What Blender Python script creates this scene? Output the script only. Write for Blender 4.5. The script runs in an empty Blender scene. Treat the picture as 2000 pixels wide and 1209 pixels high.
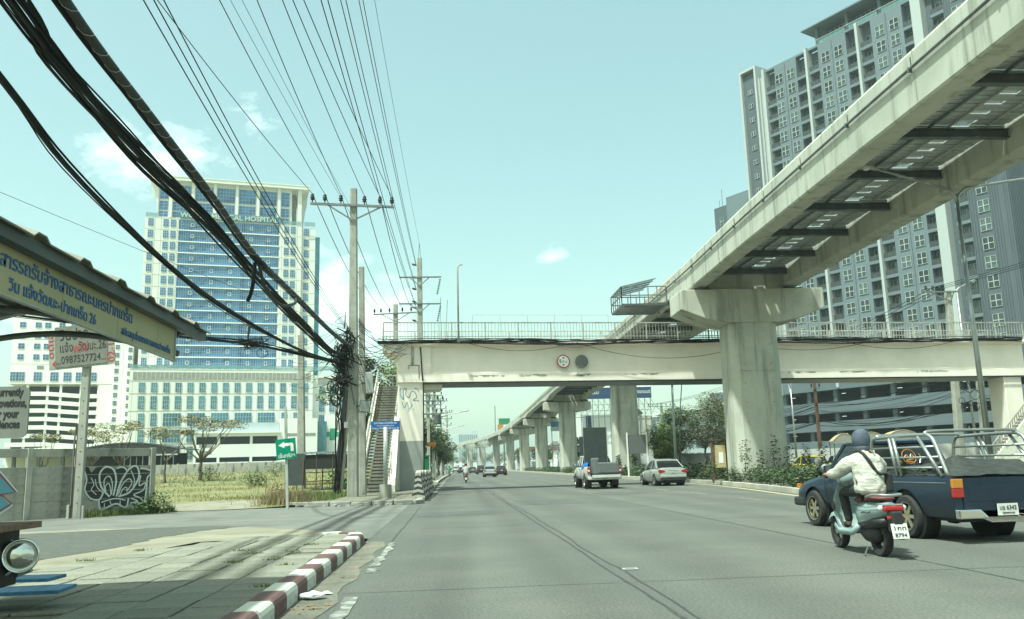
import bpy, bmesh, math, random
from mathutils import Vector, Matrix
R = math.radians
PI = math.pi
random.seed(7)
scene = bpy.context.scene
COL = scene.collection

# ------------------------------------------------------------------ camera
cam_d = bpy.data.cameras.new('camera')
cam = bpy.data.objects.new('camera', cam_d)
COL.objects.link(cam)
cam_d.sensor_width = 36.0
cam_d.lens = 29.7
cam_d.clip_start = 0.1
cam_d.clip_end = 9000
cam.matrix_world = Matrix(((0.99720239, 0.01423525, -0.07338090, 0.0),
                           (-0.06952497, -0.18391435, -0.98048039, 0.0),
                           (-0.02745318, 0.98283919, -0.18241012, 1.3),
                           (0, 0, 0, 1)))
scene.camera = cam

# ------------------------------------------------------------------ sun, sky, exposure
SUN_AZ, SUN_EL = -132.0, 66.0          # azimuth from +Y (the road ahead), negative to the left
sd = bpy.data.lights.new('sun', 'SUN')
sun = bpy.data.objects.new('sun', sd)
COL.objects.link(sun)
sd.energy = 3.0
sd.angle = R(1.8)
sd.color = (1.0, 0.97, 0.92)
tosun = Vector((math.sin(R(SUN_AZ)) * math.cos(R(SUN_EL)), math.cos(R(SUN_AZ)) * math.cos(R(SUN_EL)), math.sin(R(SUN_EL))))
sun.rotation_euler = tosun.to_track_quat('Z', 'Y').to_euler()
sun.location = (0, 0, 60)

world = bpy.data.worlds.new('World')
scene.world = world
world.use_nodes = True
wt = world.node_tree
wt.nodes.clear()
WN, WL = wt.nodes.new, wt.links.new
w_out = WN('ShaderNodeOutputWorld')
w_bg = WN('ShaderNodeBackground')
WL(w_bg.outputs[0], w_out.inputs[0])
w_sky = WN('ShaderNodeTexSky')
w_sky.sky_type = 'NISHITA'
w_sky.sun_disc = False
w_sky.sun_elevation = R(SUN_EL)
w_sky.sun_rotation = R(SUN_AZ)
w_sky.air_density = 1.0
w_sky.dust_density = 2.6
w_sky.ozone_density = 1.0
w_bg.inputs[1].default_value = 0.113
def wmath(op, a, b=None, c=None, clamp=False):
    n = WN('ShaderNodeMath'); n.operation = op; n.use_clamp = clamp
    for i, v in enumerate((a, b, c)):
        if v is None: continue
        if isinstance(v, (int, float)): n.inputs[i].default_value = v
        else: WL(v, n.inputs[i])
    return n.outputs[0]
w_tc = WN('ShaderNodeTexCoord')
w_no = WN('ShaderNodeTexNoise'); w_no.inputs['Scale'].default_value = 26; w_no.inputs['Detail'].default_value = 7; w_no.inputs['Roughness'].default_value = 0.62
w_mp = WN('ShaderNodeMapping'); w_mp.inputs['Scale'].default_value = (1, 1, 1.7)
WL(w_tc.outputs['Generated'], w_mp.inputs[0]); WL(w_mp.outputs[0], w_no.inputs['Vector'])
# cumulus banks low over the horizon, each a soft ellipse of sky broken up by noise
CLOUDS = [((-0.14, 0.968, 0.20), 0.085, 1.2, 1.0), ((-0.09, 0.975, 0.17), 0.085, 1.15, 1.0), ((-0.33, 0.881, 0.335), 0.09, 1.8, 0.95), ((-0.28, 0.894, 0.345), 0.06, 1.7, .9), ((-0.43, 0.88, 0.185), 0.09, 1.8, .8),
          ((0.124, 0.962, 0.242), 0.03, 1.3, 0.6), ((-0.211, 0.898, 0.387), 0.05, 1.5, 0.5), ((-0.02, 0.99, 0.065), 0.045, 2.6, 0.5),
          ((-0.8, 0.3, 0.25), 0.13, 2, .9), ((0.8, 0.35, 0.2), 0.12, 2, .8), ((0.5, -0.75, 0.25), 0.14, 2, .9), ((-0.5, -0.8, 0.22), 0.13, 2, .9), ((0.9, -0.3, 0.2), 0.1, 2, .8), ((-0.95, -0.2, 0.18), 0.1, 2, .8)]
mask = None
for cdir, rad, zs, amt in CLOUDS:
    d = Vector(cdir).normalized()
    s = WN('ShaderNodeVectorMath'); s.operation = 'SUBTRACT'; s.inputs[1].default_value = d
    WL(w_tc.outputs['Generated'], s.inputs[0])
    m = WN('ShaderNodeVectorMath'); m.operation = 'MULTIPLY'; m.inputs[1].default_value = (1, 1, zs)
    WL(s.outputs[0], m.inputs[0])
    l = WN('ShaderNodeVectorMath'); l.operation = 'LENGTH'; WL(m.outputs[0], l.inputs[0])
    v = wmath('MULTIPLY', wmath('SUBTRACT', 1.0, wmath('DIVIDE', l.outputs['Value'], rad), clamp=True), amt)
    mask = v if mask is None else wmath('MAXIMUM', mask, v)
w_dens = wmath('MULTIPLY', wmath('SUBTRACT', wmath('ADD', wmath('MULTIPLY', mask, 0.75), wmath('MULTIPLY', w_no.outputs[0], 1.25)), 0.80), 1.5, clamp=True)
w_gate = wmath('MULTIPLY', mask, 6.0, clamp=True)
w_cl = wmath('MULTIPLY', wmath('MULTIPLY', w_dens, w_gate), 0.62)
w_tint = WN('ShaderNodeMix'); w_tint.data_type = 'RGBA'; w_tint.blend_type = 'MULTIPLY'; w_tint.inputs[0].default_value = 1.0
WL(w_sky.outputs[0], w_tint.inputs[6]); w_tint.inputs[7].default_value = (1.22, 1.12, 0.80, 1)
w_mix = WN('ShaderNodeMix'); w_mix.data_type = 'RGBA'
w_milk = WN('ShaderNodeMix'); w_milk.data_type = 'RGBA'; w_milk.inputs[0].default_value = 0.25      # even milky haze over the whole sky
WL(w_tint.outputs[2], w_milk.inputs[6]); w_milk.inputs[7].default_value = (2.0, 2.75, 2.62, 1)
WL(w_cl, w_mix.inputs[0]); WL(w_milk.outputs[2], w_mix.inputs[6]); w_mix.inputs[7].default_value = (8.2, 8.3, 7.9, 1)
WL(w_mix.outputs[2], w_bg.inputs[0])

vs = scene.view_settings
scene.display_settings.display_device = 'sRGB'
vs.view_transform = 'Standard'
vs.look = 'None'
vs.gamma = 1.0
vs.use_curve_mapping = False
vs.exposure = 1.38
try:
    vs.use_white_balance = True
    vs.white_balance_temperature = 6050
    vs.white_balance_tint = -11
except Exception:
    pass
scene.cycles.use_denoising = True
scene.cycles.max_bounces = 6
scene.cycles.diffuse_bounces = 3
scene.cycles.transparent_max_bounces = 12
scene.cycles.volume_bounces = 0

# ------------------------------------------------------------------ materials
def pm(name, c1, c2=None, sc=4.0, rough=0.8, metal=0.0, bump=0.0, bsc=None, rnd=0.0, stretch=(1, 1, 1), lo=0.4, hi=0.65,
       speck=0.0, c3=None, sc3=0.6, st3=(1, 1, 1), lo3=0.5, hi3=0.7, coat=0.0, emit=None, alpha=1.0, spec=0.5, det=6, coord='Object', trans=0.0):
    m = bpy.data.materials.new(name); m.use_nodes = True
    nt = m.node_tree; b = nt.nodes['Principled BSDF']; N, L = nt.nodes.new, nt.links.new
    b.inputs['Roughness'].default_value = rough; b.inputs['Metallic'].default_value = metal
    b.inputs['Specular IOR Level'].default_value = spec
    b.inputs['Coat Weight'].default_value = coat; b.inputs['Coat Roughness'].default_value = 0.05
    if emit: b.inputs['Emission Color'].default_value = (*c1, 1); b.inputs['Emission Strength'].default_value = emit
    if alpha < 1: b.inputs['Alpha'].default_value = alpha
    if trans: b.inputs['Transmission Weight'].default_value = trans
    tc = N('ShaderNodeTexCoord')
    def noise(scale, st, detail=6):
        mp = N('ShaderNodeMapping'); mp.inputs['Scale'].default_value = st
        L(tc.outputs[coord], mp.inputs[0])
        n = N('ShaderNodeTexNoise'); n.inputs['Scale'].default_value = scale; n.inputs['Detail'].default_value = detail; n.inputs['Roughness'].default_value = 0.6
        L(mp.outputs[0], n.inputs['Vector']); return n.outputs[0]
    def step(fac, a, z):
        r = N('ShaderNodeMapRange'); r.inputs['From Min'].default_value = a; r.inputs['From Max'].default_value = z; r.interpolation_type = 'SMOOTHSTEP'
        L(fac, r.inputs['Value']); return r.outputs[0]
    col = None
    rgb = N('ShaderNodeRGB'); rgb.outputs[0].default_value = (*c1, 1); col = rgb.outputs[0]
    def mix(fac, a, bcol, mode='MIX'):
        x = N('ShaderNodeMix'); x.data_type = 'RGBA'; x.blend_type = mode
        if isinstance(fac, float): x.inputs[0].default_value = fac
        else: L(fac, x.inputs[0])
        L(a, x.inputs[6])
        if isinstance(bcol, tuple): x.inputs[7].default_value = (*bcol, 1)
        else: L(bcol, x.inputs[7])
        return x.outputs[2]
    if c2: col = mix(step(noise(sc, stretch, det), lo, hi), col, c2)
    if c3: col = mix(step(noise(sc3, st3, 5), lo3, hi3), col, c3)
    if speck:
        r = N('ShaderNodeMapRange'); r.inputs['From Min'].default_value = .3; r.inputs['From Max'].default_value = .7; r.inputs['To Min'].default_value = 1 - speck; r.inputs['To Max'].default_value = 1 + speck
        L(noise(34.0, (1, 1, 1), 3), r.inputs['Value'])
        hs = N('ShaderNodeHueSaturation'); L(r.outputs[0], hs.inputs['Value']); L(col, hs.inputs['Color']); col = hs.outputs[0]
    if rnd:
        oi = N('ShaderNodeObjectInfo')
        h = N('ShaderNodeHueSaturation')
        r = N('ShaderNodeMapRange'); r.inputs['To Min'].default_value = 1 - rnd; r.inputs['To Max'].default_value = 1 + rnd
        L(oi.outputs['Random'], r.inputs['Value']); L(r.outputs[0], h.inputs['Value']); L(col, h.inputs['Color']); col = h.outputs[0]
    L(col, b.inputs['Base Color'])
    if bump:
        bp = N('ShaderNodeBump'); bp.inputs['Strength'].default_value = bump; bp.inputs['Distance'].default_value = 0.02
        L(noise(bsc or sc * 6, stretch), bp.inputs['Height']); L(bp.outputs[0], b.inputs['Normal'])
    return m

M = {}
def dm(key, *a, **k): M[key] = pm(key, *a, **k)
dm('road', speck=.42, c1=(.086, .091, .079), c2=(.105, .107, .092), sc=.35, rough=.9, c3=(.080, .085, .074), sc3=.6, st3=(1.0, .05, 1), lo3=.45, hi3=.8, bump=.25, bsc=60)
def wheel_tracks(m):          # polished and oil darkened bands along the lanes
    nt = m.node_tree; N, L = nt.nodes.new, nt.links.new; b = nt.nodes['Principled BSDF']; src = b.inputs['Base Color'].links[0].from_socket
    tc = N('ShaderNodeTexCoord'); sx = N('ShaderNodeSeparateXYZ'); L(tc.outputs['Object'], sx.inputs[0])
    def mt(op, a, c):
        n = N('ShaderNodeMath'); n.operation = op
        for i, v in enumerate((a, c)):
            if isinstance(v, float): n.inputs[i].default_value = v
            else: L(v, n.inputs[i])
        return n.outputs[0]
    w = mt('SINE', mt('MULTIPLY_ADD' if False else 'MULTIPLY', sx.outputs[0], 3.3), 0.0)
    mp = N('ShaderNodeMapping'); mp.inputs['Scale'].default_value = (.6, .04, 1); L(tc.outputs['Object'], mp.inputs[0])
    no = N('ShaderNodeTexNoise'); no.inputs['Scale'].default_value = 2.0; L(mp.outputs[0], no.inputs['Vector'])
    v = mt('ADD', mt('MULTIPLY', mt('MULTIPLY', w, no.outputs[0]), 0.16), 1.0)
    h = N('ShaderNodeHueSaturation'); L(src, h.inputs['Color']); L(v, h.inputs['Value']); L(h.outputs[0], b.inputs['Base Color'])
wheel_tracks(M['road'])
dm('road_patch', (.070, .075, .067), (.085, .089, .078), sc=1.5, rough=.9, speck=.3)
dm('road_far', (.2, .2, .18), (.24, .235, .205), sc=.3, rough=.85)
dm('soi', (.125, .127, .113), speck=.25, c2=(.155, .155, .134), sc=.9, rough=.9, c3=(.10, .102, .094), sc3=.5, bump=.3, bsc=50)
dm('asphalt', (.068, .074, .063), speck=.4, c2=(.092, .095, .08), sc=6, rough=.95, bump=.6, bsc=70, c3=(.11, .103, .088), sc3=1.2, lo3=.55, hi3=.75)
dm('crack', (.045, .048, .044), (.065, .067, .06), sc=8, rough=.9)
dm('gutter', (.165, .158, .125), speck=.3, c2=(.12, .115, .094), sc=2.5, rough=.95, bump=.3, bsc=40, c3=(.20, .18, .135), sc3=.8)
dm('white_paint', (.30, .30, .265), (.12, .125, .108), sc=6, lo=.40, hi=.58, rough=.75)
dm('yellow_paint', (.50, .40, .16), (.33, .30, .22), sc=5, lo=.4, hi=.6, rough=.8)
dm('tile', (.182, .178, .145), speck=.25, c2=(.215, .215, .16), sc=1.1, rough=.92, rnd=.13, bump=.35, bsc=45, c3=(.14, .143, .115), sc3=.55, lo3=.5, hi3=.75)
dm('mortar', (.14, .135, .10), (.18, .172, .13), sc=2, rough=.95, bump=.4, bsc=40)
dm('kerb_white', (.55, .55, .49), (.27, .27, .24), sc=5, lo=.58, hi=.68, rough=.8, bump=.3, bsc=30)
dm('kerb_red', (.125, .068, .064), (.17, .12, .11), sc=5, lo=.55, hi=.7, rough=.8, bump=.3, bsc=30)
dm('kerb_raw', (.30, .29, .25), (.20, .20, .18), sc=2, rough=.9, bump=.4, bsc=25)
dm('kerb_far', (.33, .32, .28), (.45, .43, .34), sc=.8, rough=.9)
dm('soil', (.20, .186, .14), speck=.3, c2=(.25, .232, .175), sc=.6, rough=.97, bump=.6, bsc=12, c3=(.165, .15, .10), sc3=.9)
dm('field', (.15, .15, .06), (.21, .19, .09), sc=.35, rough=.97, bump=.5, bsc=9, c3=(.125, .135, .05), sc3=.16, lo3=.46, hi3=.62)
dm('ground', (.20, .19, .13), (.15, .16, .10), sc=.03, rough=.95)
dm('grass', (.17, .165, .05), (.26, .23, .095), sc=.8, rough=.8, coord='Object')
dm('grass_dry', (.25, .19, .10), (.17, .15, .07), sc=1.2, rough=.8)
dm('weed', (.08, .12, .03), (.14, .16, .05), sc=2, rough=.75)
dm('conc', (.46, .46, .39), speck=.10, c2=(.38, .38, .325), sc=.55, rough=.86, c3=(.22, .228, .195), sc3=1.7, st3=(1, 1, .09), lo3=.48, hi3=.70, bump=.12, bsc=14)
dm('conc_beam', (.46, .465, .405), (.39, .40, .35), sc=.5, rough=.85, c3=(.25, .257, .22), sc3=1.6, st3=(1, 1.3, .14), lo3=.48, hi3=.70, bump=.1, bsc=14)
dm('conc_old', (.34, .335, .285), (.25, .25, .215), sc=1.2, rough=.93, c3=(.11, .115, .10), sc3=1.5, st3=(1, 1, .3), lo3=.52, hi3=.72, bump=.35, bsc=18, rnd=.1)
dm('conc_pole', (.33, .33, .285), (.26, .262, .23), sc=2, rough=.9, c3=(.2, .2, .18), sc3=3, st3=(1, 1, .08), bump=.15, bsc=20)
dm('fb_paint', (.84, .765, .675), (.76, .70, .615), sc=.5, rough=.8, c3=(.42, .40, .355), sc3=.9, st3=(1, 1, .12), lo3=.62, hi3=.82)
dm('fb_grey', (.30, .31, .295), (.34, .345, .325), sc=1, rough=.85)
dm('fb_white', (.55, .54, .46), (.2, .2, .17), sc=2.2, lo=.56, hi=.68, rough=.85)
dm('step', (.19, .185, .15), (.13, .13, .11), sc=1.6, rough=.95, rnd=.1)
dm('steel_dark', (.07, .085, .087), (.10, .115, .115), sc=2, rough=.55, metal=.2)
dm('steel_mid', (.17, .19, .19), (.12, .135, .135), sc=2, rough=.5, metal=.4)
dm('galv', (.36, .375, .365), (.28, .29, .285), sc=1.4, rough=.42, metal=.75)
dm('galv_paint', (.40, .41, .39), (.30, .31, .29), sc=1.2, rough=.55, metal=.15)
dm('rail_paint', (.34, .335, .30), (.22, .215, .19), sc=3, rough=.6)
dm('panel_grate', (.40, .43, .42), (.48, .51, .50), sc=3, rough=.6, metal=.3)
dm('painted_daylight', (.62, .66, .64), rough=.5)  # pale colour standing in for daylight through the deck openings
dm('cable', (.006, .0075, .008), (.012, .0135, .0135), sc=6, rough=.65, spec=.25)
dm('cable_grey', (.022, .025, .025), (.012, .014, .014), sc=10, rough=.6)
dm('insul', (.02, .022, .024), rough=.25)
dm('black', (.012, .013, .014), rough=.6)
dm('rubber', (.016, .016, .017), (.028, .028, .027), sc=8, rough=.85)
dm('plastic_dark', (.022, .024, .026), rough=.5)
dm('chrome', (.75, .76, .75), rough=.12, metal=1.0)
dm('wood', (.20, .13, .085), (.13, .085, .06), sc=3, stretch=(1, 8, 8), rough=.8)
dm('blue_wood', (.035, .13, .26), (.06, .19, .33), sc=3, stretch=(6, 1, 6), rough=.55)
dm('white', (.72, .73, .70), rough=.6)
dm('leaf_dark', (.03, .055, .02), (.05, .08, .026), sc=1.5, rough=.65)
dm('leaf_mid', (.06, .10, .028), (.10, .14, .04), sc=1.5, rough=.65)
dm('leaf_lime', (.14, .19, .035), (.20, .25, .06), sc=1.5, rough=.65)
dm('leaf_olive', (.145, .14, .06), (.20, .18, .085), sc=1.5, rough=.7)
dm('leaf_grey', (.10, .115, .06), (.14, .145, .08), sc=1, rough=.7)
dm('flower', (.55, .36, .05), rough=.7)
dm('bark', (.09, .075, .06), (.14, .12, .095), sc=4, stretch=(1, 1, .3), rough=.95, bump=.5)
dm('h_cream', (.75, .755, .685), (.71, .715, .65), sc=.15, rough=.75)
dm('h_white', (.88, .88, .82), (.85, .85, .79), sc=.12, rough=.75)
dm('h_joint', (.33, .325, .27), rough=.9)
dm('h_glass', (.05, .14, .29), (.10, .22, .39), sc=.12, rough=.15, metal=.2, stretch=(1, 1, 2.5), lo=.42, hi=.58, rnd=.14, c3=(.025, .08, .18), sc3=.45, lo3=.52, hi3=.62)  # c3 paints dark reflection patches into the pane colour
dm('h_glass2', (.06, .17, .24), (.10, .25, .31), sc=.3, rough=.1, metal=.35, rnd=.3)
dm('h_mull', (.36, .44, .49), rough=.5, metal=.2)
dm('h_louver', (.28, .28, .245), (.22, .225, .20), sc=1, rough=.7)
dm('h_teal', (.22, .36, .36), rough=.12, metal=.2, alpha=.45)
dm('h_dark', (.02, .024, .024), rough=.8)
dm('letter_cream', (.55, .54, .45), rough=.5)
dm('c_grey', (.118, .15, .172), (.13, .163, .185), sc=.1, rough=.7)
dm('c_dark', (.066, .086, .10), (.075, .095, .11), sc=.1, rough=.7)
dm('c_white', (.36, .39, .39), rough=.65)
dm('c_glass', (.04, .058, .06), (.085, .105, .10), sc=.8, rough=.12, metal=.2, rnd=.6)
dm('c_frame', (.37, .41, .41), rough=.5)
dm('c_reveal', (.085, .108, .124), rough=.75)
dm('c_rail', (.05, .06, .06), rough=.6, alpha=.65)
dm('c_band', (.088, .112, .128), (.098, .122, .138), sc=.15, rough=.7)
dm('far_white', (.8, .81, .78), (.74, .75, .72), sc=.1, rough=.8)
dm('far_blue', (.40, .46, .48), (.34, .40, .43), sc=.1, rough=.8)
dm('far_glass', (.12, .17, .19), rough=.3)
dm('hoarding', (.42, .43, .41), (.36, .37, .355), sc=.8, rough=.6, metal=.1)
dm('brown_roof', (.14, .085, .06), rough=.85)
dm('navy', (.02, .045, .11), rough=.5)
dm('beige_pvc', (.40, .33, .17), (.46, .38, .21), sc=2, rough=.6)
dm('sign_yellow', (.33, .315, .18), (.37, .35, .20), sc=.8, rough=.55, c3=(.25, .23, .11), sc3=1.2, lo3=.58, hi3=.8)
dm('sign_blue_text', (.05, .12, .28), rough=.6)
dm('sign_green', (.0, .20, .115), (.0, .17, .10), sc=3, rough=.45)
dm('sign_blue', (.01, .085, .30), rough=.45)
dm('sign_white', (.75, .76, .73), rough=.5)
dm('sign_grey', (.16, .17, .15), (.19, .195, .175), sc=2, rough=.6)
dm('sign_red', (.36, .035, .04), rough=.5)
dm('sign_back', (.12, .125, .12), (.17, .175, .165), sc=6, stretch=(1, 1, 4), rough=.55, metal=.3)
dm('ink', (.015, .016, .018), rough=.7)
dm('paper', (.19, .19, .16), (.15, .15, .125), sc=2.2, rough=.85)
dm('paint_blue', (.003, .012, .030), (.006, .016, .036), sc=2.2, rough=.30, coat=.25, spec=.4, c3=(.03, .034, .036), sc3=1.6, lo3=.62, hi3=.85)
dm('paint_white', (.56, .57, .54), (.46, .47, .44), sc=1.5, rough=.35, coat=.4)
dm('paint_silver', (.46, .47, .45), rough=.30, metal=.55, coat=.5)
dm('paint_black', (.018, .02, .021), rough=.25, coat=.6)
dm('paint_grey', (.14, .15, .15), rough=.3, metal=.4, coat=.4)
dm('paint_yellow', (.50, .40, .05), rough=.35, coat=.4)
dm('glass_dark', (.012, .015, .016), rough=.06, coat=.3)
dm('lamp_red', (.30, .012, .014), rough=.2, coat=.5)
dm('lamp_amber', (.42, .18, .02), rough=.25, coat=.4)
dm('lamp_white', (.65, .66, .64), rough=.15)
dm('scoot', (.26, .325, .325), (.22, .28, .28), sc=3, rough=.28, coat=.5)
dm('seat_maroon', (.12, .035, .035), rough=.6)
dm('rim_gold', (.50, .46, .34), rough=.25, metal=.8)
dm('rim_alloy', (.42, .43, .42), rough=.3, metal=.8)
dm('skin', (.36, .20, .13), rough=.6)
dm('jacket', (.50, .49, .43), (.36, .355, .315), sc=5, stretch=(1, 1, 4), rough=.9, bump=1.0, bsc=9)
dm('pants', (.018, .019, .022), rough=.8)
dm('helmet', (.075, .095, .13), (.05, .06, .085), sc=7, rough=.75)
dm('cloth_black', (.016, .017, .018), rough=.8)
dm('cloth_pink', (.42, .22, .20), rough=.85)
dm('cloth_grey', (.38, .38, .36), rough=.85)
dm('straw', (.52, .46, .33), rough=.9)
dm('tarp_black', (.018, .022, .021), (.034, .04, .037), sc=6, stretch=(1, 3, 6), rough=.75, bump=1.0, bsc=5)
dm('sofa', (.105, .115, .115), (.125, .135, .135), sc=8, rough=.85)
dm('board_black', (.022, .03, .03), (.032, .04, .04), sc=3, rough=.6)
dm('tarp_blue', (.02, .09, .30), (.03, .13, .38), sc=4, rough=.5)
dm('green_plastic', (.02, .17, .07), rough=.5)
dm('litter', (.6, .62, .62), rough=.5)
dm('leaf_brown', (.26, .17, .07), rough=.9)
dm('corr_roof', (.24, .23, .19), (.18, .175, .15), sc=2, rough=.7)
dm('graf_black', (.018, .022, .022), (.03, .034, .034), sc=3, rough=.7)
dm('graf_white', (.55, .57, .55), rough=.7)
dm('graf_blue', (.22, .31, .37), rough=.7)
dm('graf_cyan', (.11, .27, .33), rough=.7)
dm('graf_maroon', (.20, .06, .08), rough=.7)
dm('med_green', (.02, .26, .14), rough=.5)
dm('plate', (.55, .56, .52), rough=.45)
dm('stripe_dark', (.03, .034, .034), (.08, .082, .075), sc=5, lo=.5, hi=.7, rough=.85)
dm('rust', (.12, .065, .04), (.08, .05, .035), sc=5, rough=.9)
dm('parking_light', (.8, .82, .78), rough=.5, emit=.5)
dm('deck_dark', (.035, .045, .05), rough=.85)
dm('lens_glass', (.62, .63, .6), rough=.08, metal=.9)
dm('lens_amber', (.45, .16, .02), rough=.4)

# ------------------------------------------------------------------ mesh building
class MB:
    def __init__(s): s.v = []; s.f = []; s.uvn = None
    def add(s, vs, fs):
        o = len(s.v); s.v += [tuple(p) for p in vs]; s.f += [tuple(i + o for i in f) for f in fs]; return s
    def box(s, x0, x1, y0, y1, z0, z1):
        return s.add([(x0, y0, z0), (x1, y0, z0), (x1, y1, z0), (x0, y1, z0), (x0, y0, z1), (x1, y0, z1), (x1, y1, z1), (x0, y1, z1)],
                     [(0, 3, 2, 1), (4, 5, 6, 7), (0, 1, 5, 4), (1, 2, 6, 5), (2, 3, 7, 6), (3, 0, 4, 7)])
    def cbox(s, c, sz, rot=None):
        n = MB().box(-sz[0] / 2, sz[0] / 2, -sz[1] / 2, sz[1] / 2, -sz[2] / 2, sz[2] / 2)
        return s.xf(n, c, rot)
    def xf(s, n, loc=(0, 0, 0), rot=None, sc=1.0):
        m = Matrix.Translation(loc) @ (rot.to_4x4() if rot is not None else Matrix()) @ Matrix.Scale(sc, 4)
        return s.add([m @ Vector(p) for p in n.v], n.f)
    def prism(s, poly, a, b, ax='y'):
        n = len(poly)
        def P(q, t):
            if ax == 'y': return (q[0], t, q[1])
            if ax == 'x': return (t, q[0], q[1])
            return (q[0], q[1], t)
        vs = [P(q, a) for q in poly] + [P(q, b) for q in poly]
        fs = [tuple(range(n))[::-1], tuple(range(n, 2 * n))] + [(i, (i + 1) % n, n + (i + 1) % n, n + i) for i in range(n)]
        return s.add(vs, fs)
    def beam(s, p, q, w, h=None, up=(0, 0, 1)):
        p, q = Vector(p), Vector(q); h = h or w; d = (q - p).normalized()
        u = Vector(up)
        if abs(d.dot(u)) > .99: u = Vector((0, 1, 0))
        r = d.cross(u).normalized(); u = r.cross(d)
        vs = [p + r * a * w / 2 + u * b * h / 2 for a, b in ((-1, -1), (1, -1), (1, 1), (-1, 1))] + [q + r * a * w / 2 + u * b * h / 2 for a, b in ((-1, -1), (1, -1), (1, 1), (-1, 1))]
        return s.add(vs, [(0, 1, 2, 3), (7, 6, 5, 4), (0, 4, 5, 1), (1, 5, 6, 2), (2, 6, 7, 3), (3, 7, 4, 0)])
    def tube(s, pts, r, n=6, closed=False, cap=True):
        pts = [Vector(p) for p in pts]; k = len(pts)
        rr = r if isinstance(r, (list, tuple)) else [r] * k
        rings = []; prev = None
        for i, p in enumerate(pts):
            if closed: d = pts[(i + 1) % k] - pts[i - 1]
            else: d = pts[min(i + 1, k - 1)] - pts[max(i - 1, 0)]
            d = d.normalized() if d.length > 1e-9 else Vector((0, 0, 1))
            if prev is None:
                u = Vector((0, 0, 1)) if abs(d.z) < .9 else Vector((0, 1, 0))
            else: u = prev
            a = d.cross(u)
            a = a.normalized() if a.length > 1e-6 else Vector((1, 0, 0))
            u = a.cross(d).normalized(); prev = u
            rings.append([p + (a * math.cos(2 * PI * j / n) + u * math.sin(2 * PI * j / n)) * rr[i] for j in range(n)])
        return s.loft(rings, cap=cap and not closed, closed=closed)
    def cyl(s, p, q, r0, r1=None, n=12): return s.tube([p, q], [r0, r0 if r1 is None else r1], n)
    def loft(s, rings, cap=True, closed=False):
        n = len(rings[0]); k = len(rings); vs = [p for r in rings for p in r]; fs = []
        for i in range(k if closed else k - 1):
            for j in range(n):
                a, b = i * n + j, i * n + (j + 1) % n; c, d = ((i + 1) % k) * n + (j + 1) % n, ((i + 1) % k) * n + j
                fs.append((a, b, c, d))
        if cap: fs += [tuple(range(n))[::-1], tuple(range((k - 1) * n, k * n))]
        return s.add(vs, fs)
    def lathe(s, prof, c=(0, 0, 0), ax='z', n=16, cap=True):
        rings = []
        for r, h in prof:
            ring = []
            for j in range(n):
                a = 2 * PI * j / n; x, y = r * math.cos(a), r * math.sin(a)
                ring.append({'z': (c[0] + x, c[1] + y, c[2] + h), 'y': (c[0] + x, c[1] + h, c[2] + y), 'x': (c[0] + h, c[1] + x, c[2] + y)}[ax])
            rings.append(ring)
        return s.loft(rings, cap=cap)
    def quad(s, a, b, c, d): return s.add([a, b, c, d], [(0, 1, 2, 3)])
    def mesh(s, name, smooth=False):
        me = bpy.data.meshes.new(name); me.from_pydata(s.v, [], s.f)
        if smooth: me.polygons.foreach_set('use_smooth', [True] * len(me.polygons))
        me.update(); return me
    def build(s, name, mat, parent=None, loc=(0, 0, 0), rz=0.0, smooth=False, bevel=0, sub=0, fix=False):
        me = s.mesh(name, smooth)
        if fix:
            b = bmesh.new(); b.from_mesh(me); bmesh.ops.remove_doubles(b, verts=b.verts, dist=1e-5); bmesh.ops.recalc_face_normals(b, faces=b.faces); b.to_mesh(me); b.free()
        return put(name, me, mat, parent, loc, rz, bevel, sub)

def put(name, me, mat, parent=None, loc=(0, 0, 0), rz=0.0, bevel=0, sub=0):
    if mat is not None and not me.materials: me.materials.append(M[mat] if isinstance(mat, str) else mat)
    o = bpy.data.objects.new(name, me); COL.objects.link(o)
    o.parent = parent; o.location = loc
    o.rotation_euler = rz if isinstance(rz, (tuple, list)) else (0, 0, rz)
    if bevel:
        md = o.modifiers.new('bevel', 'BEVEL'); md.width = bevel; md.segments = 2; md.limit_method = 'ANGLE'; md.angle_limit = R(40)
    if sub:
        md = o.modifiers.new('sub', 'SUBSURF'); md.levels = sub; md.render_levels = sub
    return o
def empty(name, loc=(0, 0, 0), rz=0.0):
    o = bpy.data.objects.new(name, None); COL.objects.link(o); o.location = loc; o.rotation_euler = (0, 0, rz); o.empty_display_size = .2; return o
def tag(o, label=None, cat=None, group=None, kind=None):
    if label: o['label'] = label
    if cat: o['category'] = cat
    if group: o['group'] = group
    if kind: o['kind'] = kind
    return o
def thing(name, label, cat, loc=(0, 0, 0), rz=0.0, group=None): return tag(empty(name, loc, rz), label, cat, group)
def struct(o): o['kind'] = 'structure'; return o
def copy_tree(o, parent=None):
    c = o.copy(); COL.objects.link(c); c.parent = parent
    for ch in list(o.children): copy_tree(ch, c)
    return c
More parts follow.
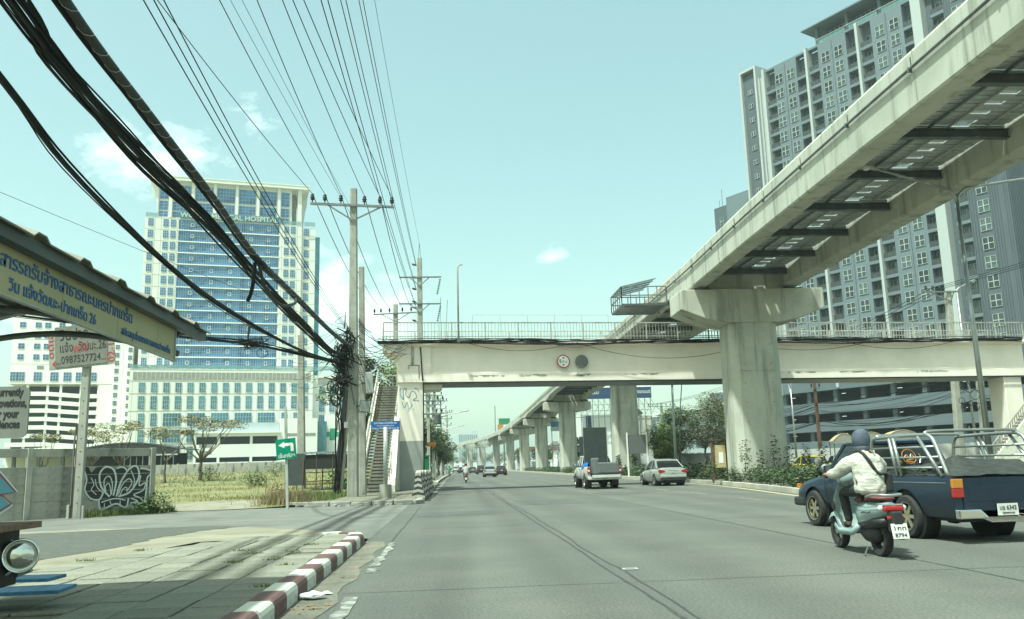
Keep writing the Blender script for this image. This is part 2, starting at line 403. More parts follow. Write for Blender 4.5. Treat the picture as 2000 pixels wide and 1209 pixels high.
def text(body, size, mat, parent, loc, rot, name='lettering', width=None, align='LEFT', depth=.002, shear=0.0, bold=0.0):
    cu = bpy.data.curves.new(name, 'FONT'); cu.body = body; cu.size = size; cu.extrude = depth; cu.align_x = align; cu.shear = shear; cu.offset = bold; cu.resolution_u = 3
    t = bpy.data.objects.new(name, cu); COL.objects.link(t)
    bpy.context.view_layer.update()
    dg = bpy.context.evaluated_depsgraph_get()
    me = bpy.data.meshes.new_from_object(t.evaluated_get(dg))
    bpy.data.objects.remove(t); bpy.data.curves.remove(cu)
    if width:
        xs = [v.co.x for v in me.vertices]
        if xs and max(xs) > min(xs):
            k = width / (max(xs) - min(xs)); x0 = {'LEFT': min(xs), 'CENTER': 0, 'RIGHT': max(xs)}[align]
            for v in me.vertices: v.co.x = (v.co.x - x0) * k
    me.materials.clear(); me.materials.append(M[mat])
    o = bpy.data.objects.new(name, me); COL.objects.link(o); o.parent = parent; o.location = loc; o.rotation_euler = rot
    return o
FACE = (PI / 2, 0, 0)       # lettering standing up, read from -Y
def lerp(a, b, t): return a + (b - a) * t
def smooth01(t): t = max(0, min(1, t)); return t * t * (3 - 2 * t)

# ------------------------------------------------------------------ ground and roads
BEND = [(-60, 0), (46, 0), (90, .1), (126, .4), (170, 1.1), (214, 1.4), (260, 1.0), (304, -.9), (345, -4.5), (380, -9.0), (450, -17), (700, -60)]
def interp(tab, y):
    for (a, p), (b, q) in zip(tab, tab[1:]):
        if y <= b: return lerp(p, q, (y - a) / (b - a)) if y > a else p
    return tab[-1][1]
def bend(y):                       # sideways drift of the road far ahead
    return (interp(BEND, y - 14) + interp(BEND, y) * 2 + interp(BEND, y + 14)) / 4
MED_L = [(-30, 10.9), (10, 11.1), (24, 11.9), (32, 12.9), (39, 13.9), (46, 14.6), (60, 14.9), (90, 14.9), (600, 14.9)]
def medl(y): return (interp(MED_L, y - 3) + interp(MED_L, y) + interp(MED_L, y + 3)) / 3 + bend(y)
def medr(y): return 20.2 + bend(y)
def fz(y):                         # the vacant lot rises away from the side street
    return interp([(33, .04), (38, .12), (52, .32), (75, .85), (110, 1.5), (250, 2.2), (400, 2.3)], y)
def strip(fa, fb, ys, z, name, mat, parent=None):
    b = MB(); pts = []
    for y in ys: pts += [(fa(y), y, z), (fb(y), y, z)]
    b.add(pts, [(2 * i, 2 * i + 1, 2 * i + 3, 2 * i + 2) for i in range(len(ys) - 1)])
    return b.build(name, mat, parent)
YS = [-40, -10, 0, 6, 12, 18, 24, 28, 32, 36, 40, 46, 54, 64, 76, 90, 108, 126, 150, 170, 190, 214, 240, 260, 285, 304, 325, 345, 365, 380, 410, 450, 500, 600, 700]
g = MB(); g.quad((-2500, -300, -.08), (2500, -300, -.08), (2500, 4200, -.08), (-2500, 4200, -.08))
struct(g.build('ground', 'ground'))
road = struct(strip(lambda y: -1.62 + bend(y), lambda y: 34 + bend(y), YS, 0, 'road', 'road'))
strip(lambda y: -1.62, lambda y: -1.22 + .06 * math.sin(y * 3), [3 + i * .6 for i in range(23)], .006, 'gutter_strip', 'gutter', road)
strip(lambda y: -1.5, lambda y: -.95 - .12 * math.sin(y * 1.7), [33.5 + i * .9 for i in range(20)], .006, 'gutter_strip', 'gutter', road)
soi = MB()
soi.add([(-90, 17, .004), (-40, 20, .004), (-20, 21, .004), (-9, 22.6, .004), (-5.2, 21.6, .004), (-3.4, 19.4, .004), (-1.6, 16.9, .004), (-1.58, 34, .004), (-4, 33.6, .004), (-8.4, 32.6, .004), (-10.8, 32.3, .004), (-14.5, 29.2, .004), (-40, 13 + 13, .004), (-90, 26, .004)], [tuple(range(14))])
struct(soi.build('side_street', 'soi'))
ap = MB()
ap.add([(-30, 8, .0), (-14, 9, .0), (-8, 10, 0), (-6.6, 12, .0), (-5.6, 14.4, .0), (-5.0, 17.5, 0), (-3.0, 18.2, 0), (-1.62, 17.4, 0), (-3.4, 20.2, .0), (-5.2, 22.0, .0), (-9, 23.0, .0), (-20, 21.6, .0), (-30, 20.5, .0)], [tuple(range(13))])
struct(ap.build('dirt_verge', 'soil', loc=(0, 0, .009)))
pa = MB(); rnd = random.Random(3); outer = [(-24, 12), (-14, 13), (-9.4, 13.0), (-6.9, 13.4), (-6.6, 15.2), (-6.3, 17.0), (-6.2, 19.3), (-5.9, 21.0), (-5.1, 21.9), (-6.4, 22.9), (-8.2, 22.5), (-10.9, 21.7), (-24, 20.6)]
ring = []
for (a, b) in zip(outer, outer[1:] + outer[:1]):
    for k in range(6):
        t = k / 6; ring.append((lerp(a[0], b[0], t) + rnd.uniform(-.12, .12), lerp(a[1], b[1], t) + rnd.uniform(-.14, .14), 0.014))
pa.add(ring, [tuple(range(len(ring)))])
struct(pa.build('asphalt_patch', 'asphalt'))

def wobble(x0, ya, yb, w, z, amp, name, mat, seed, parent=road, n=None):
    rr = random.Random(seed); n = n or int((yb - ya) / .45) + 2; b = MB(); pts = []; dx = 0
    for i in range(n):
        y = lerp(ya, yb, i / (n - 1)); dx = dx * .8 + rr.uniform(-amp, amp); ww = w * rr.uniform(.55, 1.2)
        pts += [(x0 + dx - ww / 2 + bend(y), y, z), (x0 + dx + ww / 2 + bend(y), y, z)]
    b.add(pts, [(2 * i, 2 * i + 1, 2 * i + 3, 2 * i + 2) for i in range(n - 1)])
    return b.build(name, mat, parent)
wobble(1.93, 4, 110, .038, .005, .012, 'tar_seam', 'crack', 1)
wobble(2.05, 7, 44, .03, .005, .03, 'tar_seam', 'crack', 2)
wobble(5.82, 4, 90, .028, .005, .006, 'tar_seam', 'crack', 4)
wobble(-1.12, 15.5, 31, .035, .005, .015, 'tar_seam', 'crack', 6)
for k in range(9):
    y = 9.62 + 9.75 * k; rr = random.Random(k + 20); b = MB(); pts = []; w = .016 if k < 1 else .03
    for i in range(40):
        x = lerp(-1.2, 11, i / 39); dy = rr.uniform(-.012, .012) + .012 * (x)
        pts += [(x, y + dy - w / 2, .005), (x, y + dy + w / 2, .005)]
    b.add(pts, [(2 * i, 2 * i + 2, 2 * i + 3, 2 * i + 1) for i in range(39)])
    b.build('slab_joint', 'crack', road)
for k in range(18):
    ya = 21.2 + 6.15 * k
    strip(lambda y: 9.93 + bend(y), lambda y: 10.06 + bend(y), [ya, ya + 1.1, ya + 2.2], .006, 'lane_dash', 'white_paint', road)
for k in range(7):
    ya = 60 + 12 * k
    strip(lambda y: 1.9 + .06 + bend(y), lambda y: 1.9 + .18 + bend(y), [ya, ya + 1.5, ya + 3.0], .007, 'lane_dash', 'white_paint', road)
def blotch(x0, x1, ya, yb, seed, n=14):
    rr = random.Random(seed); b = MB(); pts = []
    for i in range(n):
        y = lerp(ya, yb, i / (n - 1)); pts += [(x0 + rr.uniform(-.03, .03), y, .0075), (x1 + rr.uniform(-.05, .05), y, .0075)]
    b.add(pts, [(2 * i, 2 * i + 1, 2 * i + 3, 2 * i + 2) for i in range(n - 1)])
    b.build('edge_line', 'white_paint', road)
blotch(-1.11, -.97, 4.5, 9.3, 1); blotch(-1.14, -1.0, 11.4, 11.9, 2); blotch(-1.14, -1.02, 12.1, 15.9, 3); blotch(-1.0, -.86, 36, 60, 5, 30)
strip(lambda y: -.95 + bend(y), lambda y: -.82 + bend(y), [60, 90, 126, 170, 214, 260], .006, 'edge_line', 'white_paint', road)
strip(lambda y: medl(y) - .62, lambda y: medl(y) - .42, [y for y in YS if 6 <= y <= 260], .006, 'edge_line', 'yellow_paint', road)
def crack(pts, w, seed):
    rr = random.Random(seed); P = []
    for (a, c) in zip(pts, pts[1:]):
        for k in range(10): t = k / 10; P.append((lerp(a[0], c[0], t) + rr.uniform(-.025, .025), lerp(a[1], c[1], t) + rr.uniform(-.04, .04)))
    b = MB(); v = []
    for i, (x, y) in enumerate(P):
        ww = w * rr.uniform(.3, 1.2) * (1 if i < len(P) - 4 else .4); v += [(x - ww, y, .0055), (x + ww, y + ww * .3, .0055)]
    b.add(v, [(2 * i, 2 * i + 1, 2 * i + 3, 2 * i + 2) for i in range(len(P) - 1)]); b.build('road_crack', 'crack', road)
for sd, pts in enumerate([[(2.0, 24.5), (2.5, 22), (2.7, 19.4)], [(7.8, 22), (8.3, 26), (8.0, 29)]]): crack(pts, .007, sd)
for i, (xa, xb, ya, yb) in enumerate(((2.3, 4.6, 29.2, 33.5), (-.9, 1.2, 24, 26.3), (6.2, 8.6, 36, 39), (.0, 1.6, 46, 49))):
    rr = random.Random(i); MB().add([(xa + rr.uniform(-.1, .1), ya, .0045), (xb, ya + rr.uniform(-.1, .1), .0045), (xb + rr.uniform(-.1, .1), yb, .0045), (xa, yb + rr.uniform(-.1, .1), .0045)], [(0, 1, 2, 3)]).build('repair_patch', 'road_patch', road)
b = MB(); b.box(2.09, 2.28, 10.70, 10.73, .006, .016); b.box(2.09, 2.28, 10.80, 10.83, .006, .016); b.box(2.09, 2.12, 10.73, 10.80, .006, .016); b.box(2.25, 2.28, 10.73, 10.80, .006, .016)
b.build('marker_frame', 'galv_paint', road); MB().box(2.12, 2.25, 10.73, 10.80, .006, .009).build('marker_well', 'crack', road)

# ------------------------------------------------------------------ near pavement with its tiles and painted kerb
from_poly = [(-1.84, 3.0), (-1.84, 15.7), (-2.1, 16.6), (-2.9, 16.9), (-3.9, 16.4), (-4.7, 14.8), (-5.6, 11.5), (-7.3, 6.4), (-7.8, 3.0)]
def inside(x, y, poly):
    c = False
    for (xa, ya), (xb, yb) in zip(poly, poly[1:] + poly[:1]):
        if (ya > y) != (yb > y) and x < (xb - xa) * (y - ya) / (yb - ya) + xa: c = not c
    return c
b = MB(); b.prism([(x, y) for x, y in from_poly], .0, .128, 'z')
pave = struct(b.build('pavement', 'mortar'))
tms = []
for k in range(3):
    rr = random.Random(k); t = .244 - .006 * k
    tms.append(MB().add([(-t, -t, 0), (t, -t, 0), (t, t, 0), (-t, t, 0), (-t, -t, .018), (t, -t, .018), (t, t, .018), (-t, t, .018), (-t + .008, -t + .008, .024), (t - .008, -t + .008, .024), (t - .008, t - .008, .024), (-t + .008, t - .008, .024)],
        [(0, 1, 5, 4), (1, 2, 6, 5), (2, 3, 7, 6), (3, 0, 4, 7), (4, 5, 9, 8), (5, 6, 10, 9), (6, 7, 11, 10), (7, 4, 8, 11), (8, 9, 10, 11)]).mesh('paving_tile'))
rr = random.Random(11)
for j in range(25):
    for i in range(12):
        x, y = -2.12 - .5 * i, 4.75 + .5 * j
        if inside(x, y, from_poly) and inside(x - .2, y, from_poly) and inside(x, y + .22, from_poly):
            if rr.random() < .02: continue
            put('paving_tile', rr.choice(tms), 'tile', pave, (x + rr.uniform(-.004, .004), y + rr.uniform(-.004, .004), .128 + rr.uniform(-.004, .006)), (rr.uniform(-.006, .006), rr.uniform(-.006, .006), rr.uniform(-.01, .01)))
kerb = struct(empty('painted_kerb', (0, 0, 0)))
def kerb_mesh(L):
    prof = [(-1.60, 0), (-1.60, .13), (-1.615, .165), (-1.645, .185), (-1.83, .185), (-1.845, .17), (-1.845, 0)]
    return MB().prism([(x + 1.72, z) for x, z in prof], -L / 2, L / 2, 'y').mesh('kerb_stone')
kW, kR = kerb_mesh(.598), kerb_mesh(.598)
for i in range(22):
    put('kerb_stone', kW if i % 2 == 0 else kR, 'kerb_white' if i % 2 == 0 else 'kerb_red', kerb, (-1.72 + rr.uniform(-.008, .008), 2.62 + .6 * i + .3, rr.uniform(-.006, .006)), rr.uniform(-.012, .012))
for i, (a0, a1) in enumerate(((0, 40), (40, 82), (82, 125))):     # the rounded tip
    b = MB(); rings = []
    for k in range(5):
        a = R(lerp(a0, a1, k / 4)); c = Vector((-2.15, 15.82, 0))
        rings.append([(c.x + math.cos(a) * r, c.y + math.sin(a) * r * 1.5, z) for r, z in ((.55, 0), (.55, .13), (.53, .17), (.5, .185), (.31, .185), (.30, 0))])
    b.loft(rings).build('kerb_stone', 'kerb_white' if i % 2 == 0 else 'kerb_red', kerb, fix=True)

# ------------------------------------------------------------------ far pavement, vacant lot
b = MB(); poly = [(-1.25, 33.2), (-1.35, 36), (-1.4, 60), (-1.4, 90), (-5.6, 90), (-5.6, 42), (-5.2, 37.0), (-6.2, 34.4), (-4.6, 33.2), (-2.2, 32.9)]
b.prism(poly, 0, .14, 'z'); struct(b.build('far_pavement', 'mortar'))
kerb2 = struct(empty('worn_kerb', (0, 0, 0)))
rr = random.Random(5)
pts = [(-6.3, 34.2), (-5.4, 33.6), (-4.6, 33.05), (-3.8, 32.9), (-3.0, 32.75), (-2.2, 32.65), (-1.5, 32.8), (-1.15, 33.3)]
for (a, c) in zip(pts, pts[1:]):
    d = Vector((c[0] - a[0], c[1] - a[1], 0)); m = Vector(((a[0] + c[0]) / 2, (a[1] + c[1]) / 2, .07))
    MB().box(-d.length / 2 + .02, d.length / 2 - .02, -.13, .13, -.07, rr.uniform(.06, .11)).build('kerb_stone', 'kerb_raw', kerb2, m, math.atan2(d.y, d.x) + rr.uniform(-.05, .05), bevel=.02)
for k in range(26):
    y = 33.9 + 1.5 * k
    MB().box(-.14, .12, -.735, .735, 0, .165).build('kerb_stone', 'kerb_raw', kerb2, (-1.28 + bend(y), y, 0), rr.uniform(-.008, .008), bevel=.02)
struct(strip(lambda y: -1.62 + bend(y), lambda y: -1.3 + bend(y), [73, 90, 108, 126, 150, 170, 214, 260, 304], .16, 'far_kerb', 'kerb_far'))
struct(strip(lambda y: -9 + bend(y), lambda y: -1.62 + bend(y), [73, 90, 108, 126, 150, 170, 214, 260, 304, 345, 380], .15, 'roadside_pavement', 'mortar'))
b = MB(); nx, ny = 36, 44; rr = random.Random(8)
xs = [-5.6 - 160 * (i / nx) ** 1.6 for i in range(nx + 1)]; ys = [33.4 + 240 * (j / ny) ** 1.9 for j in range(ny + 1)]
vs = []
for j, y in enumerate(ys):
    for i, x in enumerate(xs):
        yy = y
        if j == 0: yy = interp([(-170, 27), (-40, 27.5), (-15, 29.6), (-10.8, 32.6), (-8.4, 32.9), (-5.6, 34.4)], x)
        vs.append((x, yy, fz(yy) * (0 if j == 0 else 1) + (.006 if j == 0 else rr.uniform(-.03, .03))))
b.add(vs, [(j * (nx + 1) + i, (j + 1) * (nx + 1) + i, (j + 1) * (nx + 1) + i + 1, j * (nx + 1) + i + 1) for j in range(ny) for i in range(nx)])
struct(b.build('vacant_lot', 'field', smooth=True))
b = MB(); ring = []
rr = random.Random(9)
for a in range(40):
    t = 2 * PI * a / 40; x = -9.2 + 3.6 * math.cos(t) + rr.uniform(-.2, .2); y = 36.0 + 3.6 * math.sin(t) + rr.uniform(-.2, .2)
    ring.append((x, max(y, interp([(-15, 29.8), (-10.8, 32.5), (-8.4, 32.9), (-5.6, 34.3)], x)), 0))
ring = [(x, y, max(.012, fz(y) - .04)) for x, y, z in ring]; c = (-9.2, 36, fz(36) + .16)
b.add(ring + [c], [(i, (i + 1) % 40, 40) for i in range(40)])
struct(b.build('gravel_entrance', 'soil'))

# ------------------------------------------------------------------ median
b = MB(); ym = [y for y in YS if -10 <= y <= 450]
pts = []
for y in ym: pts += [(medl(y), y, 0), (medl(y), y, .19), (medl(y) + .17, y, .2), (medl(y) + .2, y, .16), (medr(y) - .2, y, .16), (medr(y) - .17, y, .2), (medr(y), y, .19), (medr(y), y, 0)]
fk, fs = [], []
for i in range(len(ym) - 1):
    for j in range(7):
        (fs if j == 3 else fk).append((8 * i + j, 8 * i + j + 1, 8 * (i + 1) + j + 1, 8 * (i + 1) + j))
struct(MB().add(pts, fk).build('median_kerb', 'kerb_far'))
struct(MB().add(pts, fs).build('median_bed', 'soil'))

# ------------------------------------------------------------------ vegetation builders
def leaf_quads(b, pts, size, rr, flat=.4, asp=1.8):
    for p in pts:
        a = rr.uniform(0, 2 * PI); t = rr.uniform(-1, 1) * (1 - flat) * PI / 2; s = size * rr.uniform(.6, 1.3)
        u = Vector((math.cos(a), math.sin(a), rr.uniform(-.5, .4))).normalized() * s
        v = Vector((-math.sin(a) * math.cos(t), math.cos(a) * math.cos(t), math.sin(t))) * s / asp
        p = Vector(p); b.add([p - u * .5, p + v * .5, p + u * .55, p - v * .5], [(0, 1, 2, 3)])
def blob_pts(c, r, n, rr, shell=.45):
    out = []
    while len(out) < n:
        v = Vector((rr.gauss(0, 1), rr.gauss(0, 1), rr.gauss(0, 1))).normalized() * (shell + (1 - shell) * rr.random() ** .5)
        out.append((c[0] + v.x * r[0], c[1] + v.y * r[1], c[2] + v.z * r[2]))
    return out
def limb(b, p, q, r0, r1, rr, k=5, wig=.06):
    p, q = Vector(p), Vector(q); L = (q - p).length; pts = []
    for i in range(k + 1):
        t = i / k; o = Vector((rr.uniform(-1, 1), rr.uniform(-1, 1), rr.uniform(-.4, .4))) * L * wig * (0 if i in (0, k) else 1); pts.append(p.lerp(q, t) + o)
    b.tube(pts, [lerp(r0, r1, i / k) for i in range(k + 1)], 6); return pts
def tree(name, label, loc, h, rad, trunk, leaf, nclump, nleaf, lsize, seed, group=None, crown0=.35, shape='round', cat='tree', rz=0, mats2=None, lean=(0, 0)):
    rr = random.Random(seed); t = thing(name, label, cat, loc, 0, group)
    tb = MB(); top = Vector((lean[0], lean[1], h * crown0)); limb(tb, (0, 0, -.15), top, trunk, trunk * .7, rr, 5, .05)
    cl = []
    for i in range(nclump):
        a = 2 * PI * i / nclump * 2.4 + rr.uniform(-.4, .4); u = rr.random()
        if shape == 'umbrella':
            d = rad * (.25 + .7 * u ** .6); z = h * (.92 - .18 * (d / rad) ** 2) + rr.uniform(-.05, .05) * h
        elif shape == 'column':
            z = h * lerp(crown0, .95, rr.random()); d = rad * rr.uniform(.1, .6)
        else:
            zz = rr.random(); z = h * lerp(crown0 + .12, .92, zz); d = rad * math.sqrt(max(.08, 1 - (2 * zz - .85) ** 2)) * (.3 + .55 * u)
        cl.append(Vector((top.x + math.cos(a) * d, top.y + math.sin(a) * d, z)))
    for c in cl:
        mid = top.lerp(c, .5) + Vector((0, 0, -.04 * h)); limb(tb, top, mid, trunk * .5, trunk * .28, rr, 3, .08); limb(tb, mid, c, trunk * .28, trunk * .08, rr, 3, .1)
    tb.build('trunk', 'bark', t, smooth=True)
    crowns = {}
    for i, c in enumerate(cl):
        mt = leaf if not mats2 or rr.random() < .65 else mats2
        b = crowns.setdefault(mt, MB()); k = rad * rr.uniform(.28, .48)
        r = (k, k, k * (.32 if shape == 'umbrella' else .75))
        leaf_quads(b, blob_pts(c, r, nleaf // nclump, rr), lsize, rr)
    for mt, b in crowns.items(): b.build('crown', mt, t)
    return t

# ------------------------------------------------------------------ concrete panel fence with graffiti
WA = R(43)
fence = thing('panel_fence', 'weathered grey concrete panel fence with graffiti along the side street', 'fence', (-14.34, 28.68, 0), WA)
posts = [-5.05, -2.2, .72, 2.22, 4.80]
for i, u in enumerate(posts):
    MB().box(-.085, .085, -.10, .10, -.1, 2.32 + (.02 if i % 2 else 0)).build('post', 'conc_old', fence, (u, 0, 0), bevel=.01)
zs = [0.02, .30, .585, .87, 1.15, 1.43, 1.70]
for ua, ub in zip(posts, posts[1:]):
    for k, (za, zb) in enumerate(zip(zs, zs[1:])):
        w = ub - ua - .19
        MB().box(0, w, -.03, .03, 0, zb - za - .003).build('plank', 'conc_old', fence, (ua + .095, .014 * (k % 2), za), bevel=.012)
    MB().box(0, ub - ua - .19, -.035, .035, 0, .27).build('plank', 'conc_old', fence, (ua + .095, 0, 2.03), bevel=.006)
def gpt(px, py): return (2.36 + (px - 160) * .01775, 1.70 - (py - 910) * .0176)
def ribbon(pts, w, name, mat, parent, yoff, closed=False):
    b = MB(); P = [Vector((x, 0, z)) for x, z in pts]; out = []; n = len(P)
    for i in range(n):
        d = (P[(i + 1) % n] - P[i - 1]) if closed else P[min(i + 1, n - 1)] - P[max(0, i - 1)]
        d.normalize(); s = Vector((-d.z, 0, d.x)) * w / 2; out += [P[i] + s, P[i] - s]
    m = n if closed else n - 1
    b.add([(p.x, yoff, p.z) for p in out], [(2 * i, 2 * i + 1, (2 * i + 3) % (2 * n), (2 * i + 2) % (2 * n)) for i in range(m)])
    return b.build(name, mat, parent)
def curve(pts, k=6, closed=False):
    out = []; n = len(pts)
    for i in range(n if closed else n - 1):
        p0, p1, p2, p3 = [pts[j % n] if closed else pts[max(0, min(n - 1, j))] for j in (i - 1, i, i + 1, i + 2)]
        for s in range(k):
            t = s / k
            out.append(tuple(.5 * (2 * p1[c] + (p2[c] - p0[c]) * t + (2 * p0[c] - 5 * p1[c] + 4 * p2[c] - p3[c]) * t * t + (3 * p1[c] - p0[c] - 3 * p2[c] + p3[c]) * t ** 3) for c in range(len(p1))))
    if not closed: out.append(pts[-1])
    return out
blk = [(162, 914), (172, 912), (178, 922), (186, 914), (200, 909), (214, 913), (222, 919), (232, 913), (244, 912), (252, 919), (262, 911), (272, 913), (280, 918), (290, 917), (300, 925), (293, 932), (290, 958), (284, 985), (268, 990), (255, 984), (248, 995), (228, 991), (205, 997), (195, 978), (178, 975), (165, 952), (168, 932)]
for (za, zb) in zip(zs, zs[1:]):      # the black ground of the piece, one patch to each plank
    poly = [gpt(*p) for p in curve(blk, 4, True)]
    def clip(poly, z, keep):
        out = []
        for (a, c) in zip(poly, poly[1:] + poly[:1]):
            ina, inc = keep(a[1]), keep(c[1])
            if ina: out.append(a)
            if ina != inc:
                t = (z - a[1]) / (c[1] - a[1]); out.append((lerp(a[0], c[0], t), z))
        return out
    lo, hi = za + .006, zb - .024
    poly = clip(poly, lo, lambda z: z >= lo)
    if poly: poly = clip(poly, hi, lambda z: z <= hi)
    if len(poly) > 2:
        b = MB().add([(x, -.034, z) for x, z in poly], [tuple(range(len(poly)))]); o = b.build('graffiti_ground', 'graf_black', fence)
        bm = bmesh.new(); bm.from_mesh(o.data); bmesh.ops.triangulate(bm, faces=bm.faces); bm.to_mesh(o.data); bm.free()
strokes = [([(163, 914), (170, 935), (168, 955), (180, 972), (196, 974), (203, 960)], .055), ([(215, 970), (198, 950), (194, 925), (205, 912), (220, 918), (226, 940), (222, 968)], .06),
           ([(228, 970), (236, 940), (252, 915), (266, 913), (270, 935), (254, 962), (232, 970)], .06), ([(205, 958), (203, 938), (212, 930), (219, 945), (218, 966)], .035), ([(208, 962), (206, 950), (212, 944), (216, 955), (217, 968)], .03),
           ([(232, 966), (238, 948), (250, 936), (257, 945), (248, 960)], .035), ([(235, 968), (240, 956), (247, 953), (248, 962)], .03), ([(195, 976), (200, 994), (228, 984), (247, 993), (252, 975)], .06), ([(200, 980), (225, 974), (246, 978)], .04),
           ([(274, 930), (272, 950), (284, 945), (280, 960), (262, 968), (275, 975), (282, 985), (262, 984)], .04), ([(178, 932), (184, 945), (180, 955), (190, 965)], .03), ([(272, 916), (286, 918), (299, 925), (288, 934), (287, 955), (283, 982), (266, 987)], .055),
           ([(254, 920), (262, 940), (258, 958)], .03), ([(226, 915), (238, 913), (246, 922), (236, 940)], .05), ([(206, 982), (206, 990)], .03), ([(216, 978), (220, 988)], .03), ([(236, 978), (236, 988)], .03), ([(186, 935), (190, 950), (202, 962)], .03), ([(257, 975), (270, 981), (256, 984)], .04)]
for pts, w in strokes: ribbon([gpt(*p) for p in curve(pts, 6)], w, 'graffiti_line', 'graf_white', fence, -.038)
for pts, mt in (([(-1.2, 1.6), (-.12, 1.58), (.42, .93), (-.1, .84), (-1.0, .9)], 'graf_cyan'), ([(-1.0, .84), (.0, .80), (.30, .50), (-.05, .26), (-1.0, .3)], 'graf_cyan')):
    MB().add([(x, -.034, z) for x, z in pts], [tuple(range(len(pts)))]).build('graffiti_patch', mt, fence)
    ribbon(pts, .05, 'graffiti_line', 'graf_white', fence, -.038, True); ribbon([(lerp(x, 0, .12), lerp(z, .9, .15)) for x, z in pts], .06, 'graffiti_line', 'graf_maroon', fence, -.041, True)

# concrete post with the handwritten board
p = thing('notice_post', 'slim grey concrete post standing before the graffiti fence and carrying the handwritten board', 'post', (-12.36, 29.6, 0))
MB().box(-.125, .125, -.09, .09, -.1, 6.2).build('shaft', 'conc_pole', p, bevel=.015)
for k in range(13): MB().cyl((0, -.094, .5 + .42 * k), (0, -.086, .5 + .42 * k), .022, n=8).build('bolt_hole', 'black', p)
MB().tube([(-.16, .0, 0), (-.17, 0, 3.1)], .025).build('conduit', 'rust', p); MB().tube([(-.25, .02, 0), (-.26, .02, 2.6), (-.22, 0, 3.0)], .03).build('conduit', 'steel_mid', p)
MB().box(.13, .2, -.06, .06, -.1, .42).build('stump', 'conc_old', p); MB().box(-.34, -.26, -.06, .06, -.1, .45).build('stump', 'conc_old', p)
cb = thing('handwritten_board', 'tilted grey board with black handwriting and red lettered edges on the slim concrete post', 'sign', (-12.5, 29.42, 5.7))
cr = R(5.5)
q = empty('board', (0, 0, 0)); q.parent = cb; q.rotation_euler = (0, -cr, 0)
MB().box(-1.08, 1.08, 0, .03, -.70, .66).build('backing', 'conc_pole', q)
MB().box(-.86, .84, -.02, -.004, -.64, .75).build('panel', 'paper', q)
text('วินปาก', .52, 'ink', q, (-.72, -.024, .28), FACE, 'handwriting', width=.95, bold=.004)
text('แจ้ง', .42, 'ink', q, (-.70, -.024, -.13), FACE, 'handwriting', width=.42)
text('วัฒนะ.26.', .42, 'ink', q, (-.1, -.024, -.13), FACE, 'handwriting', width=.95)
text('...0987527724...', .36, 'ink', q, (-.84, -.024, -.52), FACE, 'handwriting', width=1.62)
text('ฟใช่', .40, 'sign_red', q, (-.28, -.0235, -.16), FACE, 'handwriting', width=.5)
text('02-157', .30, 'sign_red', q, (1.06, -.006, -.62), (PI / 2, -PI / 2, 0), 'red_number', width=1.1)
text('๐ดเอ', .30, 'sign_red', q, (-.92, -.006, -.30), (PI / 2, -PI / 2, 0), 'red_number', width=.9)
MB().add([(-.98, -.006, -.5), (-.86, -.006, -.36), (-.86, -.006, -.64)], [(0, 1, 2)]).build('red_arrow', 'sign_red', q)

# ------------------------------------------------------------------ motorcycle taxi shelter with its yellow fascia sign
sh = thing('taxi_shelter', 'roadside shelter with corrugated roof and long yellow fascia sign lettered in blue', 'shelter', (0, 0, 0))
fa = empty('fascia_sign', (0, 0, 0)); fa.parent = sh
MB().box(-2.726, -2.703, 2.0, 8.436, 2.414, 2.73).build('panel', 'sign_yellow', fa)
for (a0, a1) in ((2.404, 2.414), (2.73, 2.74)): MB().box(-2.73, -2.692, 2.0, 8.44, a0, a1).build('frame_bar', 'galv_paint', fa)
MB().box(-2.73, -2.692, 8.432, 8.448, 2.397, 2.76).build('frame_bar', 'galv_paint', fa)
for y in (2.9, 3.9, 4.95, 6.0, 7.0, 7.95): MB().box(-2.702, -2.701, y, y + .004, 2.416, 2.728).build('panel_joint', 'h_joint', fa)
SR = (PI / 2, 0, PI / 2)
text('สารรถรับจ้างสาธารณะนครปากเกร็ด', 0.1308, 'sign_blue_text', fa, (-2.699, 5.153, 2.583), SR, width=2.1438, bold=.0015)
text('ศาลาที่พักผู้โดย', 0.1308, 'sign_blue_text', fa, (-2.699, 4.093, 2.583), SR, width=1.0297, bold=.0015)
text('วิน แจ้งวัฒนะ-ปากเกร็ด 26', 0.1097, 'sign_blue_text', fa, (-2.699, 5.275, 2.45), SR, width=1.2998, bold=.0015)
text('สนับสนุนโดยเทศบาลนครปากเกร็ด', 0.0844, 'sign_blue_text', fa, (-2.699, 7.073, 2.46), SR, width=1.2322, bold=.001)
# arched corrugated roof
b = MB(); ny = 132; XA, XB, NS = -2.566, -5.317, 12
def roofz(t): return 2.794 + .40 * math.sin(PI * (.08 + .84 * t)) - .40 * math.sin(PI * .08)
pts = []
for j in range(ny + 1):
    y = 1.9 + (9.183 - 1.9) * j / ny; ph = (j % 12); c = .036 if 2 <= ph <= 4 else .0
    for i in range(NS + 1):
        t = i / NS; pts.append((lerp(XA, XB, t), y, roofz(t) + c))
b.add(pts, [(j * (NS + 1) + i, (j + 1) * (NS + 1) + i, (j + 1) * (NS + 1) + i + 1, j * (NS + 1) + i + 1) for j in range(ny) for i in range(NS)])
rf = b.build('roof_sheet', 'corr_roof', sh); md = rf.modifiers.new('s', 'SOLIDIFY'); md.thickness = .01
MB().box(-2.692, -2.608, 1.9, 9.157, 2.709, 2.794).build('eave_beam', 'steel_dark', sh)
for y in (2.7, 4.3, 5.8, 7.4, 8.8):
    MB().tube([(lerp(-2.777, XB, i / 14), y, roofz(i / 14) - .07) for i in range(15)], .038, 8).build('rafter', 'steel_dark', sh, smooth=True)
    MB().tube([(lerp(-2.777, XB, i / 14), y, roofz(i / 14) - .27 - .07 * math.sin(PI * i / 14)) for i in range(15)], .032, 8).build('rafter', 'steel_dark', sh, smooth=True)
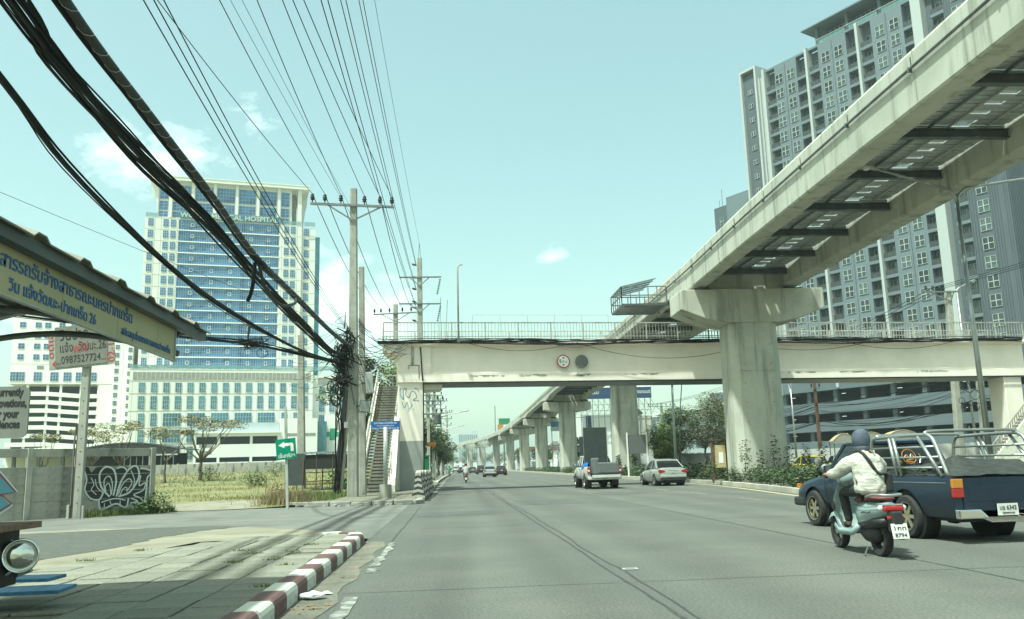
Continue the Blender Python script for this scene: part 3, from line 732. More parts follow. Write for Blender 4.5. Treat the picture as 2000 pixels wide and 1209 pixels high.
for i in (2, 4, 6, 8, 10): MB().box(lerp(XA, XB, i / 12) - .02, lerp(XA, XB, i / 12) + .02, 2.0, 9.1, roofz(i / 12) - .045, roofz(i / 12) - .012).build('purlin', 'steel_mid', sh)
for y in (2.7, 5.8, 8.7): MB().cyl((-5.2, y, .1), (-5.2, y, 2.819), .045).build('column', 'steel_dark', sh)
MB().box(-5.36, -5.25, 1.9, 9.15, 2.684, 2.802).build('eave_beam', 'steel_dark', sh)

# white notice board on legs
nb = thing('notice_board', 'pale grey notice board in black English lettering beneath the yellow shelter sign', 'sign', (-6.7, 12.0, 0))
prof = []
for cx, cz, a0 in ((.86, 2.46, 0), (-1.04, 2.46, 90), (-1.04, 1.96, 180), (.86, 1.96, 270)):
    for k in range(5): a = R(a0 + 22.5 * k); prof.append((cx + .1 * math.cos(a), cz + .1 * math.sin(a)))
MB().prism(prof, -.015, .015, 'y').build('panel', 'sign_grey', nb)
for s, z, xr, w in (('currently', 2.435, .88, .37), ('renovations,', 2.285, .93, .50), ('for your', 2.14, .84, .36), ('inconveniences', 2.0, .86, .66)):
    text(s, .15, 'ink', nb, (xr, -.018, z), FACE, width=w, align='RIGHT', bold=.005)
for x in (-.85, -.2): MB().cyl((x, .05, 0), (x, .05, 2.5), .03).build('leg', 'steel_mid', nb)

# vendor cart front with two chrome headlamps, and the blue bench
ct = thing('vendor_cart', 'vendor cart with worn plank top and round chrome headlamps, cut by the left edge', 'cart', (-3.6, 6.6, 0))
MB().box(-1.1, .53, -.55, .15, .95, .995).build('plank_top', 'wood', ct, bevel=.004)
MB().box(-1.05, .40, -.45, .10, .55, .949).build('cart_box', 'black', ct, bevel=.01)
for x in (-.9, .1): MB().tube([(x, -.3, .18), (x, -.25, .56)], .025).build('leg', 'steel_dark', ct)
for x, y in ((.50, -.08), (.36, -.02)):
    hl = empty('headlamp', (x, y, .765)); hl.parent = ct; hl.rotation_euler = (0, 0, R(22))
    MB().lathe([(.02, .22), (.06, .20), (.10, .12), (.115, .03), (.118, 0)], ax='y', n=28).build('shell', 'chrome', hl, smooth=True)
    MB().lathe([(.118, .0), (.122, -.012), (.118, -.022), (.106, -.022), (.106, -.005)], ax='y', n=28).build('ring', 'chrome', hl, smooth=True)
    MB().lathe([(.001, -.03), (.06, -.026), (.105, -.012), (.105, 0.0)], ax='y', n=28).build('lens', 'lens_glass', hl, smooth=True)
MB().tube([(.5, .1, .65), (.3, .1, .58), (-.2, .1, .56)], .02).build('bracket', 'chrome', ct)
MB().tube([(.0, -.3, .3), (.35, -.1, .6), (.45, .02, .7)], .02).build('bracket', 'chrome', ct)
bs = thing('blue_bench', 'low bench of two weathered blue planks on the pavement, cut by the left edge', 'bench', (-4.3, 8.5, .15))
MB().box(-1.4, .48, .10, .46, .20, .232).build('plank', 'blue_wood', bs, bevel=.004, rz=R(-3))
MB().box(-1.4, .78, -.46, -.02, .15, .182).build('plank', 'blue_wood', bs, bevel=.004, rz=R(3))
for x in (-1.1, -.35):
    for y in (-.35, .3): MB().box(x - .03, x + .03, y - .03, y + .03, 0, .2).build('leg', 'blue_wood', bs)

# ------------------------------------------------------------------ road signs on the corner
gs = thing('direction_sign', 'tilted green direction sign with white left arrow on a slanting post', 'sign', (-5.92, 31.6, 0))
MB().prism([(-.04, -.04), (.05, -.04), (.05, .05), (-.04, .05)], 0, 3.66, 'z').build('post', 'galv_paint', gs).rotation_euler = (0, R(-2.2), 0)
gp = empty('sign_plate', (-.07, -.09, 2.14)); gp.parent = gs; gp.rotation_euler = (0, R(-5.5), 0)
MB().box(-.36, .36, 0, .012, -.37, .37).build('plate', 'sign_green', gp)
ar = [(-.26, .15), (-.05, .27), (-.05, .21), (.20, .21), (.245, .19), (.27, .14), (.27, -.1), (.165, -.1), (.165, .105), (-.05, .105), (-.05, .04)]
MB().add([(x, -.004, z) for x, z in ar], [tuple(range(len(ar)))]).build('arrow', 'sign_white', gp)
text('เซ็นทรัลฯ', .19, 'sign_white', gp, (-.28, -.006, -.30), FACE, width=.58)
ns = thing('street_name_sign', 'blue street name sign on a grey tube with a round concrete foot before the stairs', 'sign', (-2.80, 36.5, .14))
MB().cyl((0, 0, 0), (0, 0, .56), .26, .25, 20).build('foot', 'conc_pole', ns, smooth=False)
MB().cyl((0, 0, .5), (0, 0, 2.95), .095, .09, 14).build('tube', 'galv_paint', ns, smooth=True)
MB().box(-.61, .61, -.03, .03, 2.83, 3.2).build('plate', 'sign_blue', ns, bevel=.005)
text('แจ้งวัฒนะ-ปากเกร็ด ๒๖', .13, 'sign_white', ns, (0, -.036, 3.075), FACE, width=.95, align='CENTER')
text('(ซอยเทศบาลปากเกร็ดสงเคราะห์)', .075, 'sign_white', ns, (0, -.036, 2.975), FACE, width=.72, align='CENTER')
text('Chaeng Watthana-Pak Kret 26', .10, 'sign_white', ns, (0, -.036, 2.865), FACE, width=1.12, align='CENTER')

# ------------------------------------------------------------------ makeshift shelter in the weeds
mk = thing('makeshift_stall', 'makeshift stall of thin posts under a dark sagging sheet roof behind the utility poles', 'stall', (-7.2, 50, .25))
b = MB()
for i in range(22): x = -1.6 + 3.6 * i / 22; b.quad((x, -1.3, 2.02 + .03 * (i % 2)), (x + .165, -1.3, 2.02 + .03 * ((i + 1) % 2)), (x + .165, 1.4, 2.2 + .03 * ((i + 1) % 2)), (x, 1.4, 2.2 + .03 * (i % 2)))
b.build('roof_sheet', 'steel_dark', mk); MB().box(-1.5, 1.9, -1.22, -1.18, 1.2, 2.0).build('hanging_net', 'cloth_black', mk)
for x in (-1.45, -.4, .5, 1.8):
    for y in (-1.2, 1.2): MB().cyl((x, y, -.1), (x + .03, y, 2.1), .035).build('post', 'rust', mk)
for z, y in ((.35, -1.2), (.5, 1.2), (1.0, 1.2)): MB().beam((-1.5, y, z), (1.8, y, z + .05), .05).build('rail', 'rust', mk)
MB().beam((-.3, -1.2, .2), (1.5, -1.2, 1.1), .045).build('brace', 'rust', mk)
MB().box(.9, 1.3, -1.0, -.5, 0, .55).build('crate', 'green_plastic', mk)
bb = thing('black_board', 'black sandwich board leaning in the grass behind the green sign', 'board', (-8.55, 47.5, .2))
MB().box(-.52, .52, -.02, .02, .4, 2.1).build('panel', 'board_black', bb, rz=(R(-6), 0, 0))
for x in (-.45, .45): MB().beam((x, -.05, 0), (x, .1, 1.9), .05).build('leg', 'rust', bb)
chf = thing('trestle', 'low rusty metal trestle standing left of the black board', 'trestle', (-9.7, 47.2, .2))
for x in (-.3, .3): MB().beam((x, 0, 0), (x + .03, 0, .8 if x < 0 else .6), .035).build('leg', 'rust', chf)
MB().beam((-.35, 0, .2), (.4, 0, .2), .035).build('rail', 'rust', chf); MB().beam((-.3, 0, .79), (.1, .05, .76), .035).build('rail', 'rust', chf)

# ------------------------------------------------------------------ trees and walls of the lot
def lot(x, y, dz=0): return (x, y, fz(y) + dz)
tree('rain_tree', 'flat topped thin tree with forked trunk in the lot below the hospital podium', lot(-21.4, 75), 5.6, 3.2, .17, 'leaf_olive', 11, 2600, .17, 21, 'sparse trees in the lot', .28, 'umbrella')
tree('rain_tree', 'flat topped thin tree just behind the fence end post', lot(-23.4, 72), 5.0, 2.0, .11, 'leaf_olive', 7, 1300, .16, 22, 'sparse trees in the lot', .3, 'umbrella')
tree('rain_tree', 'sparse pale tree rising between concrete post and fence end', lot(-26.2, 70), 5.2, 2.4, .12, 'leaf_olive', 8, 1500, .16, 23, 'sparse trees in the lot', .3, 'umbrella')
tree('rain_tree', 'sparse yellowish tree rising right behind the concrete post', lot(-26.6, 65), 4.7, 2.1, .13, 'leaf_olive', 8, 1500, .15, 24, 'sparse trees in the lot', .3, 'umbrella')
tree('rain_tree', 'small sparse tree left of the concrete post over the fence', lot(-28.9, 63), 4.1, 1.5, .10, 'leaf_olive', 6, 800, .15, 25, 'sparse trees in the lot', .3, 'umbrella')
lw = thing('lot_wall', 'low grey block wall along the far side of the grassy lot', 'wall', (0, 0, 0))
for k in range(13):
    xa = -44 + 3.0 * k; yw = 112 - .02 * xa
    MB().box(0, 2.94, -.1, .1, 0, 1.25).build('wall_panel', 'conc_old', lw, (xa, yw, 1.45)); MB().box(-.1, .1, -.14, .14, 0, 1.35).build('pier', 'conc_old', lw, (xa, yw, 1.45))
sd1 = thing('market_shed', 'long low shed with pale roof seen over the fence', 'shed', (-56, 124, 1.5))
b = MB(); b.prism([(-9, 3.0), (9, 3.0), (9, 3.6), (6, 4.4), (-9, 3.9)], 0, 10, 'y'); b.build('roof', 'h_white', sd1)
for k in range(6): MB().box(-8.6 + 3.3 * k, -8.2 + 3.3 * k, .4, .8, 0, 3.0).build('column', 'steel_dark', sd1)
MB().box(-9, 9, 6, 6.3, 0, 3).build('back_wall', 'far_white', sd1)
sd2 = thing('barrel_shed', 'dark shed with shallow curved roof and pale sign strip behind the fence end', 'shed', (-44, 118, 1.5))
n = 12; pr = [(-7 + 14.5 * i / n, 2.9 + 1.5 * math.sin(PI * (i / n * .78 + .1))) for i in range(n + 1)]
MB().prism(pr + [(x, z - .15) for x, z in pr[::-1]], 0, 9, 'y').build('roof', 'steel_dark', sd2)
MB().box(-6.5, 7.0, 5, 5.2, 0, 2.9).build('back_wall', 'h_dark', sd2)
MB().add([(x, .05, z - .16) for x, z in pr] + [(7.4, .05, 2.75), (-6.9, .05, 2.75)], [tuple(range(n + 3))]).build('gable', 'h_dark', sd2)
for k in range(9): MB().box(.2 + .8 * k, .3 + .8 * k, .2, .3, 0, 2.9).build('column', 'steel_mid', sd2)
MB().box(.0, 7.2, .1, .16, 2.55, 2.95).build('sign_strip', 'sign_white', sd2)

# ------------------------------------------------------------------ grass and weeds
def blades(name, mat, n, area, hmin, hmax, seed, zf, w=.02):
    rr = random.Random(seed); b = MB()
    for i in range(n):
        x, y = area(rr)
        z = zf(x, y); h = rr.uniform(hmin, hmax); a = rr.uniform(0, 2 * PI); ww = w * rr.uniform(.7, 1.5)
        lx, ly = rr.uniform(-.4, .4) * h, rr.uniform(-.4, .4) * h; dx, dy = math.cos(a) * ww, math.sin(a) * ww
        b.add([(x - dx, y - dy, z - .02), (x + dx, y + dy, z - .02), (x + lx, y + ly, z + h)], [(0, 1, 2)])
    o = b.build(name, mat); o['kind'] = 'stuff'; return o
def lotz(x, y): return fz(y)
PATCH = [(random.Random(5 + k).uniform(-24, -6), random.Random(50 + k).uniform(39, 60), random.Random(90 + k).uniform(.6, 2.2)) for k in range(26)]
def near_lot(rr):
    while True:
        x = -rr.uniform(5.4, 26); y = 38 + 24 * rr.random() ** 1.4
        if any((x - a) ** 2 + ((y - c) / 1.6) ** 2 < d * d for a, c, d in PATCH) and rr.random() < .85: continue
        if not (((x + 9.2) / 3.5) ** 2 + ((y - 36) / 3.7) ** 2 < 1): return x, y
def mid_lot(rr): return -rr.uniform(3, 60), 60 + 48 * rr.random()
def corner(rr):
    while True:
        x, y = -rr.uniform(4.9, 8.4), rr.uniform(35.2, 42)
        if not (((x + 9.2) / 2.6) ** 2 + ((y - 36) / 3.0) ** 2 < 1): return x, y
tag(blades('grass', 'grass', 10500, near_lot, .05, .19, 1, lotz, .018), 'yellow green grass covering the vacant lot', 'grass')
tag(blades('grass', 'grass', 9000, mid_lot, .08, .24, 2, lotz, .035), 'paler grass at the back of the vacant lot by the low wall', 'grass')
tag(blades('weeds', 'weed', 4200, corner, .08, .32, 3, lotz, .02), 'green weeds around the foot of the utility poles', 'weeds')
tag(blades('dry_weeds', 'grass_dry', 1800, lambda rr: (-6.6 + rr.gauss(0, .45), 34.9 + rr.gauss(0, .5)), .15, .65, 4, lotz, .015), 'reddish dry weeds at the foot of the green sign post', 'weeds')
def fence_foot(rr):
    u = rr.uniform(2.3, 5.6); d = -abs(rr.gauss(0, .2)) - .05; return -14.34 + math.cos(WA) * u - math.sin(WA) * d, 28.68 + math.sin(WA) * u + math.cos(WA) * d
tag(blades('fence_weeds', 'weed', 1500, fence_foot, .06, .32, 5, lambda x, y: .01, .02), 'weeds along the foot of the graffiti fence', 'weeds')
rr = random.Random(31)
for i, (x, y, h, r_) in enumerate([(-10.55, 31.9, .75, .5), (-10.9, 31.6, .45, .4), (-7.6, 38.2, .7, .55), (-13, 58, 1.0, .8), (-20.4, 74, 1.2, 1.0), (-16, 80, 1.4, 1.2), (-6.3, 48.6, 1.3, .8)]):
    s = thing('bush', ['leafy green bush at the end post of the graffiti fence', 'small weed clump before the graffiti fence end', 'brownish bush on the gravel edge near the green sign', 'low bush in the open grass of the lot', 'bush at the foot of the forked lot tree', 'rounded bush further back in the lot', 'light green bush behind the makeshift stall'][i], 'bush', (x, y, fz(y) if y > 33 else 0))
    b = MB(); leaf_quads(b, blob_pts((0, 0, h * .5), (r_, r_, h * .55), 420, rr, .2), .11 if y < 45 else .16, rr); b.build('foliage', 'leaf_mid' if i != 2 else 'grass_dry', s)
    st = MB()
    for k in range(5): a = k * 1.25; st.tube([(0, 0, -.05), (math.cos(a) * r_ * .5, math.sin(a) * r_ * .5, h * .7)], [.015, .006], 5)
    st.build('stems', 'bark', s)
# rubble at the broken kerb and litter in the gutter
rr = random.Random(41)
for i in range(26):
    x, y = rr.uniform(-7.4, -1.9), 0
    y = interp([(-8, 34.2), (-6.3, 34.0), (-4.6, 32.8), (-1.9, 32.3)], x) + rr.uniform(-.25, .3); s = rr.uniform(.05, .16)
    b = MB(); b.add([(rr.uniform(.7, 1) * s * math.cos(a) * c, rr.uniform(.7, 1) * s * math.sin(a) * c, z * s) for z, c in ((0, 1), (.5, .85)) for a in [k * PI / 3 for k in range(6)]] + [(0, 0, s * .6)], [(j, (j + 1) % 6, 6 + (j + 1) % 6, 6 + j) for j in range(6)] + [(6 + j, 6 + (j + 1) % 6, 12) for j in range(6)])
    tag(b.build('rubble_chunk', 'kerb_raw', loc=(x, y, 0.004)), 'grey rubble chunk lying along the broken corner kerb', 'rubble', 'rubble chunks at the corner')
def crumple(name, label, cat, loc, s, mat, seed):
    rr = random.Random(seed); b = MB(); rings = []
    for k in range(6):
        t = k / 5; rings.append([(math.cos(a) * s * math.sin(PI * (.12 + .8 * t)) * rr.uniform(.6, 1.2), math.sin(a) * s * math.sin(PI * (.12 + .8 * t)) * rr.uniform(.6, 1.2) * .8, s * .6 * t * rr.uniform(.8, 1.15)) for a in [2 * PI * j / 9 for j in range(9)]])
    tag(b.loft(rings).build(name, mat, loc=loc), label, cat)
crumple('plastic_bag', 'crumpled white plastic bag in the gutter beside the painted kerb', 'bag', (-1.46, 9.25, .008), .13, 'litter', 3)
crumple('plastic_bag', 'small flat scrap of white plastic just behind the larger bag', 'bag', (-1.36, 9.55, .008), .06, 'litter', 4)
for i in range(30):
    x = rr.uniform(-1.56, -1.2); y = rr.choice((8.6, 8.8, 9.0, rr.uniform(8, 16), rr.uniform(10, 16))); s = rr.uniform(.02, .055)
    a = rr.uniform(0, 6)
    b = MB().add([(s, 0, .012), (0, s * .4, .004), (-s, 0, .016), (0, -s * .4, .004)], [(0, 1, 2, 3)])
    tag(b.build('fallen_leaf', 'leaf_brown', loc=(x, y, .006), rz=a), 'dry brown leaf lying in the gutter by the painted kerb', 'leaf', 'fallen leaves in the gutter')
def tuft(x, y, z, s, seed):
    rr = random.Random(seed); b = MB()
    for i in range(40): a = rr.uniform(0, 6.3); r_ = rr.random() * s; h = rr.uniform(.02, .06); b.add([(math.cos(a) * r_ - .006, math.sin(a) * r_ * .4, 0), (math.cos(a) * r_ + .006, math.sin(a) * r_ * .4, 0), (math.cos(a) * r_ + rr.uniform(-.03, .03), math.sin(a) * r_ * .4, h)], [(0, 1, 2)])
    tag(b.build('grass_tuft', 'weed', loc=(x, y, z)), 'small weed tuft growing from a pavement joint', 'weeds', 'weed tufts between the paving tiles')
for i, (x, y) in enumerate([(-2.35, 13.0), (-2.9, 13.0), (-2.4, 12.0), (-2.1, 11.2), (-2.9, 11.8), (-2.3, 14.2), (-1.95, 9.2), (-3.2, 13.5), (-5.2, 12.8), (-5.7, 11.9), (-4.9, 14.2)]): tuft(x, y, .145, .16, i)

# ------------------------------------------------------------------ footbridge
FA = math.atan2(3.5, 39.25)
fb = thing('footbridge', 'cream concrete pedestrian footbridge with steel railing spanning the whole road', 'footbridge', (-3.05, 49.5, 0), FA)
prof = [(0, 6.28), (3, 6.28), (3, 6.7), (2.85, 6.86), (2.85, 8.34), (3.2, 8.46), (3.2, 8.66), (-.3, 8.66), (-.3, 8.46), (.14, 8.34), (.14, 6.86), (0, 6.72)]
MB().prism(prof, 1.9, 41.2, 'x').build('girder', 'fb_paint', fb)
MB().prism([(0, 6.281), (3, 6.281), (3, 8.34), (3.2, 8.46), (3.2, 8.662), (-.3, 8.662), (-.3, 8.46), (0, 8.34)], -.02, 1.9, 'x').build('girder_end', 'fb_paint', fb)
MB().prism([(-.02, 8.66), (-.88, 8.66), (-.88, 8.42), (-.45, 7.98), (-.02, 7.98)], -.28, 3.2, 'y').build('end_bracket', 'fb_paint', fb)
MB().box(1.5, 41.2, .08, 2.9, 6.2, 6.278).build('soffit_plate', 'steel_mid', fb)
MB().box(0, 1.47, .12, 1.5, 0, 6.282).build('column', 'fb_paint', fb, bevel=.03)
MB().box(-.006, 1.476, .114, 1.506, .1, 2.9).build('grey_band', 'fb_grey', fb)
MB().box(39.5, 40.8, .12, 1.6, 0, 6.282).build('column', 'fb_paint', fb, bevel=.03)
MB().box(1.49, 2.6, .6, 2.4, 5.9, 6.2).build('bearing_block', 'fb_paint', fb)
for tb, pt in ((.06, [(.1, 5.95), (.12, 5.55), (.3, 5.3), (.28, 5.8), (.45, 5.95), (.42, 5.6), (.62, 5.4), (.75, 5.75), (.95, 5.7), (1.05, 5.4), (.85, 5.25), (1.2, 5.2)]), (.05, [(.2, 5.2), (.35, 4.8), (.5, 5.15), (.62, 4.7), (.8, 5.0)]), (.04, [(.9, 5.9), (1.05, 5.95), (1.2, 5.7)]), (.05, [(.55, 4.65), (.62, 4.6)]), (.05, [(.85, 4.72), (.9, 4.68)])):
    ribbon(curve(pt, 5), tb, 'graffiti_line', 'graf_blue', fb, .115)
MB().tube([(.82, -.04, 8.45), (.82, -.04, 7.3)], .07, 10).build('drain_pipe', 'galv_paint', fb, smooth=True)
MB().tube(curve([(1.25, .02, 8.5), (1.3, -.04, 8.2), (1.36, -.04, 7.2), (1.40, -.04, 6.4), (1.45, .06, 5.9), (1.45, .09, .3)], 5), .035, 8).build('conduit', 'cable', fb, smooth=True)
MB().tube([(.6, -.012, 7.05), (.6, -.012, 7.28), (1.2, -.012, 7.28), (1.2, -.012, 6.5)], .02, 6).build('crack_seal', 'cable', fb)
MB().tube([(1.5, -.05, 6.24), (20, -.04, 6.2), (41, -.05, 6.24)], .03, 6).build('conduit', 'cable', fb)
# railing: posts and balusters one by one
pm_ = MB().box(-.035, .035, -.035, .035, 0, 1.1).mesh('post'); bm_ = MB().box(-.012, .012, -.012, .012, 0, .98).mesh('baluster')
for zt, r_ in ((9.78, .035), (8.95, .022)): MB().beam((-.86, -.2, zt), (41.5, -.2, zt), r_ * 2).build('rail', 'rail_paint', fb)
for zt in (9.78, 8.95): MB().beam((-.86, 3.05, zt), (41.5, 3.05, zt), .05).build('rail', 'rail_paint', fb)
for zt in (9.78, 8.95): MB().beam((-.86, -.2, zt), (-.86, 3.05, zt), .05).build('rail', 'rail_paint', fb)
k = 0; u = -.86
while u < 41.5:
    if k % 10 == 0: put('post', pm_, 'rail_paint', fb, (u, -.2, 8.67))
    else: put('baluster', bm_, 'rail_paint', fb, (u, -.2, 8.8))
    k += 1; u += .2
b = MB(); k = 0; u = -.86
while u < 41.5:
    w = .035 if k % 10 == 0 else .012; b.box(u - w, u + w, 3.05 - w, 3.05 + w, 8.67, 9.77); k += 1; u += .2
for i in range(15): v = -.2 + 3.25 * i / 15; b.box(-.872, -.848, v - .012, v + .012, 8.8, 9.77)
o = b.build('back_balusters', 'rail_paint', fb); o['kind'] = 'stuff'
# stairs on the left
sc = empty('staircase', (0, 0, 0)); sc.parent = fb
inv = (Matrix.Translation((-3.05, 49.5, 0)) @ Matrix.Rotation(FA, 4, 'Z')).inverted()
sc.matrix_parent_inverse = inv
XL, XR, NST = -4.78, -3.42, 36
rise, run = (6.78 - .14) / NST, 11.0 / NST
stm = MB().box(0, XR - XL, 0, run + .05, -.12, 0).mesh('step')
for i in range(NST): put('step', stm, 'step', sc, (XL, 46 + run * i, .14 + rise * (i + 1)))
MB().prism([(46.3, .1), (57.3, 6.55), (57.3, 6.2), (46.9, .1)], XL + .3, XR - .3, 'x').build('stringer', 'fb_paint', sc)
MB().prism([(46, .1), (46, .5), (57.2, 7.1), (57.2, 6.4), (46.6, .1)], XL - .16, XL - .003, 'x').build('side_wall', 'fb_paint', sc)
MB().prism([(46, .1), (46, .5), (57.2, 7.1), (57.2, 6.4), (46.6, .1)], XR + .003, XR + .14, 'x').build('side_wall', 'fb_paint', sc)
MB().prism([(45.6, .1), (45.6, .5), (49.6, 4.3), (49.6, .1)], XR + .15, XR + .42, 'x').build('flank_wall', 'fb_white', sc)
MB().box(-4.95, -1.5, 57.0, 59.3, 6.5, 6.78).build('landing', 'fb_paint', sc)
MB().prism([(57.0, 6.6), (52.4, 8.66), (52.4, 8.35), (57.0, 6.3)], -3.3, -1.7, 'x').build('upper_flight', 'step', sc)
MB().box(-4.6, -4.2, 58, 58.4, 0, 6.5).build('landing_column', 'fb_paint', sc)
def stair_rail(x, ya, za, yb, zb):
    MB().beam((x, ya, za + .95), (x, yb, zb + .95), .09, .07).build('handrail', 'rail_paint', sc)
    MB().beam((x, ya, za + .35), (x, yb, zb + .35), .05).build('handrail', 'rail_paint', sc)
    n = int((yb - ya) / .3)
    b = MB()
    for i in range(n + 1):
        t = i / n; y, z = lerp(ya, yb, t), lerp(za, zb, t); b.box(x - .015, x + .015, y - .015, y + .015, z, z + .93)
    b.build('balusters', 'rail_paint', sc)['kind'] = 'stuff'
for x in (XL - .08, XR + .07):
    stair_rail(x, 46.1, .4, 51.3, 3.5); stair_rail(x, 51.6, 3.7, 57.0, 6.9)
MB().beam((-4.9, 57, 7.75), (-4.9, 59.2, 7.75), .06).build('handrail', 'rail_paint', sc); MB().beam((-4.9, 59.2, 7.75), (-1.6, 59.2, 7.75), .06).build('handrail', 'rail_paint', sc)
b = MB()
for i in range(16): x = -4.9 + 3.3 * i / 15; b.box(x - .012, x + .012, 59.19, 59.21, 6.78, 7.75)
b.build('balusters', 'rail_paint', sc)['kind'] = 'stuff'
# stairs at the right end
rc = empty('staircase', (0, 0, 0)); rc.parent = fb; rc.matrix_parent_inverse = inv
N2 = 30
st2 = MB().box(0, .32, 0, 1.6, -.12, 0).mesh('step')
for i in range(N2): put('step', st2, 'step', rc, (33.2 + i * .2, 50.6, .2 + .2 * (i + 1)))
MB().prism([(33.0, .1), (33.0, .8), (39.4, 7.3), (39.4, 5.6), (34.2, .1)], 50.35, 50.58, 'y').build('side_wall', 'fb_white', rc)
MB().beam((33.1, 50.45, 1.7), (39.2, 50.45, 7.9), .07).build('handrail', 'rail_paint', rc)
b = MB()
for i in range(40): t = i / 39; x = lerp(33.1, 39.2, t); z = lerp(.8, 7.0, t); b.box(x - .02, x + .02, 50.43, 50.47, z, z + .9)
b.build('balusters', 'rail_paint', rc)['kind'] = 'stuff'
# round signs hung on the girder
hs = thing('height_limit_sign', 'round white height limit sign with red ring reading 5.0 on the footbridge girder', 'sign', (-3.05 + 9.87 * math.cos(FA), 49.5 + 9.87 * math.sin(FA) - .08, 7.43), FA)
MB().lathe([(.001, -.03), (.40, -.03), (.40, 0), (.001, 0)], ax='y', n=32).build('ring', 'sign_red', hs)
MB().lathe([(.001, -.034), (.335, -.034), (.335, -.03), (.001, -.03)], ax='y', n=32).build('face', 'sign_white', hs)
text('5', .28, 'ink', hs, (-.27, -.038, -.08), FACE, bold=.006); text('.0 ม.', .2, 'ink', hs, (-.10, -.038, -.08), FACE, width=.37)
MB().add([(-.09, -.037, .25), (.09, -.037, .25), (0, -.037, .15)], [(0, 1, 2)]).build('triangle', 'ink', hs); MB().add([(-.09, -.037, -.25), (0, -.037, -.15), (.09, -.037, -.25)], [(0, 1, 2)]).build('triangle', 'ink', hs)
gd = thing('blank_disc_sign', 'blank grey metal disc sign beside the height limit sign', 'sign', (-3.05 + 11.0 * math.cos(FA), 49.5 + 11.0 * math.sin(FA) - .08, 7.42), FA)
MB().lathe([(.001, -.05), (.36, -.04), (.40, -.02), (.40, 0), (.001, 0)], ax='y', n=32).build('disc', 'sign_back', gd, smooth=False)
MB().cyl((0, 0, 0), (0, .22, 0), .05).build('bracket', 'steel_mid', gd)
rr = random.Random(71)
for i, (u0, u1, z) in enumerate(((4.2, 6.2, 6.92), (7.2, 9.0, 6.80), (10.6, 11.4, 6.62), (13.5, 16, 6.9), (22, 26.5, 6.9), (27.5, 29.5, 6.85), (33, 35.2, 6.9))):
    for k in range(9):
        u = lerp(u0, u1, rr.random()); w = rr.uniform(.08, .42); h = rr.uniform(.03, .10); n = 8; zz = z + rr.uniform(-.10, .08); vv = -.003 if zz < 6.70 else None
        if vv is None: zz = min(zz, 6.69 - h); vv = -.003
        MB().add([(u + math.cos(a) * w * rr.uniform(.6, 1), vv, zz + math.sin(a) * h * rr.uniform(.5, 1)) for a in [2 * PI * q / n for q in range(n)]], [tuple(range(n))]).build('peeled_paint', 'conc', fb)
# cables draped along the bridge
fc = thing('footbridge_cables', 'black cable bundle draped along the outer edge of the footbridge deck', 'cables', (-3.05, 49.5, 0), FA)
rr = random.Random(61)
for k in range(13):
    pts = []; u = -1.2; z0 = 8.62 + rr.uniform(-.13, .15); v0 = -.36 - rr.uniform(0, .14); ph = rr.uniform(0, 6)
    while u < 41: pts.append((u, v0 + rr.uniform(-.02, .02), z0 + .08 * math.sin(u * .35 + ph) + rr.uniform(-.025, .025) - .10 * smooth01((u - 6) / 5) * smooth01((14 - u) / 3) * (k % 3))); u += .7
    MB().tube(pts, rr.choice((.014, .02, .024, .032)), 5).build('cable', 'cable', fc)
for a, c, s in ((4.0, 10.5, .5), (10.6, 22.2, 1.0), (21, 30, .55), (9, 12, .3), (28, 36, .5)):
    MB().tube([(lerp(a, c, i / 14), -.36, 8.55 - s * 4 * (i / 14) * (1 - i / 14)) for i in range(15)], .014, 5).build('cable', 'cable', fc)
lp = thing('bridge_lamp_post', 'thin grey lamp post clamped to the footbridge edge', 'lamp post', (-3.05 + 3.54, 49.5 + .02, 8.7))
MB().tube([(0, -.1, -.2), (0, -.1, 4.35), (.03, -.1, 4.5), (.2, -.15, 4.55)], [.06, .05, .045, .05], 8).build('pole', 'galv_paint', lp, smooth=True); MB().box(-.1, .1, -.3, -.05, -.15, .12).build('clamp', 'steel_dark', lp)
MB().box(.1, .32, -.2, -.1, 4.5, 4.58).build('lamp_head', 'galv_paint', lp)
bfm = thing('banner_frame', 'thin wire frame rising above the footbridge railing', 'frame', (-3.05, 49.5, 0), FA)
for i in range(6): u = 4.75 + 8.9 * i / 5; MB().cyl((u, 3.0, 8.66), (u, 3.0, 10.83), .016, n=6).build('upright', 'rail_paint', bfm)
MB().cyl((4.75, 3.0, 10.83), (13.65, 3.0, 10.83), .016, n=6).build('top_bar', 'rail_paint', bfm)

# striped concrete barriers by the kerb
def bhw(z): return interp([(0, .27), (.12, .27), (.36, .17), (1.0, .10)], z)
bands = []
for q in range(9):
    z0, z1 = q * 1.0 / 9, (q + 1) * 1.0 / 9
    def rg(z, zz):
        w = bhw(z); return [(-w, 0, zz), (0, 0, zz + .05), (w, 0, zz), (w, .8, zz + .12), (w, 1.6, zz), (0, 1.6, zz + .05), (-w, 1.6, zz), (-w, .8, zz + .12)]
    bands.append(MB().loft([rg(z0, z0 if q else 0), rg(z1, z1)]).mesh('painted_band'))
for k in range(7):
    jb = thing('traffic_barrier', ['black and white striped concrete barrier nearest the corner kerb', 'second striped concrete barrier from the corner', 'third striped concrete barrier from the corner', 'fourth striped concrete barrier from the corner', 'fifth striped concrete barrier from the corner, beside the footbridge column', 'sixth striped concrete barrier from the corner', 'farthest striped concrete barrier of the row'][k], 'barrier', (-1.38 + .02 * k, 35.0 + 1.7 * k, .12), R(random.uniform(-2, 2)), 'striped barriers along the kerb')
    for i in range(9): put('painted_band', bands[i], 'kerb_far' if i % 2 == 0 else 'stripe_dark', jb)

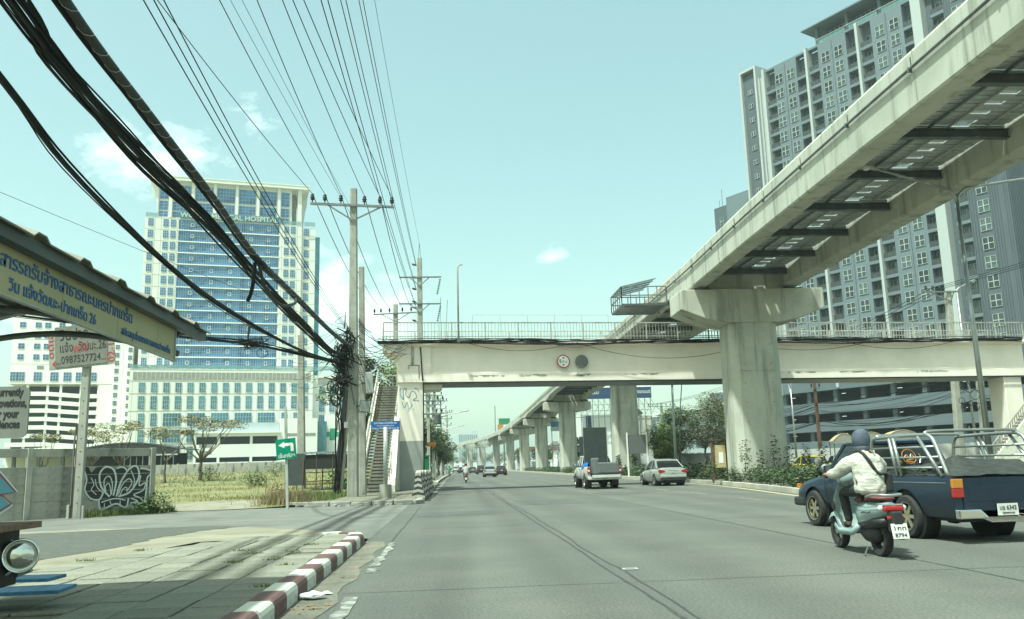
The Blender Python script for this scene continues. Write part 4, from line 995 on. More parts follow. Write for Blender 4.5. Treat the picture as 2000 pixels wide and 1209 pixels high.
# ------------------------------------------------------------------ monorail viaduct
def mono(y): return interp([(-20, 15.9), (10, 15.95), (24, 16.0), (36, 16.15), (46, 16.45), (64, 16.6), (90, 16.7), (700, 16.75)], y) + bend(y)
COLS = [-32, 7, 46, 82, 126, 170, 214, 260, 304, 345, 380, 450]
via = thing('monorail_viaduct', 'elevated concrete monorail viaduct curving over the median into the distance', 'viaduct', (0, 0, 0))
for i, y in enumerate(COLS):
    if i < 2: continue
    x = mono(y) + (.25 if i == 2 else .1); big = i == 2
    pr_ = empty('pier', (x, y, 0)); pr_.parent = via
    pr_.rotation_euler = (0, 0, math.atan2(-(mono(y + 5) - mono(y - 5)), 10))
    wb, wt = (1.42, 1.33) if big else (1.24, 1.2); d = 1.25 if big else 1.0; c = .38
    def octo(w, dd, z): return [(-w + c, -dd, z), (w - c, -dd, z), (w, -dd + c, z), (w, dd - c, z), (w - c, dd, z), (-w + c, dd, z), (-w, dd - c, z), (-w, -dd + c, z)]
    zc = 8.8 if big else 9.05
    b = MB().loft([octo(wb, d, -.2), octo(lerp(wb, wt, .5), d, zc * .6), octo(wt, d, zc + .4)])
    b.build('column', 'conc', pr_)
    if big:
        for hx in (-.75, .75):
            for hz in range(7): MB().cyl((hx, -d - .004, 1.2 + hz * 1.05), (hx, -d + .02, 1.2 + hz * 1.05), .045, n=10).build('tie_hole', 'conc_old', pr_)
    if big: MB().loft([octo(wt * 1.012, d * 1.012, 6.05), octo(wt * 1.012, d * 1.012, 6.07)]).build('pour_line', 'conc_old', pr_)
    hw = 4.02 if big else 3.5
    if big: cp = [(-1.5, 8.72), (1.5, 8.72), (2.7, 8.98), (hw, 9.5), (hw, 10.55), (hw - .05, 10.6), (-hw + .05, 10.6), (-hw, 10.55), (-hw, 9.5), (-2.7, 8.98)]
    else: cp = [(-1.5, 9.0), (1.5, 9.0), (hw, 9.35), (hw, 10.5), (-hw, 10.5), (-hw, 9.35)]
    MB().prism(cp, -1.3 if big else -1.05, 1.3 if big else 1.05, 'y').build('cap', 'conc', pr_, bevel=.08)
    for s in (-2.62, 2.62): MB().box(s - .55, s + .55, -.6, .6, 10.5 if not big else 10.6, 10.79).build('bearing', 'steel_dark', pr_)
    MB().box(-2.2, 2.2, -.55, .55, 10.62, 11.7).build('cross_head', 'conc', pr_)
def beam_side(s, name):
    for a, c in zip(COLS, COLS[1:]):
        rings = []; n = 14
        for i in range(n + 1):
            t = i / n; y = lerp(a + .04, c - .04, t); x = mono(y) + s
            hz = 0 if c <= 50 else .38 * smooth01(min(t, 1 - t) / .16)
            w = .425
            zb, zt = 10.79 + hz, 12.45
            rings.append([(x - w, y, zb + .06), (x - w + .06, y, zb), (x + w - .06, y, zb), (x + w, y, zb + .06), (x + w, y, zt - .1), (x + w - .05, y, zt), (x - w + .05, y, zt), (x - w, y, zt - .1)])
        MB().loft(rings).build(name, 'conc_beam', via)
beam_side(-2.62, 'guideway_beam'); beam_side(2.62, 'guideway_beam')
# conduit and brackets on the outer face
for s, sx in ((-2.62, -1), (2.62, 1)):
    pts = [(mono(y) + s + sx * .50, y, 11.88) for y in [8 + 3 * i for i in range(60)]]
    MB().tube(pts, .045, 6).build('conduit', 'steel_mid', via)
    pts = [(mono(y) + s + sx * .45, y, 12.12) for y in [8 + 3 * i for i in range(60)]]
    MB().beam(pts[0], pts[0], .01)
    if sx < 0:
        bk = MB().box(-.12, 0, -.03, .03, -.07, .07).mesh('bracket')
        for i in range(26): y = 17.2 + 3.9 * i; put('bracket', bk, 'steel_mid', via, (mono(y) - 2.62 - .425, y, 11.86))
        for i in range(26): y = 17.2 + 3.9 * i; MB().box(-.01, .01, -.012, .012, 0, .32).build('pin', 'steel_dark', via, (mono(y) - 3.055, y, 11.92))
        jt = MB().box(-.004, 0, -.018, .018, 10.9, 12.4).mesh('beam_joint')
        for i in range(13): put('beam_joint', jt, 'conc_old', via, (mono(9.0 + 6 * i) - 2.62 - .426, 9.0 + 6 * i, 0))
        for yy in (52, 55, 50): MB().box(-.006, 0, -.35, .35, -.06, .06).build('decal', 'lamp_amber', via, (mono(yy) - 3.05, yy, 12.2))
# deck between the beams: cross beams, grating, pipes, pale quads coloured as gaps of daylight
xb = MB().box(-2.19, 2.19, -.11, .11, 11.34, 11.37).box(-2.19, 2.19, -.02, .02, 11.37, 11.62).box(-2.19, 2.19, -.11, .11, 11.62, 11.65).mesh('cross_beam')
y = 9.2; k = 0
while y < 330:
    if min(abs(y - c) for c in COLS) > 1.2: put('cross_beam', xb, 'steel_dark', via, (mono(y), y, 0))
    if y < 175:
        x = mono(y + 1.95)
        pan = [(-2.15, -.95), (-.91, .30), (.42, .50), (1.0, 2.15)]
        for (a, c) in ((-2.17, -1.26), (-1.25, -.28), (-.27, .29), (.97, 2.17)):
            b = MB()
            nn = 12
            for i in range(nn): yy = 3.6 * i / nn; b.box(a, c, yy, yy + 3.6 / nn * .82, 11.80 if i % 2 else 11.81, 11.83)
            b.box(a, c, -.1, 3.78, 11.831, 11.845)
            b.build('grating_panel', 'panel_grate', via, (x, y + .2, 0))
        for j in range(5):
            yy = .15 + .72 * j
            MB().box(.28, .98, 0, .46, 11.80, 11.84).build('step_plate', 'panel_grate', via, (x, y + yy, 0))
            MB().add([(.42, .47, 11.815), (.84, .47, 11.815), (.84, .70, 11.825), (.42, .70, 11.825)], [(0, 1, 2, 3)]).build('painted_gap', 'painted_daylight', via, (x, y + yy, 0))
        for px_, r_ in ((-1.0, .035), (-.45, .05), (.2, .04), (1.45, .035)): MB().cyl((px_, 0, 11.72), (px_, 3.9, 11.72), r_, n=6).build('pipe', 'galv_paint' if px_ != -.45 else 'steel_mid', via, (x, y, 0))
    else:
        MB().box(-2.18, 2.18, 0, 3.88, 11.7, 11.76).build('grating_panel', 'panel_grate', via, (mono(y + 2), y, 0))
    y += 3.9; k += 1
# emergency platform cage left of the beam
cg = empty('platform_cage', (0, 0, 0)); cg.parent = via
x0, x1, y0, y1 = 10.6, 13.4, 50.6, 54.0
MB().box(x0, x1, y0, y1, 10.86, 10.98).build('floor_frame', 'steel_dark', cg)
MB().box(x0 + .1, x1, y0 + .1, y1 - .1, 10.981, 11.0).build('floor_grate', 'panel_grate', cg)
for a, c in (((x0, y0), (x1, y0)), ((x0, y1), (x1, y1)), ((x0, y0), (x0, y1))):
    for z in (11.5, 12.05): MB().beam((*a, z), (*c, z), .06).build('rail', 'steel_mid', cg)
    for i in range(6): t = i / 5; q_ = (lerp(a[0], c[0], t), lerp(a[1], c[1], t)); MB().beam((*q_, 10.98), (*q_, 12.05), .05).build('post', 'steel_mid', cg)
for i in range(5): yy = lerp(y0, y1, i / 4); MB().beam((x0, yy, 12.05), (x1 - .6, yy, 12.55), .05).build('roof_bar', 'steel_mid', cg)
MB().quad((x0, y0, 12.08), (x1 - .6, y0, 12.58), (x1 - .6, y1, 12.58), (x0, y1, 12.08)).build('mesh_screen', 'c_rail', cg)
for yy in (y0 + .3, y1 - .3): MB().beam((x0 + .2, yy, 10.9), (x1 + .3, yy, 11.0), .12, .2).build('bracket', 'steel_mid', cg)

# ------------------------------------------------------------------ street lamps
def lamp_post(name, label, loc, h, arms, rz=0, group=None, r0=.11, cat='street lamp'):
    t = thing(name, label, cat, loc, rz, group)
    MB().box(-.2, .2, -.2, .2, -.05, .06).build('base_plate', 'steel_mid', t)
    MB().tube([(0, 0, 0), (0, 0, h * .5), (0, 0, h)], [r0, r0 * .75, r0 * .52], 10).build('pole', 'galv', t, smooth=True)
    MB().box(-.07, .07, -.03 - r0 * .9, -r0 * .8, .6, 1.1).build('hatch', 'galv_paint', t)
    for dx, L_, up in arms:
        pts = [(0, 0, h - .45), (dx * .04, 0, h - .12), (dx * .22, 0, h + .10), (dx * .6, 0, h + .26), (dx * L_, 0, h + up)]
        MB().tube(curve(pts, 5), .052, 8).build('arm', 'galv', t, smooth=True)
        hd = empty('lamp_head', (dx * L_, 0, h + up)); hd.parent = t; hd.rotation_euler = (0, R(-10) * dx, 0)
        rings = []
        for a, w, zt, zb in ((-.1, .05, .04, -.03), (.08, .10, .08, -.05), (.30, .155, .12, -.04), (.55, .16, .13, -.03), (.70, .11, .09, -.02), (.76, .02, .03, 0)):
            rings.append([(dx * a, w * math.cos(q), (zt if math.sin(q) > 0 else -zb) * math.sin(q)) for q in [2 * PI * j / 12 for j in range(12)]])
        MB().loft(rings).build('housing', 'galv_paint', hd, smooth=True)
        MB().lathe([(.001, -.10), (.09, -.085), (.135, -.02), (.13, 0)], c=(dx * .42, 0, -.02), n=14).build('glass_bowl', 'lamp_white', hd, smooth=True)
    return t
lamp_post('street_lamp', 'tall twin armed grey street lamp in the median in front of the condominium', (18.28, 28, .16), 10.35, ((-1, 2.85, .95), (1, 2.85, .6)), 0)
lamp_post('street_lamp', 'grey street lamp reaching over the left lane by the far trees, nearest of that row', (-1.9, 108, .15), 7.4, ((1, 3.4, .75),), 0, 'street lamps along the left kerb')
lamp_post('street_lamp', 'second grey street lamp along the far left kerb', (-1.5, 150, .15), 7.6, ((1, 3.0, .75),), 0, 'street lamps along the left kerb')
lamp_post('street_lamp', 'third and farthest grey street lamp along the far left kerb', (-1.2, 190, .15), 7.6, ((1, 2.7, .75),), 0, 'street lamps along the left kerb')
lamp_post('street_lamp', 'single armed street lamp between the first pier and the parking decks', (25.5, 62, 0), 6.9, ((-1, 1.2, .3),), 0, None, .09)
lamp_post('street_lamp', 'curved arm street lamp beside the twin poles on the right', (44.6, 70, 0), 15.6, ((1, 1.2, .6),), 0, None, .12)

# ------------------------------------------------------------------ hospital tower
HA = R(14.2)
hosp = thing('hospital_tower', 'cream hospital tower with blue ribbon windows and flared crown lettered across the top', 'building', (-89.086, 250, 0), HA)
def wn(w, h, cols, rows, fr=.10, depth=.12, glass='h_glass', frame='h_mull', opener=False):
    g = MB().box(0, w, 0, .06, 0, h).mesh('glass')
    f = MB()
    for i in range(cols + 1): x = w * i / cols; f.box(max(0, x - fr / 2), min(w, x + fr / 2), -depth, -.003, 0, h)
    for j in range(rows + 1): z = h * j / rows; f.box(0, w, -depth + .01, -.006, max(0, z - fr / 2), min(h, z + fr / 2))
    if opener: f.box(w * .5, w * .98, -depth - .03, -depth + .0, h * .12, h * .16).box(w * .5, w * .98, -depth - .03, -depth, h * .38, h * .42).box(w * .5, w * .56, -depth - .03, -depth, h * .12, h * .42).box(w * .92, w * .98, -depth - .03, -depth, h * .12, h * .42)
    return g, f.mesh('frame'), glass, frame
def place_win(kind, parent, x, y, z, name='window', rz=0.0):
    g, f, gm, fm = kind
    o = put(name, g, gm, parent, (x, y, z), rz); put('frame', f, fm, o); return o
MB().box(-1.1, 8.2, 0, 22, 2, 77.6).box(-1.1, 8.2, -.0, .0, 2, 2).build('left_wing_wall', 'h_cream', hosp)
MB().box(37.5, 44.3, 0, 22, 2, 77.6).build('right_wing_wall', 'h_cream', hosp); MB().box(44.31, 48.6, 1.0, 22, 2, 76.8).build('right_wing_wall', 'h_cream', hosp)
MB().box(48.61, 50.2, 3, 20, 2, 75).build('side_wall', 'h_glass2', hosp)
MB().box(8.2, 37.5, .5, 22, 2, 77.9).build('core_wall', 'h_cream', hosp)
band = wn(29.1, 3.18, 44, 2, .07, .08)
for k in range(13):
    zt = 77.35 - 3.5 * k
    place_win(band, hosp, 8.3, .2, zt - 3.18, 'window_band')
    MB().box(8.2, 37.5, -.2, .5, zt - 3.5 + .04, zt - 3.20).build('floor_band', 'h_white', hosp)
    sash = MB()
    for x in (3.4, 9.2, 14.6, 20.4, 25.6): sash.box(x, x + .9, -.13, -.1, .9, 1.0).box(x, x + .9, -.13, -.1, 1.9, 2.0).box(x, x + .1, -.13, -.1, .9, 2.0).box(x + .8, x + .9, -.13, -.1, .9, 2.0)
    sash.build('sash_frames', 'h_white', hosp, (8.3, .2, zt - 2.95))
sw = wn(1.5, 2.25, 3, 3, .11, .06)
for k in range(13):
    z = 74.9 - 3.5 * k
    for x, v in ((-.3, .0), (3.9, 0), (5.95, 0), (38.95, 0), (40.95, 0), (45.1, 1.0)): place_win(sw, hosp, x, v - .08, z if x < 44 else z - .2)
b = MB()
for k in range(14):
    z = 77.4 - 3.5 * k; b.box(-1.1, 8.19, -.025, -.004, z, z + .09); b.box(37.51, 44.3, -.025, -.004, z, z + .09); b.box(44.32, 48.6, .975, .996, z - .3, z - .21)
for x in (1.6, 3.3, 7.9, 38.3, 43.0): b.box(x, x + .08, -.024, -.005, 31.5, 77.5)
b.build('wall_joints', 'h_joint', hosp)['kind'] = 'stuff'
cr = empty('crown', (0, 0, 0)); cr.parent = hosp
MB().box(2.2, 41.2, 1.2, 20, 77.9, 90).build('crown_wall', 'h_cream', cr)
for (a, c) in ((2.5, 4.9), (6.3, 11.2), (12.6, 17.6), (18.9, 24.0), (25.3, 30.2), (31.6, 36.5), (38.0, 40.4)):
    kk = wn(c - a, 4.5, max(2, int((c - a) / .85)), 4, .08, .06); place_win(kk, cr, a, 1.0, 83.85)
    kk = wn(c - a, 2.7, max(2, int((c - a) / .85)), 3, .08, .06); place_win(kk, cr, a, 1.0, 80.4)
    kk = wn(c - a, 1.7, max(2, int((c - a) / .85)), 2, .08, .06); place_win(kk, cr, a, 1.0, 78.2)
for x in (5.6, 11.9, 18.25, 24.65, 30.9, 37.25): MB().box(x - .45, x + .45, .2, 1.2, 78, 89.4).build('pilaster', 'h_cream', cr)
MB().prism([(2.2, 78), (1.85, 82), (1.0, 86.2), (-.6, 90.5), (2.2, 90.5)], .6, 20, 'y').build('flare', 'h_cream', cr)
MB().box(-.62, 46.5, -.6, 21, 89.45, 90.45).build('cornice', 'h_cream', cr)
MB().box(-.7, 46.6, -.7, 21.1, 90.45, 90.7).build('roof_edge', 'h_cream', cr)
MB().box(42.95, 44.2, .4, 3, 77.6, 89.45).build('fin_column', 'h_cream', cr)
MB().prism([(44.2, 77), (45.2, 77), (45.35, 80), (45.7, 83.5), (46.4, 87), (46.5, 89.45), (44.2, 89.45)], 8, 20, 'y').build('flare', 'h_cream', cr)
MB().box(41.2, 42.94, 6, 20, 79.5, 89.45).build('recess_wall', 'h_louver', cr)
text('WORLD MEDICAL HOSPITAL', 2.2, 'letter_cream', hosp, (8.5, -.35, 78.05), FACE, width=28.6, depth=.12, bold=.03)
MB().box(8.2, 37.5, .0, .3, 77.9, 79.9).build('sign_backing', 'h_glass2', hosp)
for a, c in ((-1.1, 2.2), (37.9, 44.0), (45.0, 48.4)): MB().box(a, c, .1, .16, 77.6, 79.0).build('terrace_glass', 'h_teal', hosp)
# podium
pod = thing('hospital_podium', 'cream tiled hospital podium with rows of tall blue green windows', 'building', (-89.086, 250, 0), HA)
MB().box(-2.4, 47.9, -6, -.3, 1.5, 31.2).build('wall', 'h_cream', pod); MB().box(47.91, 62, -4, 6, 1.5, 29.9).build('wall', 'h_cream', pod)
MB().box(-1.6, 47.2, -6.1, -6.003, 28.2, 30.35).build('louver_strip', 'h_louver', pod); MB().box(49.5, 62, -4.1, -4.003, 27.0, 29.2).build('louver_strip', 'h_louver', pod)
b = MB()
for i in range(42): b.box(-1.6 + 1.18 * i, -1.52 + 1.18 * i, -6.14, -6.101, 28.2, 30.35)
b.build('louver_bars', 'h_cream', pod)['kind'] = 'stuff'
b = MB()
for z in (27.75, 24.15, 19.3, 14.5, 10.0, 31.0): b.box(-2.4, 47.9, -6.05, -6.002, z, z + .12)
for i in range(31): b.box(-2.4 + 1.6 * i + .75, -2.4 + 1.6 * i + .81, -6.03, -6.003, 5, 27.7)
b.build('wall_joints', 'h_joint', pod)['kind'] = 'stuff'
S = .976                        # the podium front stands six metres nearer than the tower
w1, w2, w3, w4 = wn(1.6, 2.75, 3, 2, .10, .06, 'h_glass2', opener=True), wn(1.6, 3.7, 3, 3, .10, .06, 'h_glass2', opener=True), wn(4.7, 3.6, 6, 3, .10, .06, 'h_glass2'), wn(1.6, 3.6, 3, 3, .10, .06, 'h_glass2', opener=True)
for i in range(15): place_win(w1, pod, .13 + 3.2 * i, -6.12, 24.6); place_win(w2, pod, .13 + 3.2 * i, -6.12, 19.85)
for i in range(2):
    place_win(w4, pod, .3 + 3.2 * i, -6.12, 15.1); place_win(w4, pod, .4 + 3.2 * i, -6.12, 10.5); place_win(w4, pod, .4 + 3.2 * i, -6.12, 5.7)
for i in range(5):
    x = 6.75 + 6.4 * i; place_win(w3, pod, x, -6.12, 15.1)
    if i < 2: place_win(w3, pod, x, -6.12, 10.5); place_win(w3, pod, x + .2, -6.12, 5.7)
for i in range(2): place_win(w4, pod, 39 + 3.4 * i, -6.12, 15.1)
for i in range(4): place_win(w1, pod, 50 + 3.0 * i, -4.12, 23.8); place_win(w2, pod, 50 + 3.0 * i, -4.12, 19.0); place_win(w4, pod, 50 + 3.0 * i, -4.12, 14.4)
MB().box(-2.3, 62, -5.8, -5.74, 31.2, 32.5).build('terrace_glass', 'h_teal', pod)
b = MB(); rr = random.Random(77); leaf_quads(b, [(rr.uniform(-2, 9), -5.4 + rr.uniform(-.2, .4), 31.3 + rr.random() * 1.1) for i in range(500)] + [(rr.uniform(9, 46), -5.2, 31.3 + rr.random() * .6) for i in range(500)], .5, rr); b.build('planting', 'leaf_dark', pod)
# low white block in front of the podium
lb = thing('white_annex', 'long white low building with dark window strips below the podium', 'building', (-89.086, 250, 0), HA)
MB().box(38.3, 48.5, -16, -10, 1.5, 16.4).build('wall', 'far_white', lb)
zz = [(1.5, 4.6), (5.9, 9.4), (11.6, 12.4)]
for a, c in zz: MB().box(15.5, 38.29, -16, -10, a, c).build('wall', 'far_white', lb)
MB().box(15.5, 38.29, -12, -10, 4.6, 11.6).build('recess_wall', 'h_dark', lb)
for x in (15.5, 21.6, 30.2, 37.6): MB().box(x, x + .68, -15.99, -12, 4.6, 11.6).build('pier', 'far_white', lb)
MB().box(15.2, 38.4, -16.6, -9, 12.4, 12.8).build('canopy', 'far_white', lb); MB().box(15.6, 38.2, -14, -9, 12.8, 15.4).build('parapet', 'far_blue', lb)
for x, z in ((17, 6.8), (17, 8.6)): MB().box(x, x + 3.2, -16.05, -16.003, z, z + .9).build('window', 'h_louver', lb)
for x in (40, 45): MB().box(x - .2, x + 3.0, -16.05, -16.003, 11.4, 12.2).build('window', 'h_louver', lb)
MB().box(48.6, 51.2, -15, -10, 1.5, 15.5).build('glass_stair', 'h_glass2', lb); MB().box(51.3, 64, -12, -8, 1.5, 17.5).build('wall', 'far_white', lb)
MB().box(52.4, 54.0, -12.06, -12.003, 10.2, 13.6).build('green_cross', 'med_green', lb); MB().box(51.5, 54.9, -12.055, -12.004, 11.2, 12.6).build('green_cross', 'med_green', lb)
MB().box(15, 52, -17.2, -16.9, 1.4, 4.2).build('forecourt_wall', 'far_blue', lb)
# parking building
pk = thing('parking_building', 'white parking building with dark horizontal openings left of the podium', 'building', (-89.086, 250, 0), HA)
MB().box(-33.5, -7.4, 0, 18, 27.4, 47).build('upper_wall', 'h_white', pk); MB().box(-7.39, -2.45, -.2, 18, 1.5, 47).build('stair_wall', 'h_white', pk)
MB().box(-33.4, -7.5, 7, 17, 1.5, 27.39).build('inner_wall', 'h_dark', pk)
MB().box(-10.9, -7.41, .01, 7, 1.5, 27.38).build('end_wall', 'h_white', pk)
cols = (-28.9, -23.9, -20.6, -15.5, -11.0)
for j in range(11):
    zt = 25.3 - 2.32 * j
    for a, c, d0, d1 in ((-33.4, -23.95, 0, 0), (-23.95, -15.5, 0, .75), (-15.5, -10.9, .75, .75)):
        MB().prism([(a, zt - 1.15 - d0 * .9), (c, zt - 1.15 - d1 * .9), (c, zt - d1 * .9), (a, zt - d0 * .9)], .0, .3, 'y').build('parapet', 'h_white', pk)
for x in cols: MB().box(x - .3, x + .3, .31, .9, 1.5, 27.38).build('column', 'h_white', pk)
pw1 = wn(2.0, 2.45, 3, 3, .12, .05); pw2 = wn(1.5, 1.5, 2, 2, .1, .05); pw3 = wn(1.05, 1.3, 3, 2, .13, .05, 'h_dark')
for x in (-33.3, -31.8, -27.55, -23.4, -20.1, -17.0, -13.65): place_win(pw1, pk, x, -.08, 28.3)
for z in (34.25, 37.3, 40.3, 43.3):
    for x in (-31.9, -28.0, -25.6, -22, -19, -15): place_win(pw2, pk, x, -.08, z)
MB().box(-26.9, -25.2, -.06, -.004, 31.6, 32.6).build('vent', 'h_louver', pk)
for k in range(13): place_win(pw3, pk, -7.1, -.28, 28.3 + 2.3 * (k - 6)); place_win(pw3, pk, -3.7, -.28, 29.85 + 2.3 * (k - 6))
b = MB()
for x in (-5.0,): b.box(x, x + .06, -.24, -.203, 2, 46)
for z in (33, 40): b.box(-33.5, -7.4, -.03, -.003, z, z + .06)
b.box(-33.5, -7.4, -.03, -.003, 27.4, 27.5); b.build('wall_joints', 'h_joint', pk)['kind'] = 'stuff'

# ------------------------------------------------------------------ grey condominium on the right
CA = R(-60.56)
con = thing('condominium', 'tall grey condominium with white window frames and pale vertical fins behind the viaduct', 'building', (60.722, 160.435, 0), CA)
FL0, NF, PIT = 16.6, 21, 3.0
ZT = 77.9
solid = [(6.4, 6.75), (8.95, 14.1), (16.45, 16.95), (19.75, 25.1), (27.35, 27.85), (30.8, 36.15), (38.2, 39.9)]
balc = [(6.75, 8.95), (14.1, 16.45), (16.95, 19.75 - .6), (25.1, 27.35), (27.85, 30.8 - .6), (36.15, 38.2), (41.0, 43.2)]
MB().box(4.4, 48.4, 1.35, 16, 15, ZT - .2).build('core_wall', 'c_reveal', con)
for a, c in ((8.95, 14.1), (19.15, 25.1), (30.2, 36.15)): MB().box(a, c, 0, 1.34, 15, ZT).build('wall_panel', 'c_grey', con)
for a, c in ((6.2, 6.75), (16.45, 16.95), (27.35, 27.85)): MB().box(a, c, -.55, 1.34, 13.5, ZT + .6).build('white_fin', 'c_white', con)
MB().box(38.2, 39.9, -.8, 1.34, 13.5, ZT + 1.2).build('white_fin', 'c_white', con)
MB().box(39.91, 41.0, .9, 1.34, 15, ZT).build('dark_slot', 'c_dark', con)
MB().box(43.2, 48.4, 0, 1.34, 15, ZT).build('dark_wall_panel', 'c_dark', con)
for i in range(7): x = 43.4 + .42 * i if i < 3 else 46.6 + .4 * (i - 3); MB().box(x, x + .06, -.12, -.002, 15, ZT).build('rib', 'c_dark', con)
for a, c in ((11.4, 11.5), (22.1, 22.2), (33.1, 33.2)): MB().box(a, c, -.06, -.003, 15, ZT).build('rib', 'c_dark', con)
MB().box(6.76, 43.19, .02, 1.33, FL0 + PIT * NF - 2.2 + .9, ZT - .003).build('parapet', 'c_grey', con)
cw = wn(1.7, 1.95, 2, 2, .11, .06, 'c_glass', 'c_frame'); cd = wn(1.6, 2.1, 2, 1, .10, .05, 'c_glass', 'c_frame')
rail_m = {}
acm = MB().box(0, .75, 0, .28, 0, .55).mesh('air_conditioner')
for k in range(20):
    z = FL0 + PIT * k
    for u in (10.0, 12.75, 20.75, 23.5, 31.9, 34.65, 45.5): place_win(cw, con, u - .85, -.07, z + .55)
    for (a, c) in balc:
        w = c - a
        if w not in rail_m: rail_m[w] = MB().box(0, w, 0, .03, 0, .95).mesh('railing'); rail_m[(w, 's')] = MB().box(0, w, 0, 1.33, 0, .55).mesh('slab_edge')
        put('slab_edge', rail_m[(w, 's')], 'c_grey', con, (a, 0.003, z - .55))
        put('railing', rail_m[w], 'c_rail', con, (a, .1, z + .003))
        place_win(cd, con, a + (w - 1.6) * .7, 1.28, z + .1, 'balcony_door')
        if (k * 7 + int(a * 3)) % 3: put('air_conditioner', acm, 'c_frame', con, (a + .15 + .5 * ((k + int(a)) % 2), .35, z + .02))
MB().box(4.4, 48.4, .03, 1.33, 14.99, FL0 - .56).build('spandrel', 'c_grey', con)
for a, c in ((19.15, 19.75), (30.2, 30.8)): pass
# corner tower
MB().box(.6, 4.4, .3, 10, 13, 79.2).build('corner_tower', 'c_dark', con)
for a, c in ((.35, .8), (4.15, 4.6)): MB().box(a, c, -.4, 10, 13, 79.8).build('white_fin', 'c_white', con)
MB().box(.35, 4.6, -.4, 10, 79.81, 80.3).build('white_cap', 'c_white', con)
MB().box(4.61, 6.19, .8, 6, 15, 77.4).build('slot_wall', 'c_glass', con); MB().box(4.6, 6.19, .5, .79, 15, 77.5).box(4.6, 5.0, .2, .5, 15, 77.5).build('slot_wall', 'c_white', con)
cs = wn(1.15, .95, 2, 1, .12, .06, 'c_glass', 'c_frame')
for k in range(20): place_win(cs, con, 1.9, .22, FL0 + PIT * k + 1.3)
# penthouse
MB().box(18.8, 47, 3.2, 14, 77.8, 81.9).build('penthouse_wall', 'c_dark', con)
MB().prism([(16.2, 82.0), (62, 82.0), (62, 82.5), (16.2, 82.2)], -.6, 15, 'y').build('penthouse_roof', 'c_grey', con)
for u in (18.9, 25.4, 32, 38.6): MB().box(u - .3, u + .3, .4, 1.2, 77.8, 82).build('penthouse_column', 'c_dark', con)
for a, c in ((19.3, 25), (25.8, 31.6), (32.4, 38.2)):
    MB().box(a, c, .25, .3, 78, 79.3).build('glass_balustrade', 'h_teal', con); place_win(wn(c - a, 2.4, 6, 2, .09, .05, 'c_glass', 'c_frame'), con, a, 3.1, 79.2)
MB().beam((19, .2, 79.35), (40, .2, 79.35), .08).build('balustrade_rail', 'c_frame', con)
# flank of the right wing, running back from the corner
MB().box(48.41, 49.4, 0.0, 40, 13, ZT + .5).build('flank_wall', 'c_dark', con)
for i in range(9): MB().box(49.401, 49.5, .4 + .5 * i, .47 + .5 * i, 15, ZT).build('rib', 'c_dark', con)
for i in range(2): x = 48.7 + .35 * i; MB().box(x, x + .06, -.10, -.002, 15, ZT).build('rib', 'c_dark', con)
cf = wn(1.0, 1.7, 1, 2, .1, .06, 'c_glass', 'c_frame')
for k in range(20):
    z = FL0 + PIT * k
    place_win(cf, con, 49.47, 7.2, z + .6, 'window', PI / 2)
    place_win(cf, con, 49.47, 20.2, z + .6, 'window', PI / 2)
    MB().box(49.402, 49.75, 9.6, 9.95, z + 1.6, z + 1.9).build('air_outlet', 'black', con)
    MB().box(49.403, 49.45, 12.2, 15.6, z + .3, z + 2.5).build('balcony_recess', 'c_reveal', con); place_win(cd, con, 49.52, 12.8, z + .3, 'balcony_door', PI / 2)
    MB().box(49.46, 49.9, 12.0, 15.8, z - .2, z + .25).build('slab_edge', 'c_grey', con)
# low left wing
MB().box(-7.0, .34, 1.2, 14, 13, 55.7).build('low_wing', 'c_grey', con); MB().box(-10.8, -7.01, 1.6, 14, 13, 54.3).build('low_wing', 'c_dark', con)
for k in range(12): place_win(cw, con, -4.3, 1.13, FL0 + PIT * k + .55); place_win(cf, con, -9.3, 1.53, FL0 + PIT * k + .6)
MB().cyl((-9.6, 3, 54.2), (-9.6, 3, 58.5), .06, n=6).build('mast', 'steel_mid', con); MB().cyl((-10.4, 3, 54.2), (-10.4, 3, 56.3), .05, n=6).build('mast', 'steel_mid', con)
# open parking decks under the flats
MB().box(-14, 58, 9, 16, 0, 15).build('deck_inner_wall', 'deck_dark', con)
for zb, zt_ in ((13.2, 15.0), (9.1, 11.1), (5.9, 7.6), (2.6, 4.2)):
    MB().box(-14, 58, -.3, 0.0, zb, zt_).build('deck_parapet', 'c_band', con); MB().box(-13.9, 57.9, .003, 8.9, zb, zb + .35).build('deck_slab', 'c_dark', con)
for i in range(13): MB().box(-13 + 5.6 * i, -12.2 + 5.6 * i, .4, 1.2, 0, 14.9).build('deck_column', 'c_band', con)
for z in (11.9, 8.6, 5.5):
    for i in range(6): MB().box(-10 + 11 * i + z % 3, -9.2 + 11 * i + z % 3, 3, 3.15, z + .7 if z > 10 else z - .1, z + .78 if z > 10 else z - .02).build('ceiling_light', 'parking_light', con)

